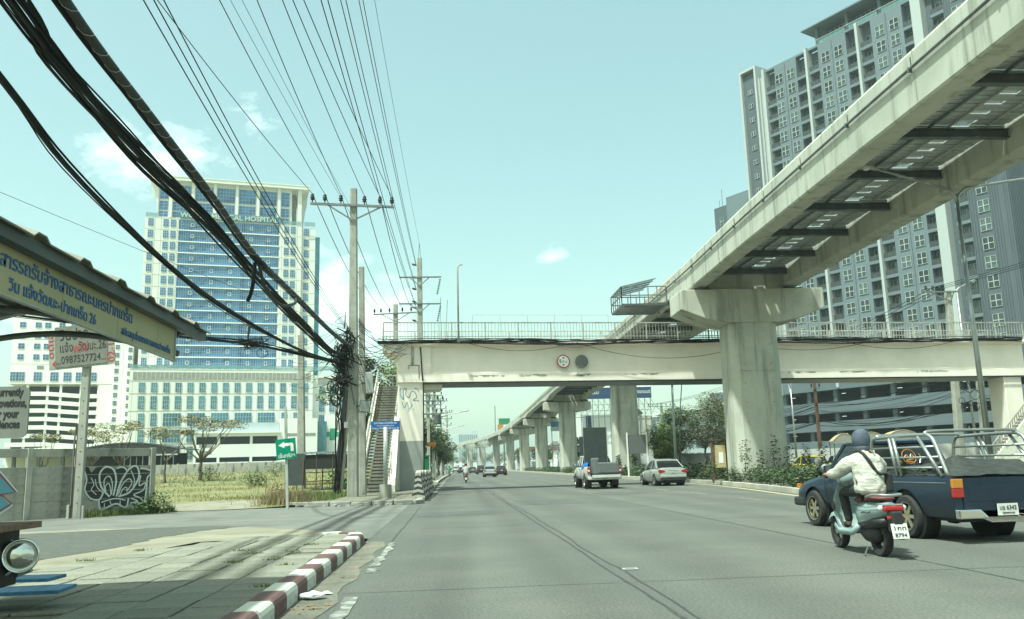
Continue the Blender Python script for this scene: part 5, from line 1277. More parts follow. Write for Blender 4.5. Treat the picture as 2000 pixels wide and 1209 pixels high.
# ------------------------------------------------------------------ far buildings and billboards
bw = thing('white_warehouse', 'plain white windowless building behind the second pier', 'building', (0, 0, 0))
MB().box(27, 43.0, 190, 215, 0, 12.2).build('wall', 'far_white', bw); MB().box(30.2, 31.4, 189.7, 189.99, 0, 12.0).build('dark_strip', 'navy', bw)
MB().prism([(39.0, 12.2), (43.2, 12.2), (41.2, 14.2)], 189, 215, 'y').build('gable_roof', 'brown_roof', bw); MB().box(41.6, 45, 188.5, 205, 0, 11.6).build('side_wall', 'conc', bw)
bl = thing('billboard', 'billboard with navy lettered strip on a tall lattice frame behind the second pier', 'billboard', (0, 188, 0))
MB().box(27.5, 45.0, 0, .6, 16.0, 20.5).build('panel', 'far_white', bl); MB().box(27.5, 45.0, -.1, -.004, 15.6, 18.1).build('navy_strip', 'navy', bl)
text('ตู้บรรทุก • ตู้คอนเทนเนอร์', 1.1, 'sign_white', bl, (38.6, -.13, 16.7), FACE, width=6.2); text('แบบครบ', 1.1, 'sign_white', bl, (29, -.13, 16.7), FACE, width=4)
for i in range(14):
    x = 27.6 + 1.32 * i; MB().beam((x, .3, 0), (x, .3, 15.6), .12).build('lattice_post', 'steel_mid', bl)
    MB().beam((x, .3, 12), (x + 1.32, .3, 14), .07).build('lattice_brace', 'steel_mid', bl); MB().beam((x, .3, 15.5), (x + 1.32, .3, 13.6), .07).build('lattice_brace', 'steel_mid', bl)
for z in (11.6, 13.0, 14.3): MB().beam((27.5, .3, z), (45, .3, z), .09).build('lattice_rail', 'steel_mid', bl)
ap = thing('apartment_block', 'pale blue white apartment block with stepped roofs right of the second pier', 'building', (0, 230, 0))
for x0, x1, h in ((52, 56.5, 13.5), (56.6, 60.5, 14.2), (60.6, 64, 13.4), (64.1, 69, 15.2)):
    MB().box(x0, x1, 0, 10, 0, h).build('wall', 'far_blue', ap); MB().box(x0 - .2, x1 + .15, -.4, 10.2, h, h + .35).build('roof', 'far_white', ap)
    for z in (2, 5, 8, 11):
        for x in (x0 + .5, (x0 + x1) / 2 + .2): MB().box(x, x + 1.3, -.08, -.003, z, z + 1.6).build('window', 'far_glass', ap)
ft = thing('distant_tower', 'hazy pale apartment tower far beyond the curve of the viaduct', 'building', (17, 900, 0))
MB().box(-9.6, 10.5, 0, 14, 0, 36).build('wall', 'far_blue', ft); MB().box(4, 10, 1, 12, 36, 39).build('roof_room', 'far_blue', ft)
b = MB()
for i in range(9): b.box(-9 + 2.2 * i, -8 + 2.2 * i, -.2, -.01, 2, 35)
b.build('window_columns', 'far_glass', ft)['kind'] = 'stuff'
fb2 = thing('far_billboard', 'small green and orange billboard on a mast above the far viaduct', 'billboard', (20, 335, 0))
MB().cyl((-2.8, 0, 0), (-2.8, 0, 25), .16).build('mast', 'steel_mid', fb2); MB().box(-1.4, 3.0, 0, .3, 16.5, 20).build('panel', 'green_plastic', fb2); MB().box(-1.9, .4, -.2, 0, 15.5, 17.6).build('panel', 'lamp_amber', fb2); MB().box(.4, 3, -.18, 0, 15.6, 17.5).build('panel', 'far_white', fb2); MB().cyl((.5, .2, 0), (.5, .2, 17), .3).build('post', 'steel_mid', fb2)
fb3 = thing('far_billboard', 'pale blue billboard panel between the third and fourth piers', 'billboard', (18.5, 150, 0))
MB().box(-1.0, .8, 0, .2, 7.2, 8.9).build('panel', 'far_blue', fb3); MB().box(-1.0, .8, -.05, -.003, 8.0, 8.9).build('panel', 'h_glass', fb3)
for x in (-.8, .6): MB().beam((x, .3, .1), (x, .3, 7.4), .12).build('post', 'steel_mid', fb3)
for z in (3, 5): MB().beam((-.8, .3, z), (.6, .3, z - 1.0), .06).build('brace', 'steel_mid', fb3)
for i, (x, y, w, h, m) in enumerate([(2, 520, 26, 6, 'far_white'), (-22, 480, 24, 7, 'far_blue'), (34, 420, 20, 7, 'far_white'), (30, 300, 14, 6.5, 'far_white'), (46, 330, 16, 9, 'far_blue')]):
    o = thing('shophouse', ['low pale shophouse where the road bends out of sight', 'low bluish shophouse left of the road bend', 'pale shophouse beyond the far piers', 'pale low shophouse behind the fourth pier', 'bluish shophouse deep behind the third pier'][i], 'building', (x, y, 0), 0, 'distant shophouses')
    MB().box(-w / 2, w / 2, 0, 12, 0, h).build('wall', m, o); MB().prism([(-w / 2 - .4, h), (w / 2 + .4, h), (w / 2 - 1, h + 1.4), (-w / 2 + 1, h + 1.4)], -.5, 12.5, 'y').build('roof', 'brown_roof' if i % 2 else 'h_louver', o)
    for j in range(int(w / 4)): MB().box(-w / 2 + 1 + 4 * j, -w / 2 + 3.4 + 4 * j, -.08, -.003, .2, 2.8).build('shutter', 'far_glass', o); MB().box(-w / 2 + 1.2 + 4 * j, -w / 2 + 3 + 4 * j, -.08, -.003, 4, 5.4).build('window', 'far_glass', o)
# hoarding and canopies across the road
hd = thing('metal_hoarding', 'pale corrugated metal hoarding along the opposite roadside', 'fence', (0, 0, 0))
hp = [(22.5, 112), (25.5, 92), (29, 82), (34.6, 76), (40, 62), (46, 50)]
cm = MB()
for i in range(12): x = .25 * i; cm.add([(x, 0, 0), (x + .125, -.035, 0), (x + .25, 0, 0), (x, 0, 2.1), (x + .125, -.035, 2.1), (x + .25, 0, 2.1)], [(0, 1, 4, 3), (1, 2, 5, 4)])
cmm = cm.mesh('sheet')
for (a, c) in zip(hp, hp[1:]):
    d = Vector((c[0] - a[0], c[1] - a[1])); n = int(d.length / 3) + 1; an = math.atan2(d.y, d.x)
    for k in range(n): put('sheet', cmm, 'hoarding', hd, (a[0] + d.x * k / n, a[1] + d.y * k / n, 0.02), an)
for i, (x, w, z) in enumerate(((27.4, 1.5, 2.45), (29.4, 1.9, 2.5), (31.7, 2.4, 2.6))):
    cnp = thing('arched_canopy', ['smallest beige arched canopy by the hoarding, left of three', 'middle beige arched canopy of three by the hoarding', 'largest beige arched canopy of three by the hoarding'][i], 'canopy', (x, 58, 0), R(-20), 'arched canopies across the road')
    arc = [(-w / 2 + w * j / 10, z + .5 * math.sin(PI * j / 10)) for j in range(11)]
    MB().prism(arc + [(q, r_ - .05) for q, r_ in arc[::-1]], 0, 4.0, 'y').build('roof', 'beige_pvc', cnp)
    MB().add([(q, .02, r_ - .03) for q, r_ in arc] + [(w / 2, .02, z - .2), (-w / 2, .02, z - .2)], [tuple(range(13))]).build('gable', 'h_louver', cnp)
    for sx in (-1, 1):
        for yy in (.1, 3.9): MB().cyl((sx * (w / 2 - .05), yy, 0), (sx * (w / 2 - .05), yy, z), .04).build('post', 'steel_mid', cnp)
struct(MB().box(34.02, 58, 30, 76, .0, .12).build('opposite_pavement', 'mortar'))

# ------------------------------------------------------------------ utility poles
ins_m = MB().lathe([(.02, -.14), (.03, 0), (.085, .02), (.10, .06), (.06, .09), (.105, .12), (.11, .17), (.06, .20), (.09, .23), (.07, .30), (.03, .34), (.001, .35)], n=12).mesh('insulator', True)
def pole(name, label, loc, h, w0=.22, w1=.14, arms=(), lean=(0, 0), mat='conc_pole', group=None, holes=0):
    t = thing(name, label, 'utility pole', loc, 0, group); dx, dy = lean
    def ring(w, z, s): c = w * .2; x, y = dx * s, dy * s; return [(x - w + c, y - w, z), (x + w - c, y - w, z), (x + w, y - w + c, z), (x + w, y + w - c, z), (x + w - c, y + w, z), (x - w + c, y + w, z), (x - w, y + w - c, z), (x - w, y - w + c, z)]
    MB().loft([ring(w0, -.2, 0), ring(lerp(w0, w1, .5), h * .5, .5), ring(w1, h, 1)]).build('shaft', mat, t)
    for k in range(holes): z = 1.2 + (h - 1.6) * k / holes; w = lerp(w0, w1, z / h); MB().cyl((dx * z / h, -w - .004, z), (dx * z / h, -w + .01, z), .02, n=6).build('bolt_hole', 'black', t)
    for z, x0, x1, tilt, xs, brace in arms:
        s = z / h; ax, yy = dx * s, -lerp(w0, w1, s) - .06
        MB().beam((x0, yy, z - tilt * x0), (x1, yy, z - tilt * x1), .10, .11).build('crossarm', 'steel_mid', t)
        for x in xs: put('insulator', ins_m, 'insul', t, (x, yy, z - tilt * x + .17))
        if brace:
            for sx in (-1, 1): MB().beam((ax, yy, z - .75), (sx * brace, yy, z - .04 - tilt * sx * brace), .05, .07).build('brace', 'steel_mid', t)
    return t
P1 = (-4.50, 39.6, .1)
xs1 = [-1.99, -1.40, -.64, .48, 1.22, 1.79]
pole('utility_pole', 'tall pale concrete pole with six insulators on its crossarm at the corner', P1, 14.6, .25, .155, [(13.72, -2.08, 1.9, .05, xs1, 1.25)], (-.06, 0), holes=16)
pole('utility_pole', 'darker shorter pole right behind the tall corner pole', (-4.22, 41.2, .1), 11.1, .17, .13, (), (-.12, 0), 'conc_old')
op = pole('utility_pole', 'leaning old pole strapped with conduits left of the tall corner pole', (-5.62, 43.2, .2), 6.9, .17, .12, (), (.66, 0), 'conc_old')
for k in range(5): MB().tube([(-.24 + .07 * k, -.22, 0), (-.20 + .05 * k + .3, -.2, 3.4), (.36 + .04 * k, -.18, 6.4)], .035, 6).build('conduit', 'cable_grey', op)
MB().box(-.1, .12, -.38, -.2, 3.1, 3.6).build('meter_box', 'galv_paint', op); MB().box(.3, .52, -.38, -.2, 3.2, 3.5).build('meter_box', 'galv_paint', op)
pole('utility_pole', 'plain grey pole standing alone in the grass behind the green sign', (-8.93, 52, .2), 9.35, .24, .17, (), (-.2, 0), 'conc_pole')
xs2 = [-1.85, -1.28, -.52, .62, 1.40]
pole('utility_pole', 'second crossarm pole seen over the footbridge railing', (-4.85, 75, .15), 15.7, .24, .2, [(14.85, -1.95, 1.9, -.04, xs2, 1.2)], (0, 0))
tp = pole('utility_pole', 'tallest pole with two long side arms and hanging insulator strings beyond the footbridge', (-2.5, 70, .15), 18.7, .27, .2, [(17.0, -1.7, 1.82, .0, [], .8), (14.72, -1.72, 1.78, .01, [], .8), (9.6, -1.6, 1.7, .01, [], .8)], (0, 0))
for x in (-.12, .12): MB().beam((x, 0, 18.6), (0, 0, 20.0), .04).build('top_spike', 'steel_mid', tp)
disc = MB().lathe([(.02, 0), (.11, .03), (.03, .08), (.03, .12)], n=10).mesh('insulator_disc')
for z in (16.9, 14.6):
    for k in range(9): put('insulator_disc', disc, 'insul', tp, (1.7 - .03 * k, -.2, z - .16 - .15 * k), (0, R(12), 0))
for z in (18.1, 16.0, 14.4): put('insulator', ins_m, 'insul', tp, (-.33, 0, z), (0, R(-70), 0)); put('insulator', ins_m, 'insul', tp, (-.33, .0, z - 1.1), (0, R(-70), 0))
fars = [(-2.35, 84, 9.6, .0), (-2.0, 88, 8.6, .4), (-2.9, 96, 12.5, .7), (-2.6, 118, 13, .5), (-2.5, 145, 13, .6), (-2.0, 175, 13, .3)]
for i, (x, y, h, s) in enumerate(fars):
    t = pole('utility_pole', ['thin crossarmed pole nearest behind the footbridge column', 'short pole with transformer behind the footbridge column', 'third pole in the cluster behind the footbridge column', 'pole above the far roadside trees', 'next pole beyond the far roadside trees', 'farthest pole along the left roadside'][i], (x + bend(y), y, .15), h, .17, .12, [(h - .6, -1.2, 1.2, 0, [-1, -.3, .5, 1.0], .7), (h - 1.9, -1.1, 1.1, 0, [-1, .9], .6), (h - 3.2, -.9, .9, 0, [-.8, .8], 0)], (0, 0), 'conc_old', 'poles along the left roadside')
    if i == 1:
        MB().lathe([(.3, 0), (.36, .05), (.36, .95), (.3, 1.05), (.1, 1.2)], c=(.45, -.2, h - 3.0), n=14).build('transformer', 'steel_dark', t, smooth=False)
PR = (36.9, 60, .1)
pole('utility_pole', 'crossarmed concrete pole in front of the condominium, left of two', PR, 13.3, .26, .2, [(13.2, -1.3, 1.35, .0, [-1.25, -.7, -.15], .9)], (.6, 0), group='roadside poles by the condominium')
pole('utility_pole', 'plain concrete pole beside it, right of two by the condominium', (38.9, 60, .1), 9.0, .26, .2, (), (.3, 0), group='roadside poles by the condominium')
pole('utility_pole', 'slim brown pole before the parking decks', (36.2, 82, .1), 8.6, .16, .12, [(8.0, -.5, .5, 0, [-.4, .4], 0)], mat='rust')
pole('utility_pole', 'distant crossarmed pole before the pale apartment block', (37.6, 150, .1), 11.6, .25, .2, [(11.0, -2.6, 2.6, 0, [-2.4, -1.6, -.8, .8, 1.6, 2.4], 1), (9.4, -2.2, 2.2, 0, [], 1)], (0, 0), 'conc_old')
for i, (x, y, h, l) in enumerate(((18.5, 70, 9.2, .1), (19.1, 71, 9.0, .75), (23.3, 150, 11, .0), (26.5, 160, 12, 0))):
    t = thing('mast', ['straight grey steel mast behind the silver sedan', 'thin leaning dark mast behind the silver sedan', 'thin mast between the second and third piers', 'thin mast carrying wires left of the second pier'][i], 'mast', (x, y, .16))
    MB().tube([(0, 0, 0), (l * .25, 0, h * .5), (l, 0, h)], [.13 if i == 0 else .06, .1 if i == 0 else .05, .09 if i == 0 else .04], 8).build('shaft', 'galv_paint' if i == 0 else 'steel_mid', t, smooth=True); MB().box(-.2, .2, -.2, .2, -.02, .05).build('base_plate', 'steel_mid', t)

# ------------------------------------------------------------------ wires
def sag(a, c, s, n=18):
    a, c = Vector(a), Vector(c); return [a.lerp(c, i / n) - Vector((0, 0, s * 4 * (i / n) * (1 - i / n))) for i in range(n + 1)]
def wire(label, pts, r, group, name='overhead_wire', mat='cable', n=5):
    return tag(MB().tube(pts, r, n).build(name, mat), label, 'wire', group)
yA = 39.6 - .25
X21 = [-7.71, -6.04, -5.03, -4.34, -4.05, -3.75]
nth = ['leftmost', 'second', 'third', 'fourth', 'fifth', 'sixth']
for i, x in enumerate(xs1):
    xa = P1[0] + x; za = 13.72 + .1 - .05 * x + .49; k = (yA + 4) / (yA - 21)
    e = (xa + (X21[i] - xa) * k, -4, za + .35)
    wire(f'{nth[i]} overhead wire running from the corner pole insulators over the camera', sag((xa, yA, za), e, .75, 24), .014, 'power wires from the corner pole')
    if i < 5: wire(f'{nth[i]} wire strung from the corner pole back to the second crossarm pole', sag((xa, yA, za), (-4.85 + xs2[i], 74.7, 15.5 + .04 * xs2[i]), .7), .02, 'power wires to the second pole')
for i, (xa, za, x2, y2, z2) in enumerate([(-2.8, 18.2, -3.04, 28.2, 18.0), (-2.75, 18.15, -2.9, 28.2, 18.0), (-2.8, 16.1, -3.24, 24.9, 16.0), (-2.75, 16.05, -3.08, 24.9, 16.0), (-2.8, 14.55, -3.28, 21.0, 13.8), (-2.75, 14.5, -3.1, 21.0, 13.8), (-2.5, 20.1, -2.55, 28.5, 18.4)]):
    k = (70 + 6) / (70 - y2)
    wire(['first', 'second', 'third', 'fourth', 'fifth', 'sixth', 'finest topmost'][i] + ' high wire running overhead to the tallest pole', sag((xa, 69.8, za), (xa + (x2 - xa) * k, -6, za + (z2 - za) * k + .9), .9, 26), .015 if i < 6 else .009, 'high wires to the tallest pole')
for i, (x, z) in enumerate(((-.75, 15.4), (-.72, 13.1), (-.2, 15.2))): wire(['left','middle','right'][i] + ' slack conductor leaving the insulator strings of the tallest pole', sag((x, 69.8, z), (-1.4 + .3 * i, 96, 12.2 - .4 * i), .5), .018, 'conductors behind the footbridge')
wire('thin sagging wire crossing in front of the hospital crown', sag((-4.6, 39.4, 7.7), (-26, 10, 14.5), .5), .008, None)
for i in range(2): wire(['fine', 'finer'][i] + ' extra wire slanting over the hospital roof to the corner pole', sag((-4.4, 39.4, 13.2 - .3 * i), (-6.6 - .5 * i, -4, 15.2), .5), .007, None)
for i in range(3): wire(['left', 'middle', 'right'][i] + ' blue black service wire running beside the wrapped cable', sag((-4.5, 39.4, 7.4 + .05 * i), (-4.55 + .12 * i, -4, 10.3 + .2 * i), .95, 24), .011, 'service wires beside the wrapped cable')
wire('stray thin wire in the upper left corner beside the shelter roof', sag((-4.7, 8.6, 3.1), (-6.1, 6.2, 5.4), .1), .008, None)
def rope(label, path, R0, n, r, seed, twist=.5):
    rr = random.Random(seed); b = MB(); P = curve([Vector(p) for p in path], 5) if False else curve(path, 5)
    for k in range(n):
        a0 = rr.uniform(0, 2 * PI); rad = R0 * math.sqrt(rr.random()); tw = twist * rr.uniform(.3, 1.2); pts = []; j = rr.uniform(0, 6)
        for i, p in enumerate(P):
            a = a0 + tw * i * .12; rw = rad * (1 + .35 * math.sin(i * .55 + j)); pts.append((p[0] + math.cos(a) * rw, p[1], p[2] + math.sin(a) * rw))
        b.tube(pts, r * rr.uniform(.6, 1.4), 5)
    return tag(b.build('cable_bundle', 'cable'), label, 'cables')
A = [(-5.0, -3, 8.3), (-5.15, 5, 6.75), (-5.2, 9.6, 5.93), (-5.2, 11.4, 5.5), (-5.2, 14.9, 5.19), (-5.2, 18.8, 5.05), (-5.2, 24, 5.2), (-5.2, 31, 5.55), (-5.1, 37.6, 6.05), (-4.75, 39.3, 6.2)]
B_ = [(-5.1, -3, 9.3), (-5.2, 5, 7.7), (-5.2, 9.8, 7.0), (-5.2, 11.0, 6.79), (-5.2, 13.9, 6.65), (-5.2, 17.8, 6.68), (-5.2, 23.9, 6.5), (-5.1, 31, 6.3), (-5.0, 36.1, 6.25), (-4.75, 39.3, 6.6)]
C_ = [(-4.75, -3, 9.6), (-4.75, 5, 8.1), (-4.75, 10.0, 7.2), (-4.75, 13.3, 6.98), (-4.75, 16.9, 6.82), (-4.78, 20.7, 6.6), (-4.75, 26.3, 6.68), (-4.7, 33, 6.75), (-4.65, 39.3, 7.0)]
rope('lowest bundle of black telecom cables sweeping from upper left past the hospital', A, .055, 12, .016, 5, .8)
rope('thickest bundle of black telecom cables sweeping across the hospital facade', B_, .125, 28, .017, 6, .7)
rope('thin companion bundle of black cables running along the wrapped cable', [(x - .12, y, z + .02) for x, y, z in C_], .05, 7, .016, 8, .6)
wc = thing('wrapped_cable', 'thick spiral wrapped cable sweeping down to the corner pole', 'cables', (0, 0, 0))
P = curve(C_, 8); MB().tube(P, .066, 9).build('core', 'cable_grey', wc, smooth=True)
hx = []
for i in range(len(P) - 1):
    for s in range(6):
        t = s / 6; p = [lerp(P[i][c], P[i + 1][c], t) for c in range(3)]; a = (i * 6 + s) * .95; hx.append((p[0] + math.cos(a) * .074, p[1], p[2] + math.sin(a) * .074))
MB().tube(hx, .005, 4).build('spiral_wire', 'galv_paint', wc)
MB().tube([(-4.78, 20.4, 6.58), (-4.8, 21.6, 6.56), (-4.78, 22.6, 6.55)], [.04, .11, .05], 10).build('splice_closure', 'cable', wc, smooth=True)
MB().tube(curve([(-4.8, 21.2, 6.5), (-4.75, 21.8, 6.0), (-4.6, 23.0, 5.8), (-4.5, 24.4, 6.1), (-4.6, 25.2, 6.4)], 6), .045, 8).build('drip_loop', 'cable_grey', wc, smooth=True)
MB().tube(curve([(-4.85, 21.0, 6.5), (-4.95, 21.2, 5.9), (-5.1, 21.4, 5.6)], 6), .05, 8).build('drip_loop', 'cable', wc, smooth=True)
tg = thing('cable_tangle', 'dense tangle of black cables and coils on the tall corner pole', 'cables', (0, 0, 0))
rr = random.Random(99)
for k in range(34):
    c = Vector((-4.95 + rr.gauss(0, .16), 39.15 + rr.gauss(0, .2), 6.2 + rr.gauss(0, .7))); n = rr.randint(4, 6)
    pts = [tuple(c + Vector((rr.gauss(0, .28), rr.gauss(0, .22), rr.gauss(0, .5)))) for i in range(n)]
    MB().tube(curve(pts, 5), rr.choice((.012, .016, .022, .03)), 5).build('cable_loop', 'cable', tg)
for k in range(9):
    c = (-5.2 + rr.gauss(0, .12), 39.0 + rr.gauss(0, .15), 4.9 + rr.gauss(0, .3)); r_ = rr.uniform(.25, .5); a0 = rr.uniform(0, 3)
    MB().tube([(c[0] + math.cos(a) * r_ * .55, c[1] + math.sin(a) * .1 * math.cos(a0), c[2] + math.sin(a) * r_) for a in [2 * PI * j / 18 for j in range(18)]], rr.uniform(.014, .03), 5, closed=True).build('cable_coil', 'cable', tg)
for k in range(6): MB().tube(curve([(-4.8 + rr.uniform(-.3, .1), 39.2, 5.6), (-5.0 + rr.uniform(-.3, .2), 39.2, 4.3), (-5.1 + rr.uniform(-.3, .2), 39.5, 2.5), (-5.3 + rr.uniform(-.2, .2), 40, .3)], 4), .022, 5).build('cable_drop', 'cable', tg)
for k in range(6): MB().tube(curve([(-4.75, 39.3, 7.9 - .1 * k), (-4.85 + rr.uniform(-.15, .1), 39.15, 7.2 - .1 * k), (-4.95 + rr.uniform(-.2, .1), 39.1, 6.2)], 4), .028, 5).build('cable_drop', 'cable', tg)
lb_ = thing('side_cable_bundle', 'tangled cable bundle with coil reaching left from the corner pole past the shelter roof', 'cables', (0, 0, 0))
for k in range(9):
    o = [rr.gauss(0, .07) for i in range(6)]
    MB().tube(curve([(-4.8, 39.2, 6.1 + o[0]), (-6.6, 37.6, 6.45 + o[1]), (-8.4, 36.0, 6.70 + o[2]), (-10.6, 34.2, 6.8 + o[3]), (-14, 31, 7.0 + o[4]), (-26, 22, 7.6 + o[5])], 5), rr.choice((.014, .02, .03)), 5).build('cable', 'cable', lb_)
for k in range(26):
    c = Vector((-8.35, 36.0, 6.72)); pts = [tuple(c + Vector((rr.gauss(0, .38), rr.gauss(0, .2), rr.gauss(0, .14)))) for i in range(4)]
    MB().tube(curve(pts, 5), .014, 5).build('cable_loop', 'cable', lb_)
MB().tube([(-7.85 + math.cos(a) * .22, 35.7, 6.25 + math.sin(a) * .2) for a in [2 * PI * j / 18 for j in range(18)]], .016, 5, closed=True).build('cable_coil', 'cable', lb_)
MB().tube(curve([(-8.5, 35.9, 6.9), (-7.2, 30.5, 6.3), (-6.2, 26.5, 5.8), (-5.2, 24.2, 5.2)], 6), .04, 6).build('cable', 'cable', lb_)
fan = thing('service_drops', 'fan of thin service wires between corner pole and footbridge end', 'cables', (0, 0, 0))
for k in range(34):
    a = (-4.45 + rr.uniform(-.1, .2), 39.7, rr.uniform(5.2, 8.6)); c = (rr.uniform(-4.1, -2.2), 49.1 + rr.uniform(-.1, .1), rr.uniform(7.6, 8.9))
    MB().tube(sag(a, c, rr.uniform(.05, .6), 9), rr.choice((.007, .009, .013)), 4).build('service_wire', 'cable', fan)
for k in range(16):
    a = (-4.9 + rr.uniform(-.2, .2), 39.4, rr.uniform(5.4, 8.2)); c = (-9 + rr.uniform(-1, 1), 51.8, rr.uniform(6.0, 9.2))
    MB().tube(sag(a, c, rr.uniform(.05, .5), 9), rr.choice((.007, .009, .013)), 4).build('service_wire', 'cable', fan)
for k in range(6):
    MB().tube(sag((-4.3, 39.8, 6 + .25 * k), (-3.2 + .1 * k, 36.6 + k * 1.6, 3.2 + .5 * k), .3, 8), .01, 4).build('service_wire', 'cable', fan)
for i, (x, y, z, w, h, lab) in enumerate(((-3.76, 39.35, 5.27, .36, .98, 'tall white equipment box hung right of the corner pole'), (-3.95, 39.3, 4.18, .5, .55, 'squat grey equipment box tilted under the tall white one'))):
    bx_ = thing('equipment_box', lab, 'box', (x, y, z), 0); bx_.rotation_euler = (0, R(-4 if i == 0 else 5), R(8))
    MB().box(-w / 2, w / 2, -.15, .15, -h / 2, h / 2).build('case', 'galv_paint' if i == 0 else 'steel_mid', bx_, bevel=.02); MB().box(-w / 2 - .15, -w / 2 + .02, -.05, .05, -.05, .05).build('bracket', 'steel_dark', bx_)
    MB().box(-w / 2 + .03, w / 2 - .03, -.16, -.152, -h / 2 + .04, h / 2 - .04).build('door', 'galv_paint', bx_)
# wires of the opposite roadside
for i, x in enumerate((-1.25, -.7, -.15)):
    wire(['left', 'middle', 'right'][i] + ' wire running from the crossarm by the condominium into the distance', sag((37.5 + x, 59.8, 13.65), (37.6 - 2.4 + .8 * i, 149.8, 11.5), 1.6), .022, 'wires past the condominium')
    wire(['left', 'middle', 'right'][i] + ' wire running from the crossarm by the condominium out of the right edge', sag((37.5 + x, 59.8, 13.65), (40 + x, 18, 13.9), .6), .02, 'wires past the condominium')
rb = thing('roadside_cables', 'slack black cables between poles in front of the parking decks', 'cables', (0, 0, 0))
for k in range(16):
    z0 = rr.uniform(4.8, 7.2)
    MB().tube(sag((37.2 + rr.uniform(0, 1.6), 59.8, z0), (36.2 + rr.uniform(-.3, .3), 82, z0 - .2 + rr.uniform(-.5, .5)), rr.uniform(.3, 1.1), 12), rr.choice((.014, .02, .03)), 5).build('cable', 'cable', rb)
    MB().tube(sag((36.2, 82, z0 - .2), (33.5, 130, z0 - .5), rr.uniform(.5, 1.4), 10), .025, 5).build('cable', 'cable', rb)
    if k < 9: MB().tube(sag((38.8, 59.8, z0 + .3), (41, 30, z0 + .5), .5, 10), .02, 5).build('cable', 'cable', rb)
for k in range(6):
    c = (37.3 + .35 * k, 59.6, 5.6 + rr.uniform(-.9, .8)); r_ = rr.uniform(.2, .4)
    MB().tube([(c[0] + math.cos(a) * r_, c[1], c[2] + math.sin(a) * r_) for a in [2 * PI * j / 16 for j in range(16)]], .022, 5, closed=True).build('cable_coil', 'cable', rb)

# ------------------------------------------------------------------ vegetation along the roads
tree('street_tree', 'leafy dark green tree between the corner pole and the stairs', (-6.4, 60, .5), 9.2, 2.9, .22, 'leaf_mid', 20, 9000, .21, 51, None, .3, mats2='leaf_dark')
tree('street_tree', 'bright leafed tree behind the staircase landing', (-5.0, 64.5, .4), 9.6, 2.2, .2, 'leaf_lime', 13, 5200, .2, 52, None, .4, mats2='leaf_mid')
for i, (x, y, h, r_) in enumerate([(-3.9, 88, 6.2, 1.9), (-3.2, 98, 6.6, 2.0), (-2.9, 109, 6.2, 2.0), (-2.6, 121, 6.4, 2.1), (-2.7, 134, 5.6, 2.0), (-3.0, 150, 5.4, 2.0), (-3.2, 170, 5.2, 2.1), (-3.4, 195, 5.6, 2.4), (-4, 225, 6, 2.6)]):
    tree('pavement_tree', ['pavement tree nearest behind the footbridge column', 'second tree of the row on the far left pavement', 'third tree of the row on the far left pavement', 'fourth tree of the row on the far left pavement', 'fifth tree of the row on the far left pavement', 'sixth tree of the row on the far left pavement', 'seventh tree of the far left row', 'eighth tree of the far left row', 'ninth and last tree of the far left row'][i], (x + bend(y), y, .15), h * 1.05, r_ * 1.3, .14, 'leaf_mid' if i % 2 else 'leaf_dark', 14, 4600, .24, 60 + i, 'trees on the far left pavement', .3, mats2='leaf_mid' if i % 2 == 0 else 'leaf_dark')
for i, (x, y, h, r_, lf, m2) in enumerate([(26.5, 88, 8.6, 3.6, 'leaf_grey', 'leaf_mid'), (30.0, 94, 7.4, 3.4, 'leaf_mid', 'leaf_grey'), (23.4, 92, 5.4, 2.6, 'leaf_mid', 'leaf_lime'), (19.6, 78, 4.0, 1.3, 'leaf_lime', 'leaf_mid'), (27.8, 79, 4.6, 2.6, 'leaf_grey', 'leaf_mid'), (48, 190, 9, 5, 'leaf_dark', 'leaf_mid'), (31.5, 99, 8.2, 3.6, 'leaf_mid', 'leaf_grey'), (24.2, 90, 6.8, 3.0, 'leaf_mid', 'leaf_grey'), (25, 175, 6.5, 3.2, 'leaf_mid', 'leaf_dark'), (23, 215, 6, 3, 'leaf_grey', 'leaf_mid'), (8, 430, 9, 6, 'leaf_grey', 'leaf_mid'), (20, 400, 8, 5, 'leaf_mid', 'leaf_grey'), (-4, 420, 9, 6, 'leaf_mid', 'leaf_grey'), (24, 300, 7, 4, 'leaf_mid', 'leaf_grey')]):
    tree('roadside_tree', ['tall airy tree behind the silver sedan beside the first pier', 'broad tree just left of the first pier', 'mid green tree behind the grey mast', 'yellow green young tree left of the grey masts', 'low spreading tree before the hoarding by the first pier', 'dark round tree before the pale apartment block', 'tree partly hidden by the first pier', 'bushy tree crowding behind the grey masts', 'tree between third and fourth piers', 'hazy tree beyond the fourth pier', 'hazy tree where the road bends', 'hazy tree right of the road bend', 'hazy tree left of the road bend', 'hazy tree beyond the sixth pier'][i], (x, y, 0), h, r_ * 1.12, .16, lf, 17, 9000 if i < 5 or i == 7 else 2600, .18 if i < 5 or i == 7 else (.22 if i < 7 else .5), 80 + i, 'trees across the road', .3, mats2=m2)
rr = random.Random(17)
b, fl = MB(), MB()
for k in range(2300):
    y = 30 + 170 * rr.random() ** 3.0; a, c = medl(y) + .4, medr(y) - .3
    if y < 46: c = min(c, a + 4.5)
    x = rr.uniform(a, c); h = rr.uniform(.45, .95) if y < 60 else rr.uniform(.5, 1.0)
    s = 1 if y < 60 else 1.8
    leaf_quads(b, blob_pts((x, y, .16 + h * .5), (.32 * s, .32 * s, h * .55), 34, rr, .2), .14 * s, rr)
    if rr.random() < .28: leaf_quads(fl, [(x + rr.uniform(-.25, .25), y - .1, .16 + h * rr.uniform(.5, 1.05)) for q in range(3)], .07 * s, rr)
tag(b.build('median_shrubs', 'leaf_dark'), 'dense low green shrubs planted along the median', 'shrubs', kind='stuff'); tag(fl.build('median_flowers', 'flower'), 'yellow blossom scattered over the median shrubs', 'flowers', kind='stuff')
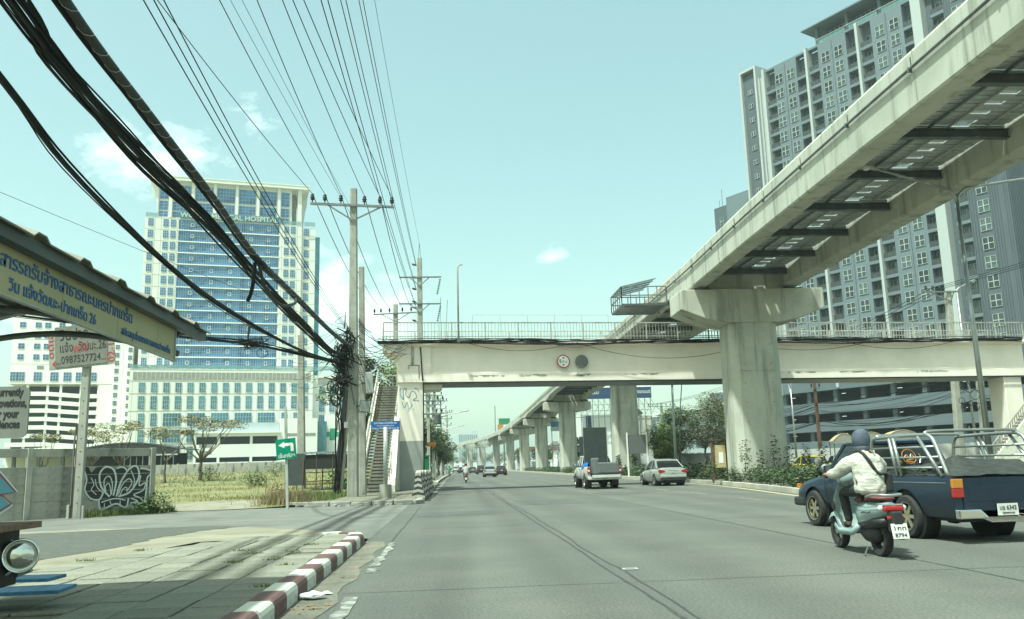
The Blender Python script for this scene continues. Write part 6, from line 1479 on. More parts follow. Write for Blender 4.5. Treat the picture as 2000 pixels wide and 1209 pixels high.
for i, (x, y, h) in enumerate([(15.2, 43.6, 2.2), (15.9, 43.2, 1.6), (16.7, 43.4, 2.4), (17.4, 43.2, 2.0), (18.2, 43.0, 1.9), (18.9, 42.6, 2.1), (14.0, 45.5, 1.2), (17.2, 80, 2.4), (15.6, 79.6, 2.0), (13.9, 76, 1.6), (19.6, 60, 1.9), (18.9, 40, 1.6)]):
    s = thing('slender_shrub', ['first', 'second', 'third', 'fourth', 'fifth', 'sixth', 'shortest, leftmost', 'taller', 'smaller', 'low', 'lone', 'right hand'][i] + (' slender shrub growing up the face of the first pier, counted from the left' if i < 6 else [' slender shrub beside the first pier', ' slender shrub at the second pier', ' slender shrub at the second pier', ' slender shrub before the second pier', ' slender shrub between first and second piers', ' slender shrub in front of the first pier'][i - 6]), 'shrub', (x, y, .16), 0, 'slender shrubs at the piers')
    b = MB(); leaf_quads(b, blob_pts((0, 0, h * .6), (.32, .3, h * .42), 230, rr, .1), .13 if y < 60 else .2, rr); b.build('foliage', 'leaf_dark' if i % 3 else 'leaf_mid', s)
    st = MB(); limb(st, (0, 0, -.05), (rr.uniform(-.1, .1), 0, h * .9), .025, .008, rr); st.build('stem', 'bark', s)
jb = thing('notice_cabinet', 'tall rusty framed yellow notice cabinet left of the first pier', 'cabinet', (15.0, 47.2, .16))
MB().box(-.29, .29, -.12, .12, .75, 2.0).build('case', 'beige_pvc', jb); MB().box(-.1, .15, -.13, -.123, 1.0, 1.6).build('poster', 'sign_white', jb)
for x in (-.42, .42): MB().box(x - .05, x + .05, -.1, .1, 0, 2.25).build('post', 'rust', jb)
MB().box(-.5, .5, -.2, .2, 2.25, 2.32).build('roof', 'rust', jb); MB().box(.5, 1.15, -.1, .1, .1, 2.3).build('side_frame', 'rust', jb)
rs = thing('road_sign_back', 'grey back of a large road sign on two posts behind the sedan', 'sign', (15.8, 72, .16))
MB().box(-1.0, .9, 0, .05, 1.9, 3.5).build('plate', 'sign_back', rs)
for x in (-.9, .8): MB().box(x - .06, x + .06, -.08, -.003, 0, 3.7).build('post', 'white', rs)
dk = thing('dark_hoarding', 'small dark board on a post left of the loaded pickup', 'sign', (13.4, 84, 0)); MB().box(-.8, .7, 0, .1, 2.1, 4.0).build('plate', 'board_black', dk); MB().box(-.05, .05, .1, .2, 0, 4).build('post', 'steel_mid', dk)
sg = thing('hanging_lantern', 'small amber hanging sign on the side of the footbridge column', 'sign', (-1.35, 50.4, 2.7)); MB().box(-.12, .42, -.1, .1, -.12, .12).build('case', 'lens_amber', sg, bevel=.03); MB().box(-.2, -.12, -.03, .03, -.05, .05).build('bracket', 'steel_dark', sg)
gp_ = thing('green_bin', 'bright green panel standing behind the footbridge column', 'panel', (-1.9, 62, .15)); MB().box(-.25, .25, -.2, .2, 0, 2.0).build('panel', 'green_plastic', gp_, bevel=.03); MB().box(-.3, .3, -.25, .25, 2.0, 2.1).build('cap', 'green_plastic', gp_)

# ------------------------------------------------------------------ vehicles
def autosmooth(o, deg=32):
    o.data.polygons.foreach_set('use_smooth', [True] * len(o.data.polygons)); o.data.set_sharp_from_angle(angle=R(deg)); return o
def carve(o, cutters):
    for c in cutters:
        md = o.modifiers.new('cut', 'BOOLEAN'); md.operation = 'DIFFERENCE'; md.object = c; md.solver = 'EXACT'
    bpy.context.view_layer.update()
    dg = bpy.context.evaluated_depsgraph_get()
    me = bpy.data.meshes.new_from_object(o.evaluated_get(dg)); o.modifiers.clear(); o.data = me
    for c in cutters: bpy.data.objects.remove(c)
    return o
def wheel(parent, x, y, r, w, rim, spokes=6, dish=.03, side=-1):
    wh = empty('wheel', (x, y, r)); wh.parent = parent
    s = side
    tp = [(r * .62, -w / 2), (r * .90, -w / 2), (r * .98, -w * .36), (r, -w * .15), (r, w * .15), (r * .98, w * .36), (r * .90, w / 2), (r * .62, w / 2), (r * .58, 0)]
    b = MB(); n = 28; rings = [[(h, q * math.cos(2 * PI * j / n), q * math.sin(2 * PI * j / n)) for j in range(n)] for q, h in tp]
    autosmooth(b.loft(rings, cap=False, closed=True).build('tyre', 'rubber', wh, fix=True), 40)
    rm = empty('rim', (s * w * .5, 0, 0)); rm.parent = wh
    b = MB(); b.lathe([(r * .66, .004 * s), (r * .63, .0), (r * .58, -dish * 2.2 * s), (r * .57, -w * .6 * s)], ax='x', n=28, cap=False); autosmooth(b.build('barrel', rim, rm), 40)
    b = MB(); b.lathe([(.001, -dish * s), (r * .16, -dish * s), (r * .18, -dish * 1.4 * s)], ax='x', n=16)
    for k in range(spokes):
        a = 2 * PI * k / spokes; c, d = math.cos(a), math.sin(a)
        b.beam((-dish * 1.2 * s, c * r * .10, d * r * .10), (-dish * 1.2 * s, c * r * .60, d * r * .60), r * .17, .02, up=(1, 0, 0))
    b.build('spokes', rim, rm)
    MB().lathe([(.001, -dish * 3 * s), (r * .57, -dish * 3 * s)], ax='x', n=20).build('brake_shadow', 'black', rm)
    return wh
def body_loft(parent, st, paint, name='body', sub=1, cuts=()):
    rings = []
    for (y, zb, wb, zm, wm, zs, ws, zt, wt, cr) in st:
        half = [(wb * .86, zb), (wb, zb + .06), (wm, zm), (ws, zs), (wt, zt), (wt * .5, zt + cr * .8)]
        rings.append([(x, y, z) for x, z in half] + [(0, y, zt + cr)] + [(-x, y, z) for x, z in half[::-1]] + [(0, y, zb)])
    o = MB().loft(rings).build(name, paint, parent, sub=sub, fix=True)
    cs = []
    for (y, z, r) in cuts:
        for s in (-1, 1):
            c = MB().lathe([(r, .46), (r, 1.3)], c=(0, y, z), ax='x', n=28).build('cutter', None, parent, fix=True)
            if s < 0:
                for v in c.data.vertices: v.co.x = -v.co.x
                c.data.flip_normals()
            cs.append(c)
    carve(o, cs); o.data.materials.clear(); o.data.materials.append(M[paint]); return autosmooth(o, 30)
def wells(parent, ys, r, w=.5):
    for y in ys:
        for s in (-1, 1): MB().lathe([(r, 0), (r, .2)], c=(s * w - (.1), y, r * .85), ax='x', n=18).build('wheel_well', 'black', parent)
def plate_on(parent, loc, w, h, l1, l2=None, rot=FACE, tilt=0):
    p = empty('number_plate', loc); p.parent = parent; p.rotation_euler = (tilt, 0, 0)
    MB().box(-w / 2, w / 2, 0, .01, -h / 2, h / 2).build('plate', 'plate', p, bevel=.003)
    text(l1, h * .52 if not l2 else h * .40, 'ink', p, (0, -.004, -h * .02 if not l2 else h * .06), FACE, width=w * .8 if not l2 else w * .7, align='CENTER')
    if l2: text(l2, h * .36, 'ink', p, (0, -.004, -h * .38), FACE, width=w * .72, align='CENTER')
    else: text('กรุงเทพมหานคร', h * .24, 'ink', p, (0, -.004, -h * .36), FACE, width=w * .6, align='CENTER')

def pickup(name, label, loc, rz, paint, wb=3.0, r=.34, z0=0.0, roof=1.56, bed=.96, W=.85, cab=(1.05, 1.25, 2.02, 2.58), rim='rim_gold', tail=-1.2, nose=.82, tailgate=True, spokes=6):
    t = thing(name, label, 'pickup truck', loc, rz)
    c0, c1, c2, c3 = cab; belt = bed + .03
    st = [(c0, .32 + z0, W - .06, .62 + z0, W, belt - .16, W - .01, belt, W - .05, .0), (c0 + .05, .32 + z0, W - .06, .62 + z0, W, belt - .16, W - .01, belt, W - .05, .0), (c2, .32 + z0, W - .06, .62 + z0, W, belt - .16, W - .01, belt, W - .05, .0),
          (c3, .34 + z0, W - .05, .62 + z0, W, belt - .15, W - .02, belt - .0, W - .10, .03), (wb, .36 + z0, W - .04, .62 + z0, W + .005, belt - .14, W - .03, belt - .04, W - .12, .035), (wb + nose * .62, .36 + z0, W - .05, .62 + z0, W - .02, belt - .2, W - .06, belt - .11, W - .16, .03),
          (wb + nose * .9, .36 + z0, W - .08, .58 + z0, W - .06, belt - .27, W - .10, belt - .19, W - .2, .02), (wb + nose, .38 + z0, W - .12, .55 + z0, W - .10, belt - .36, W - .14, belt - .28, W - .2, .01)]
    body_loft(t, st, paint, 'cab_body', 1, [(wb, r, r * 1.22)])
    # bed
    prof = [(W - .07, .36 + z0), (W - .02, .52 + z0), (W, bed - .3), (W - .005, bed - .10), (W - .025, bed - .02), (W - .035, bed), (W - .10, bed), (W - .10, .5 + z0), (W - .12, .36 + z0)]
    for s in (-1, 1):
        o = MB().prism([(s * x, z) for x, z in prof], tail, c0 - .04, 'y').build('bed_side', paint, t, fix=True)
        c = MB().lathe([(r * 1.24, .3), (r * 1.24, 1.3)], c=(0, 0, r * 1.02), ax='x', n=30).build('cutter', None, t, fix=True)
        if s < 0:
            for v in c.data.vertices: v.co.x = -v.co.x
            c.data.flip_normals()
        carve(o, [c]); o.data.materials.clear(); o.data.materials.append(M[paint]); autosmooth(o, 30)
        MB().box(-.02, .02, tail + .03, c0 - .06, 0, .025).build('bed_rail', 'plastic_dark', t, (s * (W - .065), 0, bed))
        MB().lathe([(r * 1.2, 0), (r * 1.2, .25)], c=(s * (W - .2) - .125, 0, r * 1.02), ax='x', n=18).build('wheel_well', 'black', t); MB().lathe([(r * 1.2, 0), (r * 1.2, .25)], c=(s * (W - .22) - .125, wb, r * 1.02), ax='x', n=18).build('wheel_well', 'black', t)
    MB().box(-W + .101, W - .101, tail + .02, c0 - .05, .5 + z0, .54 + z0).build('bed_floor', 'plastic_dark', t); MB().box(-W + .1, W - .1, c0 - .09, c0 - .04, .54 + z0, bed).build('bed_front', paint, t)
    if tailgate:
        MB().box(-W + .16, W - .16, tail - .01, tail + .05, .46 + z0, bed - .01).build('tailgate', paint, t, bevel=.015); MB().box(-W + .25, W - .25, tail - .014, tail - .0, .60 + z0, bed - .14).build('tailgate_panel', paint, t, bevel=.01)
    for s in (-1, 1): MB().box(s * W - s * .16 if s > 0 else -W, W if s > 0 else -W + .16, tail - .004, tail + .04, .40 + z0, bed - .003).build('corner_panel', paint, t, bevel=.02)
    # greenhouse
    zt = roof - .05
    lo = [(-W + .06, c0 + .02, belt - .01), (W - .06, c0 + .02, belt - .01), (W - .08, c3 - .02, belt), (-W + .08, c3 - .02, belt)]; hi = [(-W + .2, c1, zt), (W - .2, c1, zt), (W - .21, c2, zt), (-W + .21, c2, zt)]
    MB().loft([lo, hi]).build('glasshouse', 'glass_dark', t)
    rr_ = [[(x * k, lerp((c1 + c2) / 2, y, k2), z) for x, y, z in ((-W + .19, c1 - .02, 0), (W - .19, c1 - .02, 0), (W - .20, c2 + .02, 0), (-W + .20, c2 + .02, 0))] for k, k2 in ((1, 1), (1.02, 1.02), (.9, .93))]
    MB().loft([[(x, y, zt - .01) for x, y, z in rr_[0]], [(x, y, zt + .02) for x, y, z in rr_[1]], [(x, y, roof) for x, y, z in rr_[2]]]).build('roof', paint, t, fix=True, bevel=.012)
    for s in (-1, 1):
        for (a, c, w) in (((s * (W - .065), c0 + .05, belt - .02), (s * (W - .195), c1 + .02, zt + .01), .10), ((s * (W - .085), c3 - .04, belt - .02), (s * (W - .205), c2, zt + .01), .06), ((s * (W - .06), (c0 + c3) / 2 - .1, belt - .02), (s * (W - .19), (c1 + c2) / 2 - .12, zt + .01), .06)):
            MB().beam(a, c, w, .03, up=(1, 0, 0)).build('pillar', paint, t)
        MB().beam((s * (W - .055), c0 + .03, belt), (s * (W - .075), c3 - .05, belt + .005), .02, .035).build('window_sill', 'plastic_dark', t)
        m_ = empty('mirror', (s * (W + .10), c3 - .35, belt + .10)); m_.parent = t
        MB().lathe([(.02, -.06), (.09, -.05), (.10, 0), (.08, .06), (.01, .08)], ax='y', n=12).build('shell', 'plastic_dark' if rim != 'rim_gold' else 'steel_mid', m_, smooth=True)
        MB().beam((-s * .14, .04, -.06), (0, .02, -.02), .03).build('stalk', 'plastic_dark', m_); MB().box(-.07, .07, -.064, -.060, -.06, .06).build('mirror_glass', 'chrome', m_)
        MB().box(-.012, .012, -.09, .09, -.015, .015).build('door_handle', 'chrome', t, (s * (W + .004), c0 + .35, belt - .17)); MB().box(-.003, .003, -.006, .006, .36 + z0, belt).build('door_gap', 'black', t, (s * (W + .0), c0 + .2, 0)); MB().box(-.003, .003, -.006, .006, .36 + z0, belt).build('door_gap', 'black', t, (s * (W + .0), c3 - .08, 0))
        MB().box(-.02, .02, -.07, .07, -.05, .05).build('turn_lamp', 'lamp_amber', t, (s * (W - .11), wb + nose * .88, belt - .24)); MB().box(-.12, .12, -.02, .02, -.06, .06).build('headlamp', 'lamp_white', t, (s * (W - .28), wb + nose - .02, belt - .36))
    MB().box(-W + .03, W - .03, wb + nose * .55, wb + nose + .06, .36 + z0, .54 + z0).build('front_bumper', 'plastic_dark', t, bevel=.05)
    for s in (-1, 1):
        for y in (0, wb): wheel(t, s * (W - .10), y, r, .22, rim, spokes, side=s)
    MB().cyl((-W + .2, 0, r), (W - .2, 0, r), .05).build('axle', 'black', t); MB().lathe([(.02, -.16), (.13, -.1), (.15, 0), (.13, .1), (.02, .16)], c=(0, 0, r), ax='x', n=14).build('differential', 'black', t, smooth=True)
    MB().box(-W + .2, W - .2, tail + .1, wb + .3, .30 + z0, .36 + z0).build('chassis', 'black', t)
    return t

# blue pickup beside the scooter
bp = pickup('blue_pickup', 'dark blue pickup with steel pipe racks and tarp load beside the scooter', (8.10, 13.52, 0), R(4.5), 'paint_blue')
W = .85; tail = -1.2
for s in (-1, 1):
    tl = empty('tail_lamp', (s * (W - .088), tail - .006, .80)); tl.parent = bp
    MB().box(-.088, .088, -.02, .03, .0, .135).build('amber_lens', 'lamp_amber', tl, bevel=.01); MB().box(-.088, .088, -.02, .03, -.135, -.003).build('red_lens', 'lamp_red', tl, bevel=.01)
bmp = [(-.86, .50), (-.86, .36), (-.50, .36), (-.36, .30), (.36, .30), (.50, .36), (.86, .36), (.86, .50), (.52, .50), (.36, .345), (-.36, .345), (-.52, .50)]
MB().prism(bmp, tail - .14, tail - .02, 'y').build('rear_bumper', 'chrome', bp, bevel=.02, fix=True)
plate_on(bp, (0, tail - .035, .475), .34, .17, 'บร 6342')
MB().box(-.86, -.853, tail + .1, .9, .872, .884).build('trim_line', 'galv', bp)
rk = empty('pipe_rack', (0, 0, 0)); rk.parent = bp
for s in (-1, 1):
    x = s * (W - .07); zt = 1.60
    MB().tube(curve([(x, .98, .97), (x, .92, 1.35), (x, .84, 1.56), (x, .62, zt), (x, -.50, zt + .01), (x, -.72, 1.58), (x, -.84, 1.45), (x, -1.06, .97)], 5), .030, 10).build('rack_hoop', 'galv', rk, smooth=True)
    for z in (1.42, 1.26, 1.10): MB().tube([(x, .90 + (1.42 - z) * .15, z), (x, -.84 - (1.45 - z) * .45, z)], .018, 8).build('rack_rail', 'galv', rk, smooth=True)
    for y0, y1 in ((.30, .20), (.18, .08), (-.84, -.58)): MB().tube([(x + s * .03, y0 - .12, .97), (x + s * .03, y1 + .12, zt - .02)], .028, 8).build('rack_post', 'galv', rk, smooth=True)
MB().tube(curve([(-W + .07, -.64, 1.60), (-W + .2, -.62, 1.66), (W - .2, -.62, 1.66), (W - .07, -.64, 1.60)], 5), .026, 8).build('rack_hoop', 'galv', rk, smooth=True)
MB().tube(curve([(-W + .07, .7, 1.60), (-W + .2, .7, 1.64), (W - .2, .7, 1.64), (W - .07, .7, 1.60)], 5), .026, 8).build('rack_hoop', 'galv', rk, smooth=True)
tarp = thing('tarp_load', 'heap covered by black netting in the bed of the blue pickup', 'tarp', (8.10, 13.52, 0), R(4.5))
b = MB(); rr = random.Random(4); nx, ny = 18, 22; vs = []
for j in range(ny + 1):
    for i in range(nx + 1):
        x = lerp(-.80, .80, i / nx); y = lerp(-1.22, .85, j / ny); e = min(1, min(i, nx - i) / 3.0); e2 = min(1, min(j, ny - j) / 3.0)
        vs.append((x, y, .985 + e * e2 * (.13 + .09 * math.sin(x * 3 + 1) * math.cos(y * 2.5) + .12 * smooth01((-y - .1) / .8)) + rr.uniform(-.012, .012)))
b.add(vs, [(j * (nx + 1) + i, j * (nx + 1) + i + 1, (j + 1) * (nx + 1) + i + 1, (j + 1) * (nx + 1) + i) for j in range(ny) for i in range(nx)])
b.build('netting', 'tarp_black', tarp, smooth=True)
MB().box(-.78, .78, -1.15, .8, .56, .97).build('load', 'cloth_black', tarp)
pl = thing('cut_plants', 'few leafy green sprigs poking through the rack of the blue pickup', 'plant', (7.34, 13.5, 1.0), R(4.5)); b = MB(); leaf_quads(b, blob_pts((0, .05, .08), (.05, .16, .12), 60, rr, .1), .07, rr) ; leaf_quads(b, blob_pts((.1, -.35, .06), (.05, .3, .06), 60, rr, .1), .06, rr); b.build('foliage', 'leaf_mid', pl); MB().tube([(0, 0, -.1), (0, .05, .15)], .01, 5).build('stem', 'bark', pl)
# yellow window emblem
em = empty('window_emblem', (0, 1.10, 1.25)); em.parent = bp; em.rotation_euler = (R(-20), 0, 0)
MB().tube([(.02 + .13 * math.cos(a), -.03, .02 + .13 * math.sin(a)) for a in [2 * PI * j / 24 for j in range(24)]], .007, 5, closed=True).build('emblem_ring', 'lamp_amber', em)
MB().tube(curve([(-.09, -.03, -.02), (-.02, -.03, .05), (.02, -.03, -.04), (.07, -.03, .06), (.11, -.03, -.02), (-.05, -.03, -.06), (.08, -.03, -.09)], 5), .011, 5).build('emblem_stroke', 'lamp_amber', em)
for s in (-1, 1): MB().tube(curve([(.02 + s * .17, -.03, -.10), (.02 + s * .22, -.03, .0), (.02 + s * .2, -.03, .07)], 5), .008, 5).build('emblem_stroke', 'lamp_amber', em)

# white pickup loaded with a sofa
wp = pickup('white_pickup', 'white pickup with lowered tailgate carrying a grey sofa and tall black board', (7.98, 46.0, 0), R(1.0), 'paint_white', wb=3.0, r=.37, z0=.14, roof=1.76, bed=1.16, W=.90, cab=(.95, 1.15, 2.05, 2.65), rim='rim_alloy', tail=-1.12, tailgate=False, spokes=6)
MB().box(-.74, .74, -1.58, -1.13, .66, .72).build('tailgate', 'plastic_dark', wp, bevel=.01); MB().box(-.74, .74, -1.60, -1.581, .60, .74).build('tailgate_lip', 'paint_white', wp)
for s in (-1, 1):
    tl = empty('tail_lamp', (s * .835, -1.13, .96)); tl.parent = wp; MB().box(-.065, .065, -.02, .03, -.19, .19).build('red_lens', 'lamp_red', tl, bevel=.015); MB().box(-.05, .05, -.03, -.018, -.05, .04).build('clear_lens', 'lamp_white', tl)
MB().box(-.88, .88, -1.28, -1.13, .48, .64).build('rear_bumper', 'paint_white', wp, bevel=.03)
plate_on(wp, (0, -1.29, .56), .34, .13, 'ผค 4418')
sf = thing('sofa', 'grey upholstered armchair sofa standing on the white pickup tailgate', 'sofa', (8.05, 44.95, .75), R(2))
MB().box(-.55, .55, -.45, .5, 0, .42).build('seat_base', 'sofa', sf, bevel=.05); MB().box(-.66, -.40, -.48, .5, .0, .86).build('arm', 'sofa', sf, bevel=.06); MB().box(.42, .66, -.46, .5, 0, .52).build('arm', 'sofa', sf, bevel=.06); MB().box(-.5, .66, -.50, -.24, .05, .62).build('backrest', 'sofa', sf, bevel=.06); MB().box(-.38, .40, -.2, .48, .43, .55).build('cushion', 'sofa', sf, bevel=.05)
bbd = thing('display_board', 'tall flat black board standing upright in the white pickup bed', 'board', (7.85, 46.55, .66), R(1)); MB().box(-.62, .62, -.03, .03, 0, 2.62).build('sheet', 'board_black', bbd, bevel=.006)
for x in (-.64, .64): MB().box(x - .015, x + .015, -.04, .04, 0, 2.63).build('edge_trim', 'steel_mid', bbd)
tb_ = thing('blue_tarp', 'bunched bright blue tarp on the left side of the white pickup bed', 'tarp', (7.3, 46.4, 1.12))
rr = random.Random(12); rings = [[(math.cos(a) * .25 * math.sin(PI * (.1 + .8 * k / 6)) * rr.uniform(.8, 1.25), -.8 + 1.6 * k / 6 + rr.uniform(-.05, .05), abs(math.sin(a)) * .22 * rr.uniform(.8, 1.3)) for a in [2 * PI * j / 10 for j in range(10)]] for k in range(7)]
MB().loft(rings).build('fabric', 'tarp_blue', tb_)
tb2 = thing('blue_tarp', 'small blue tarp scrap right of the sofa on the white pickup', 'tarp', (8.65, 45.9, 1.12)); rings = [[(math.cos(a) * .1 * rr.uniform(.8, 1.2), -.3 + .6 * k / 5, abs(math.sin(a)) * .12) for a in [2 * PI * j / 8 for j in range(8)]] for k in range(6)]; MB().loft(rings).build('fabric', 'tarp_blue', tb2)

def sedan(name, label, loc, rz, paint, H=1.47, W=.85, L=(-.95, 2.6, 3.45), hatch=False, detail=True, group=None, plate_txt=None, suv=0.0, cat='car'):
    t = thing(name, label, cat, loc, rz, group); a, wb, n = L; r = .31 + suv * .05; z = suv * .12; H = H + suv * .2
    bt = .93 + z; tr = bt + .06 if not hatch else bt + .02
    st = [(a, .42 + z, W - .16, .60 + z, W - .10, .80 + z, W - .12, tr - .10, W - .22, .01), (a + .06, .32 + z, W - .10, .58 + z, W - .05, .80 + z, W - .07, tr - .02, W - .17, .02), (a + .3, .24 + z, W - .05, .58 + z, W - .015, .80 + z, W - .03, tr, W - .13, .02), (0, .2 + z, W - .04, .58 + z, W, .80 + z, W - .01, tr - .01, W - .10, .02), (.6, .2 + z, W - .04, .56 + z, W, .78 + z, W - .01, bt, W - .08, .01), (1.6, .2 + z, W - .04, .55 + z, W, .76 + z, W - .01, bt - .02, W - .08, .01), (2.1, .2 + z, W - .04, .55 + z, W, .74 + z, W - .02, bt - .03, W - .12, .03), (wb, .22 + z, W - .04, .55 + z, W - .005, .70 + z, W - .04, bt - .10, W - .16, .05), (n - .25, .24 + z, W - .08, .52 + z, W - .06, .62 + z, W - .10, bt - .22, W - .22, .05), (n, .32 + z, W - .22, .48 + z, W - .18, .56 + z, W - .22, .62 + z, W - .3, .02)]
    body_loft(t, st, paint, 'body', 1, [(0, r, r * 1.18), (wb, r, r * 1.18)])
    ra, rb, rc, rd = (-.35, .32, 1.25, 2.15) if not hatch else (a + .1, a + .5, 1.25, 2.15)
    prof = [(ra, tr - .02, W - .13, .5), (lerp(ra, rb, .55), lerp(tr, H, .60), W - .20, .6), (rb, H - .07, W - .25, .6), ((rb + rc) / 2, H - .045, W - .25, .6), (rc, H - .075, W - .25, .6), (lerp(rc, rd, .5), lerp(H, bt, .42), W - .18, .6), (rd, bt - .02, W - .12, .5)]
    rings = [[(w, y, bt - .04), (w - .0 * k, y, lerp(bt, z_, .0) if False else bt - .01), (lerp(W - .07, w, 1), y, z_), (-w, y, z_), (-w, y, bt - .01), (-w, y, bt - .04)] for y, z_, w, k in prof]
    rings = [[(min(W - .085, w + .12), y, bt - .05), (w, y, max(z_, bt - .04)), (w * .6, y, max(z_ + .02, bt - .03)), (-w * .6, y, max(z_ + .02, bt - .03)), (-w, y, max(z_, bt - .04)), (-min(W - .085, w + .12), y, bt - .05)] for y, z_, w, k in prof]
    autosmooth(MB().loft(rings).build('glasshouse', 'glass_dark', t, fix=True), 35)
    rf = [(rb - .14, H - .105, W - .245), (rb, H - .055, W - .24), ((rb + rc) / 2, H - .025, W - .24), (rc, H - .06, W - .24), (rc + .12, H - .11, W - .235)]
    rings = [[(w, y, z_ - .025), (w - .01, y, z_ + .008), (w * .55, y, z_ + .034), (-w * .55, y, z_ + .034), (-w + .01, y, z_ + .008), (-w, y, z_ - .025)] for y, z_, w in rf]
    autosmooth(MB().loft(rings).build('roof', paint, t, fix=True), 50)
    for s in (-1, 1):
        for p, q, w in (((s * (W - .10), ra - .02, tr - .03), (s * (W - .235), rb - .02, H - .07), .13), ((s * (W - .10), rd - .02, bt - .02), (s * (W - .235), rc + .05, H - .075), .06), ((s * (W - .085), .82, bt - .02), (s * (W - .235), .72, H - .06), .055)):
            MB().beam(p, q, w, .03, up=(s, 0, .5)).build('pillar', paint, t)
        tl = empty('tail_lamp', (s * (W - .2), a + .06, .80 + z)); tl.parent = t
        MB().prism([(-.20, -.06), (.12, -.11), (.165, .05), (.08, .11), (-.20, .03)] if s > 0 else [(.20, -.06), (-.12, -.11), (-.165, .05), (-.08, .11), (.20, .03)], -.05, .16, 'y').build('red_lens', 'lamp_red', tl, bevel=.012, fix=True)
        if detail:
            m_ = empty('mirror', (s * (W + .07), 1.85, bt + .06)); m_.parent = t; MB().lathe([(.02, -.05), (.07, -.04), (.085, 0), (.06, .06), (.01, .09)], ax='y', n=12).build('shell', 'plastic_dark', m_, smooth=True); MB().beam((-s * .13, 0, -.05), (0, .01, -.01), .03).build('stalk', 'plastic_dark', m_)
            MB().box(-.01, .01, -.09, .09, -.014, .014).build('door_handle', 'chrome', t, (s * (W + .003), .55, bt - .14)); MB().box(-.01, .01, -.09, .09, -.014, .014).build('door_handle', 'chrome', t, (s * (W + .003), 1.45, bt - .15))
            for y in (.82, 1.9): MB().box(-.003, .003, -.005, .005, .26 + z, bt - .02).build('door_gap', 'black', t, (s * (W - .004), y, 0))
            MB().box(-.14, .14, -.03, .05, -.05, .05).build('headlamp', 'lamp_white', t, (s * (W - .30), n - .12, .60 + z))
        for y in (0, wb):
            wheel(t, s * (W - .095), y, r, .2, 'rim_alloy', 5, side=s); MB().lathe([(r * 1.15, 0), (r * 1.15, .25)], c=(s * (W - .22) - .125, y, r * 1.02), ax='x', n=16).build('wheel_well', 'black', t)
    MB().box(-W + .12, W - .12, a - .035, a + .12, .30 + z, .44 + z).build('bumper_lower', 'plastic_dark', t, bevel=.03)
    MB().prism([(a - .06, .46 + z), (a - .06, .58 + z), (a + .08, .62 + z), (a + .08, .44 + z)], -W + .13, W - .13, 'x').build('bumper', paint, t, bevel=.025, fix=True)
    plate_on(t, (0, a - .012, .74 + z), .34, .13, plate_txt or 'กข 27')
    MB().box(-.24, .24, a - .02, a + .02, .835 + z, .85 + z).build('boot_trim', 'chrome', t)
    MB().box(-W + .2, W - .2, a + .2, wb + .4, .16 + z, .24 + z).build('underbody', 'black', t)
    return t
sedan('silver_sedan', 'silver sedan with red tail lamps driving right of the loaded white pickup', (12.08, 47.5, 0), R(2.5), 'paint_silver', plate_txt='ชฉ 347')
sedan('silver_sedan', 'second, far silver sedan ahead of the two riders on one motorcycle', (4.95, 113.2, 0), R(0), 'paint_silver', detail=False, plate_txt='ฎต 91')
sedan('dark_hatchback', 'dark hatchback driving right beside the far silver sedan', (7.5, 131, 0), 0, 'paint_black', hatch=True, detail=False)
sedan('dark_suv', 'dark tall car just ahead of the far silver sedan', (5.4, 160, 0), 0, 'paint_black', hatch=True, suv=1.0, detail=False)
sedan('grey_sedan', 'small grey sedan further ahead in the middle lane', (4.6, 190, 0), 0, 'paint_grey', detail=False)
sedan('dark_sedan', 'small dark sedan far ahead in the left lane', (2.4, 205, 0), 0, 'paint_black', detail=False)
sedan('pale_van', 'tiny pale van farthest ahead in the left lane', (1.0, 250, 0), 0, 'paint_white', hatch=True, suv=1.5, detail=False, cat='van')
sedan('yellow_taxi', 'yellow taxi beyond the median shrubs right of the first pier', (25.3, 60, 0), R(182), 'paint_yellow', detail=False, cat='taxi')
sedan('white_car', 'white car across the median in front of the hoarding', (28.6, 61.5, 0), R(170), 'paint_white', hatch=True, detail=False)
sedan('yellow_taxi', 'yellow green taxi glimpsed between the third and second piers', (23.6, 165, 0), R(180), 'paint_yellow', detail=False, cat='taxi')

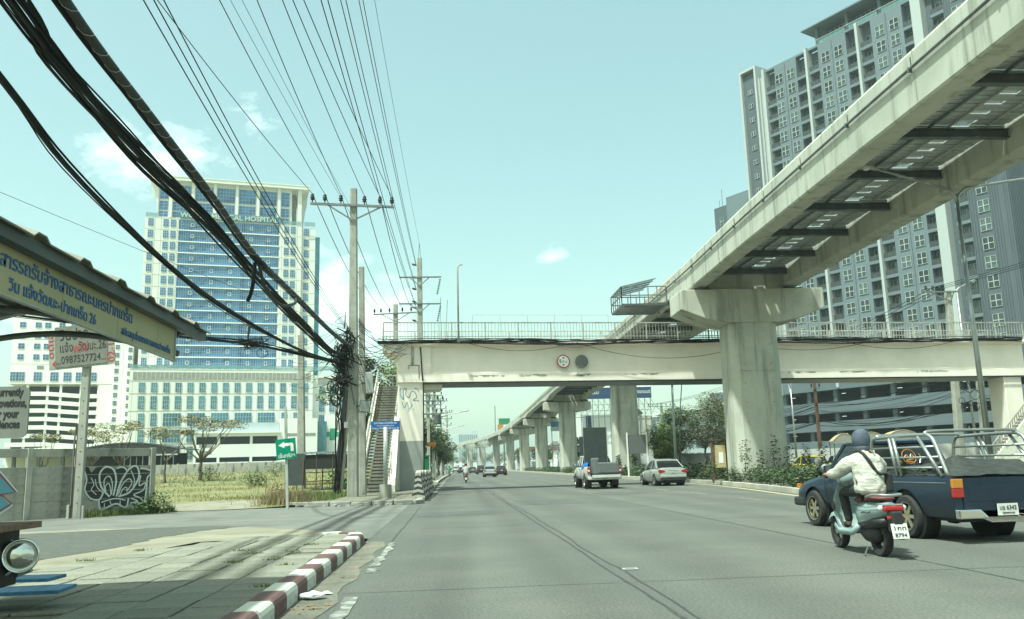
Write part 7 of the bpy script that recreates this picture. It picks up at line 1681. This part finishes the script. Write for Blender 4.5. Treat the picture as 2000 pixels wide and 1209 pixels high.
# ------------------------------------------------------------------ scooters and people
def scooter(name, label, loc, rz, paint, seat, p1, p2, group=None, detail=True):
    t = thing(name, label, 'scooter', loc, rz, group)
    def sw(y, r, w):
        wh = empty('wheel', (0, y, r)); wh.parent = t
        b = MB(); n = 24; rings = [[(h, q * math.cos(2 * PI * j / n), q * math.sin(2 * PI * j / n)) for j in range(n)] for q, h in ((r * .62, -w * .4), (r * .9, -w / 2), (r, -w * .2), (r, w * .2), (r * .9, w / 2), (r * .62, w * .4))]
        autosmooth(b.loft(rings, cap=False, closed=True).build('tyre', 'rubber', wh, fix=True), 40)
        b = MB()
        for k in range(3): a = 2 * PI * k / 3; b.beam((0, 0, 0), (0, math.cos(a) * r * .64, math.sin(a) * r * .64), .04, .03, up=(1, 0, 0))
        b.lathe([(.04, -.05), (.04, .05)], ax='x', n=10); b.build('rim', 'rim_alloy', wh); return wh
    sw(0, .24, .11); sw(1.25, .24, .10)
    ell = lambda y, zc, w, h, n=14: [(w * math.cos(2 * PI * j / n), y, zc + h * math.sin(2 * PI * j / n)) for j in range(n)]
    MB().loft([ell(-.42, .635, .03, .03), ell(-.38, .63, .10, .07), ell(-.25, .61, .165, .11), ell(0, .57, .195, .16), ell(.22, .54, .185, .19), ell(.40, .52, .15, .20), ell(.46, .50, .10, .17)]).build('tail_body', paint, t, smooth=True, sub=1)
    MB().loft([ell(-.30, .755, .09, .02), ell(-.24, .755, .135, .035), ell(.0, .745, .15, .05), ell(.25, .735, .145, .05), ell(.48, .72, .11, .05), ell(.55, .70, .06, .03)]).build('seat', seat, t, smooth=True, sub=1)
    gr = curve([(-.15, .02, .77), (-.165, -.2, .80), (-.14, -.36, .805), (-.06, -.41, .80), (.06, -.41, .80), (.14, -.36, .805), (.165, -.2, .80), (.15, .02, .77)], 4)
    MB().tube(gr, .018, 8).build('grab_rail', 'galv', t, smooth=True)
    MB().box(-.13, .13, -.435, -.36, .60, .665).build('tail_lamp', 'lamp_red', t, bevel=.02); MB().box(-.14, .14, -.41, -.33, .665, .69).build('lamp_brow', 'galv', t, bevel=.01)
    for s in (-1, 1): MB().lathe([(.01, -.03), (.035, -.02), (.04, 0)], c=(s * .15, -.36, .64), ax='y', n=10).build('turn_lamp', 'lamp_white', t, smooth=True)
    # leg shield, floor, front
    sh_ = []
    for y, z, w in ((.60, .32, .17), (.80, .30, .185), (.93, .36, .19), (.99, .52, .205), (.985, .72, .20), (.95, .88, .155), (.92, .97, .10)): sh_.append([(-w, y - .05, z), (-w * .6, y + .015, z), (0, y + .04, z), (w * .6, y + .015, z), (w, y - .05, z), (w * .6, y - .03, z + .012), (0, y - .008, z + .015), (-w * .6, y - .03, z + .012)])
    MB().loft(sh_).build('leg_shield', paint, t, smooth=True, fix=True)
    MB().box(-.17, .17, .40, .88, .27, .315).build('floor_board', 'plastic_dark', t, bevel=.02)
    for s in (-1, 1): MB().loft([[(s * .185, y, z - h), (s * .2, y, z), (s * .185, y, z + h), (s * .13, y, z)] for y, z, h in ((.28, .36, .06), (.45, .29, .05), (.85, .28, .045), (.98, .34, .05))]).build('side_skirt', paint, t, smooth=True, fix=True)
    for s in (-1, 1): MB().lathe([(.001, s * .012), (.05, s * .012), (.06, 0)], c=(s * .205, .93, .62), ax='x', n=14).build('vent_trim', 'plastic_dark', t)
    MB().tube([(0, 1.25, .24), (0, 1.08, .62), (0, .90, 1.0)], .035, 8).build('fork', 'steel_mid', t)
    fr = []
    for k in range(7): a = R(20 + 130 * k / 6); fr.append([(x, 1.25 + math.cos(a) * .27, .24 + math.sin(a) * .27 + dz) for x, dz in ((-.075, -.05), (-.06, .01), (0, .03), (.06, .01), (.075, -.05))])
    b = MB(); n = 5
    for i in range(6):
        for j in range(4): pass
    b.add([p for r_ in fr for p in r_], [(i * 5 + j, i * 5 + j + 1, (i + 1) * 5 + j + 1, (i + 1) * 5 + j) for i in range(6) for j in range(4)]); b.build('front_fender', paint, t, smooth=True)
    MB().lathe([(.02, -.10), (.09, -.08), (.12, 0), (.10, .09), (.03, .13)], c=(0, .90, 1.0), ax='y', n=14).build('headset', paint, t, smooth=True)
    MB().tube(curve([(-.34, .80, 1.03), (-.22, .85, 1.03), (0, .88, 1.0), (.22, .85, 1.03), (.34, .80, 1.03)], 4), .014, 8).build('handlebar', 'steel_dark', t, smooth=True)
    for s in (-1, 1):
        MB().cyl((s * .36, .79, 1.03), (s * .25, .835, 1.03), .02).build('grip', 'rubber', t)
        mr = empty('mirror', (s * .30, .86, 1.03)); mr.parent = t
        MB().tube([(0, 0, 0), (s * .05, .02, .10), (s * .09, .0, .17)], .008, 6).build('stalk', 'steel_dark', mr); MB().lathe([(.01, .03), (.055, .025), (.065, 0), (.06, -.008)], c=(s * .10, 0, .22), ax='y', n=16).build('shell', 'plastic_dark', mr, smooth=True); MB().lathe([(.001, -.010), (.058, -.010)], c=(s * .10, 0, .22), ax='y', n=16).build('mirror_glass', 'chrome', mr)
    # engine, exhaust, mudguard, plate
    MB().loft([ell(-.05, .28, .09, .10), ell(.1, .28, .12, .13), ell(.3, .28, .12, .12), ell(.45, .30, .08, .08)]).build('engine', 'black', t, smooth=True)
    MB().loft([ell(-.30, .46, .12, .06), ell(-.1, .46, .15, .10), ell(.2, .42, .15, .12), ell(.4, .40, .12, .10)]).build('under_cowl', 'plastic_dark', t, smooth=True)
    MB().cyl((.14, -.32, .29), (.13, .2, .25), .055, .045, 12).build('exhaust', 'black', t, smooth=True)
    MB().box(-.07, .07, -.50, -.34, .34, .60).build('mudguard', 'plastic_dark', t, bevel=.02, rz=(0, 0, 0))
    MB().tube([(-.12, .15, .12), (-.20, .1, .01)], .012, 6).build('kick_stand', 'steel_dark', t)
    for s in (-1, 1):
        MB().tube(curve([(s * .197, .10, .56), (s * .199, .0, .575), (s * .194, -.06, .565), (s * .184, -.14, .585)], 4), .007, 5).build('side_emblem', 'ink', t)
        MB().tube(curve([(s * .150, .38, .66), (s * .19, .2, .655), (s * .197, .0, .64), (s * .165, -.25, .655), (s * .10, -.38, .66)], 4), .004, 4).build('panel_seam', 'ink', t)
    MB().tube([(-.10, -.3, .45), (-.12, -.05, .42), (-.12, .2, .4)], .012, 6).build('shock_strut', 'steel_dark', t)
    MB().box(-.10, .10, -.47, -.40, .50, .545).build('rear_reflector', 'lamp_red', t, bevel=.01)
    plate_on(t, (0, -.52, .36), .21, .19, p1, p2, tilt=R(-14))
    return t
SKINBONES = [('pel', 'spi'), ('spi', 'che'), ('che', 'nec'), ('nec', 'hea'), ('hea', 'top')] + [x for s in 'LR' for x in (('che', 'sh' + s), ('sh' + s, 'el' + s), ('el' + s, 'wr' + s), ('wr' + s, 'pa' + s), ('pel', 'hi' + s), ('hi' + s, 'kn' + s), ('kn' + s, 'an' + s), ('an' + s, 'to' + s))]
RAD = dict(pel=.13, spi=.12, che=.13, nec=.052, hea=.092, top=.07, sh=.04, el=.046, wr=.032, pa=.034, hi=.09, kn=.058, an=.042, to=.036)
def skin_mesh(name, J, bones, rad, mat, parent, grow=0.0, root='pel', sub=2):
    ks = sorted({k for b_ in bones for k in b_}); ix = {k: i for i, k in enumerate(ks)}
    me = bpy.data.meshes.new(name); me.from_pydata([J[k] for k in ks], [(ix[a], ix[c]) for a, c in bones], [])
    o = bpy.data.objects.new(name, me); COL.objects.link(o); o.parent = parent
    o.modifiers.new('skin', 'SKIN'); md = o.modifiers.new('sub', 'SUBSURF'); md.levels = sub; md.render_levels = sub
    sv = me.skin_vertices[0].data
    for k, i in ix.items():
        r_ = rad.get(k, rad.get(k[:2], .03)) + grow; sv[i].radius = (r_, r_); sv[i].use_root = (k == root)
    o.modifiers['skin'].use_smooth_shade = True; me.materials.append(M[mat]); return o
TEX = {}
def rumple(o, strength, size):
    if size not in TEX: TEX[size] = bpy.data.textures.new('folds', 'CLOUDS'); TEX[size].noise_scale = size; TEX[size].noise_depth = 2
    md = o.modifiers.new('folds', 'DISPLACE'); md.texture = TEX[size]; md.strength = strength; md.mid_level = .5; md.texture_coords = 'LOCAL'
def person(label, loc, rz, J, top, legs, head='helmet', bag=False, group=None):
    t = thing('person', label, 'person', loc, rz, group); J = {k: Vector(v) for k, v in J.items()}
    bones = list(SKINBONES); rad = dict(RAD)
    for s in 'LR':            # five fingers a hand, curled on what they hold
        w, p = J['wr' + s], J['pa' + s]; d = (p - w).normalized(); sx = -1 if s == 'L' else 1
        side = d.cross(Vector((0, 0, 1)));  side = side.normalized() if side.length > .1 else Vector((1, 0, 0))
        for k in range(4):
            o = side * (.026 - .0175 * k); q0, q1, q2 = f'f{s}{k}a', f'f{s}{k}b', f'f{s}{k}c'; ln = (.9, 1.0, .95, .75)[k]
            J[q0] = p + o * .9 + d * .035; J[q1] = p + o + d * (.035 + .03 * ln) - Vector((0, 0, .012)); J[q2] = p + o + d * (.04 + .035 * ln) - Vector((0, 0, .042 * ln))
            bones += [('pa' + s, q0), (q0, q1), (q1, q2)]
            for q in (q0, q1, q2): rad[q] = .009
        J[f't{s}a'] = w.lerp(p, .5) + side * .04 * -sx; J[f't{s}b'] = p + side * .045 * -sx - Vector((0, 0, .02)); bones += [('pa' + s, f't{s}a'), (f't{s}a', f't{s}b')]; rad[f't{s}a'] = .011; rad[f't{s}b'] = .009
    skin_mesh('body', J, bones, rad, 'skin', t)
    pe, sp, ch, ne = J['pel'], J['spi'], J['che'], J['nec']
    def ell2(c, w, d, n=16): return [(c.x + w * math.cos(2 * PI * q / n), c.y + d * math.sin(2 * PI * q / n), c.z) for q in range(n)]
    up = Vector((0, 0, 1))
    jk = MB().loft([ell2(pe - up * .10 - Vector((0, .015, 0)), .215, .185), ell2(pe + up * .0, .225, .19), ell2(sp, .21, .175), ell2(sp.lerp(ch, .6), .215, .165), ell2(ch + up * .05, .215, .145), ell2(ch + up * .11, .165, .105), ell2(ne - up * .03, .085, .08), ell2(ne + up * .02, .07, .068)]).build('jacket', top, t, smooth=True, sub=2)
    rumple(jk, .05, .075); 
    for s in 'LR': rumple(skin_mesh('sleeve', {**J, 'in' + s: J['sh' + s] * .5 + ch * .5 + Vector((0, 0, .02))}, [('in' + s, 'sh' + s), ('sh' + s, 'el' + s), ('el' + s, 'wr' + s)], {'in': .10, 'sh': .105, 'el': .078, 'wr': .05}, top, t, .014, 'sh' + s), .03, .06)
    lbn = [b_ for b_ in SKINBONES if b_[1][:2] in ('hi', 'kn', 'an')]; skin_mesh('trousers', J, lbn, rad, legs, t, .016)
    for s in 'LR': skin_mesh('shoe', J, [('an' + s, 'to' + s)], {'an' + s: .045, 'to' + s: .042}, 'cloth_black', t, .008, 'an' + s, 1)
    h = J['hea']; tp = J['top']; c = h.lerp(tp, .55)
    fwd = Vector((0, 1, 0))
    for s in (-1, 1): MB().lathe([(.001, .0), (.012, .004), (.012, .008)], c=(c.x + s * .032, c.y + .088, c.z - .0), ax='y', n=8).build('eye', 'ink', t)
    MB().add([(c.x - .014, c.y + .088, c.z - .045), (c.x + .014, c.y + .088, c.z - .045), (c.x, c.y + .115, c.z - .045), (c.x, c.y + .09, c.z - .0)], [(0, 1, 2), (0, 2, 3), (1, 3, 2)]).build('nose', 'skin', t); MB().box(c.x - .022, c.x + .022, c.y + .086, c.y + .094, c.z - .072, c.z - .064).build('mouth', 'seat_maroon', t)
    if head == 'helmet':
        MB().lathe([(.075, -.15), (.105, -.10), (.125, -.02), (.125, .04), (.105, .10), (.06, .14), (.001, .152)], c=(c.x, c.y - .012, c.z), n=18).build('helmet', 'helmet', t, smooth=True, sub=1)
        rumple(t.children[-1], .018, .06)
        MB().lathe([(.07, -.20), (.10, -.165), (.108, -.11), (.10, -.09)], c=(c.x, c.y - .014, c.z), n=18).build('neck_scarf', 'helmet', t, smooth=True)
    elif head == 'hat':
        MB().lathe([(.23, -.02), (.235, -.01), (.13, .02), (.12, .10), (.08, .13), (.001, .135)], c=(c.x, c.y, c.z + .02), n=18).build('hat', 'straw', t, smooth=True)
    else:
        MB().lathe([(.07, -.08), (.098, -.03), (.104, .03), (.085, .085), (.04, .11), (.001, .115)], c=(c.x, c.y - .012, c.z), n=16).build('hair', 'cloth_black', t, smooth=True)
    if bag:
        ch, pe = J['che'], J['pel']
        MB().tube(curve([(-.11, ch.y + .12, ch.z + .10), (-.10, ch.y - .02, ch.z + .16), (-.05, ch.y - .16, ch.z + .05), (.05, ch.y - .20, ch.z - .14), (.16, pe.y - .15, pe.z + .18), (.21, pe.y - .02, pe.z + .08)], 5), .022, 6).build('bag_strap', 'cloth_black', t, smooth=True)
        MB().box(.15, .25, pe.y - .16, pe.y + .12, pe.z - .06, pe.z + .20).build('bag', 'cloth_black', t, bevel=.03)
    return t
SIT = dict(pel=(0, .16, .88), spi=(0, .17, 1.03), che=(0, .22, 1.22), nec=(0, .27, 1.38), hea=(0, .31, 1.47), top=(0, .32, 1.58), shL=(-.17, .24, 1.28), elL=(-.30, .45, 1.08), wrL=(-.33, .70, 1.06), paL=(-.33, .775, 1.065), shR=(.17, .24, 1.28), elR=(.30, .45, 1.08), wrR=(.33, .70, 1.06), paR=(.33, .775, 1.065),
           hiL=(-.10, .22, .86), knL=(-.17, .66, .82), anL=(-.13, .62, .40), toL=(-.13, .76, .355), hiR=(.10, .22, .86), knR=(.17, .66, .82), anR=(.13, .62, .40), toR=(.13, .76, .355))
scooter('scooter', 'pale blue green retro scooter with maroon seat, ridden close beside the blue pickup', (5.64, 11.15, 0), R(-1), 'scoot', 'seat_maroon', '1กท', '8794')
person('rider in cream jacket, dark head covering and black sling bag on near scooter', (5.64, 11.15, 0), R(-1), SIT, 'jacket', 'pants', 'helmet', True)
scooter('scooter', 'dark scooter with two riders in the left lane beyond the footbridge', (1.2, 75.2, 0), 0, 'paint_black', 'cloth_black', '3กจ', '512')
person('driver of the two up scooter ahead, hidden behind the pale shirted passenger', (1.2, 75.35, 0), 0, SIT, 'cloth_black', 'pants', 'helmet')
S2 = {k: (v[0], v[1] - .32, v[2] + .02) for k, v in SIT.items()}
person('passenger in pale shirt sitting behind on the two up scooter ahead', (1.2, 75.3, 0), 0, S2, 'cloth_grey', 'pants', 'hair')
scooter('scooter', 'small dark scooter at the far left kerb under the trees', (-.45, 138, 0), 0, 'paint_black', 'cloth_black', '2ขก', '77')
person('rider in green top on the far scooter under the left trees', (-.45, 138, 0), 0, SIT, 'green_plastic', 'pants', 'helmet')
STAND = dict(pel=(0, 0, .92), spi=(0, .0, 1.06), che=(0, .0, 1.22), nec=(0, .0, 1.40), hea=(0, .02, 1.48), top=(0, .02, 1.60), shL=(-.18, 0, 1.31), elL=(-.24, -.02, 1.05), wrL=(-.22, .12, .88), paL=(-.21, .18, .82), shR=(.18, 0, 1.31), elR=(.24, .0, 1.05), wrR=(.21, .14, .90), paR=(.2, .2, .85), hiL=(-.10, 0, .88), knL=(-.11, .08, .48), anL=(-.11, -.06, .09), toL=(-.11, .08, .04), hiR=(.10, 0, .88), knR=(.11, .02, .48), anR=(.11, .04, .09), toR=(.11, .18, .04))
person('pedestrian in pink shirt and straw hat behind the striped barriers', (-2.15, 58, .15), R(180), STAND, 'cloth_pink', 'pants', 'hat')

# ------------------------------------------------------------------ haze
b = MB().box(-2520, 2520, -310, 4210, -1.2, 112)
hz = b.build('haze', None); hz['kind'] = 'stuff'; hz['label'] = 'pale sunlit haze hanging over the road and city'; hz['category'] = 'haze'
hm = bpy.data.materials.new('haze'); hm.use_nodes = True; nt = hm.node_tree; nt.nodes.clear()
ho = nt.nodes.new('ShaderNodeOutputMaterial'); pv = nt.nodes.new('ShaderNodeVolumePrincipled')
pv.inputs['Color'].default_value = (.80, .93, .92, 1); pv.inputs['Density'].default_value = 0.00035; pv.inputs['Anisotropy'].default_value = .2
nt.links.new(pv.outputs[0], ho.inputs['Volume']); hz.data.materials.append(hm)
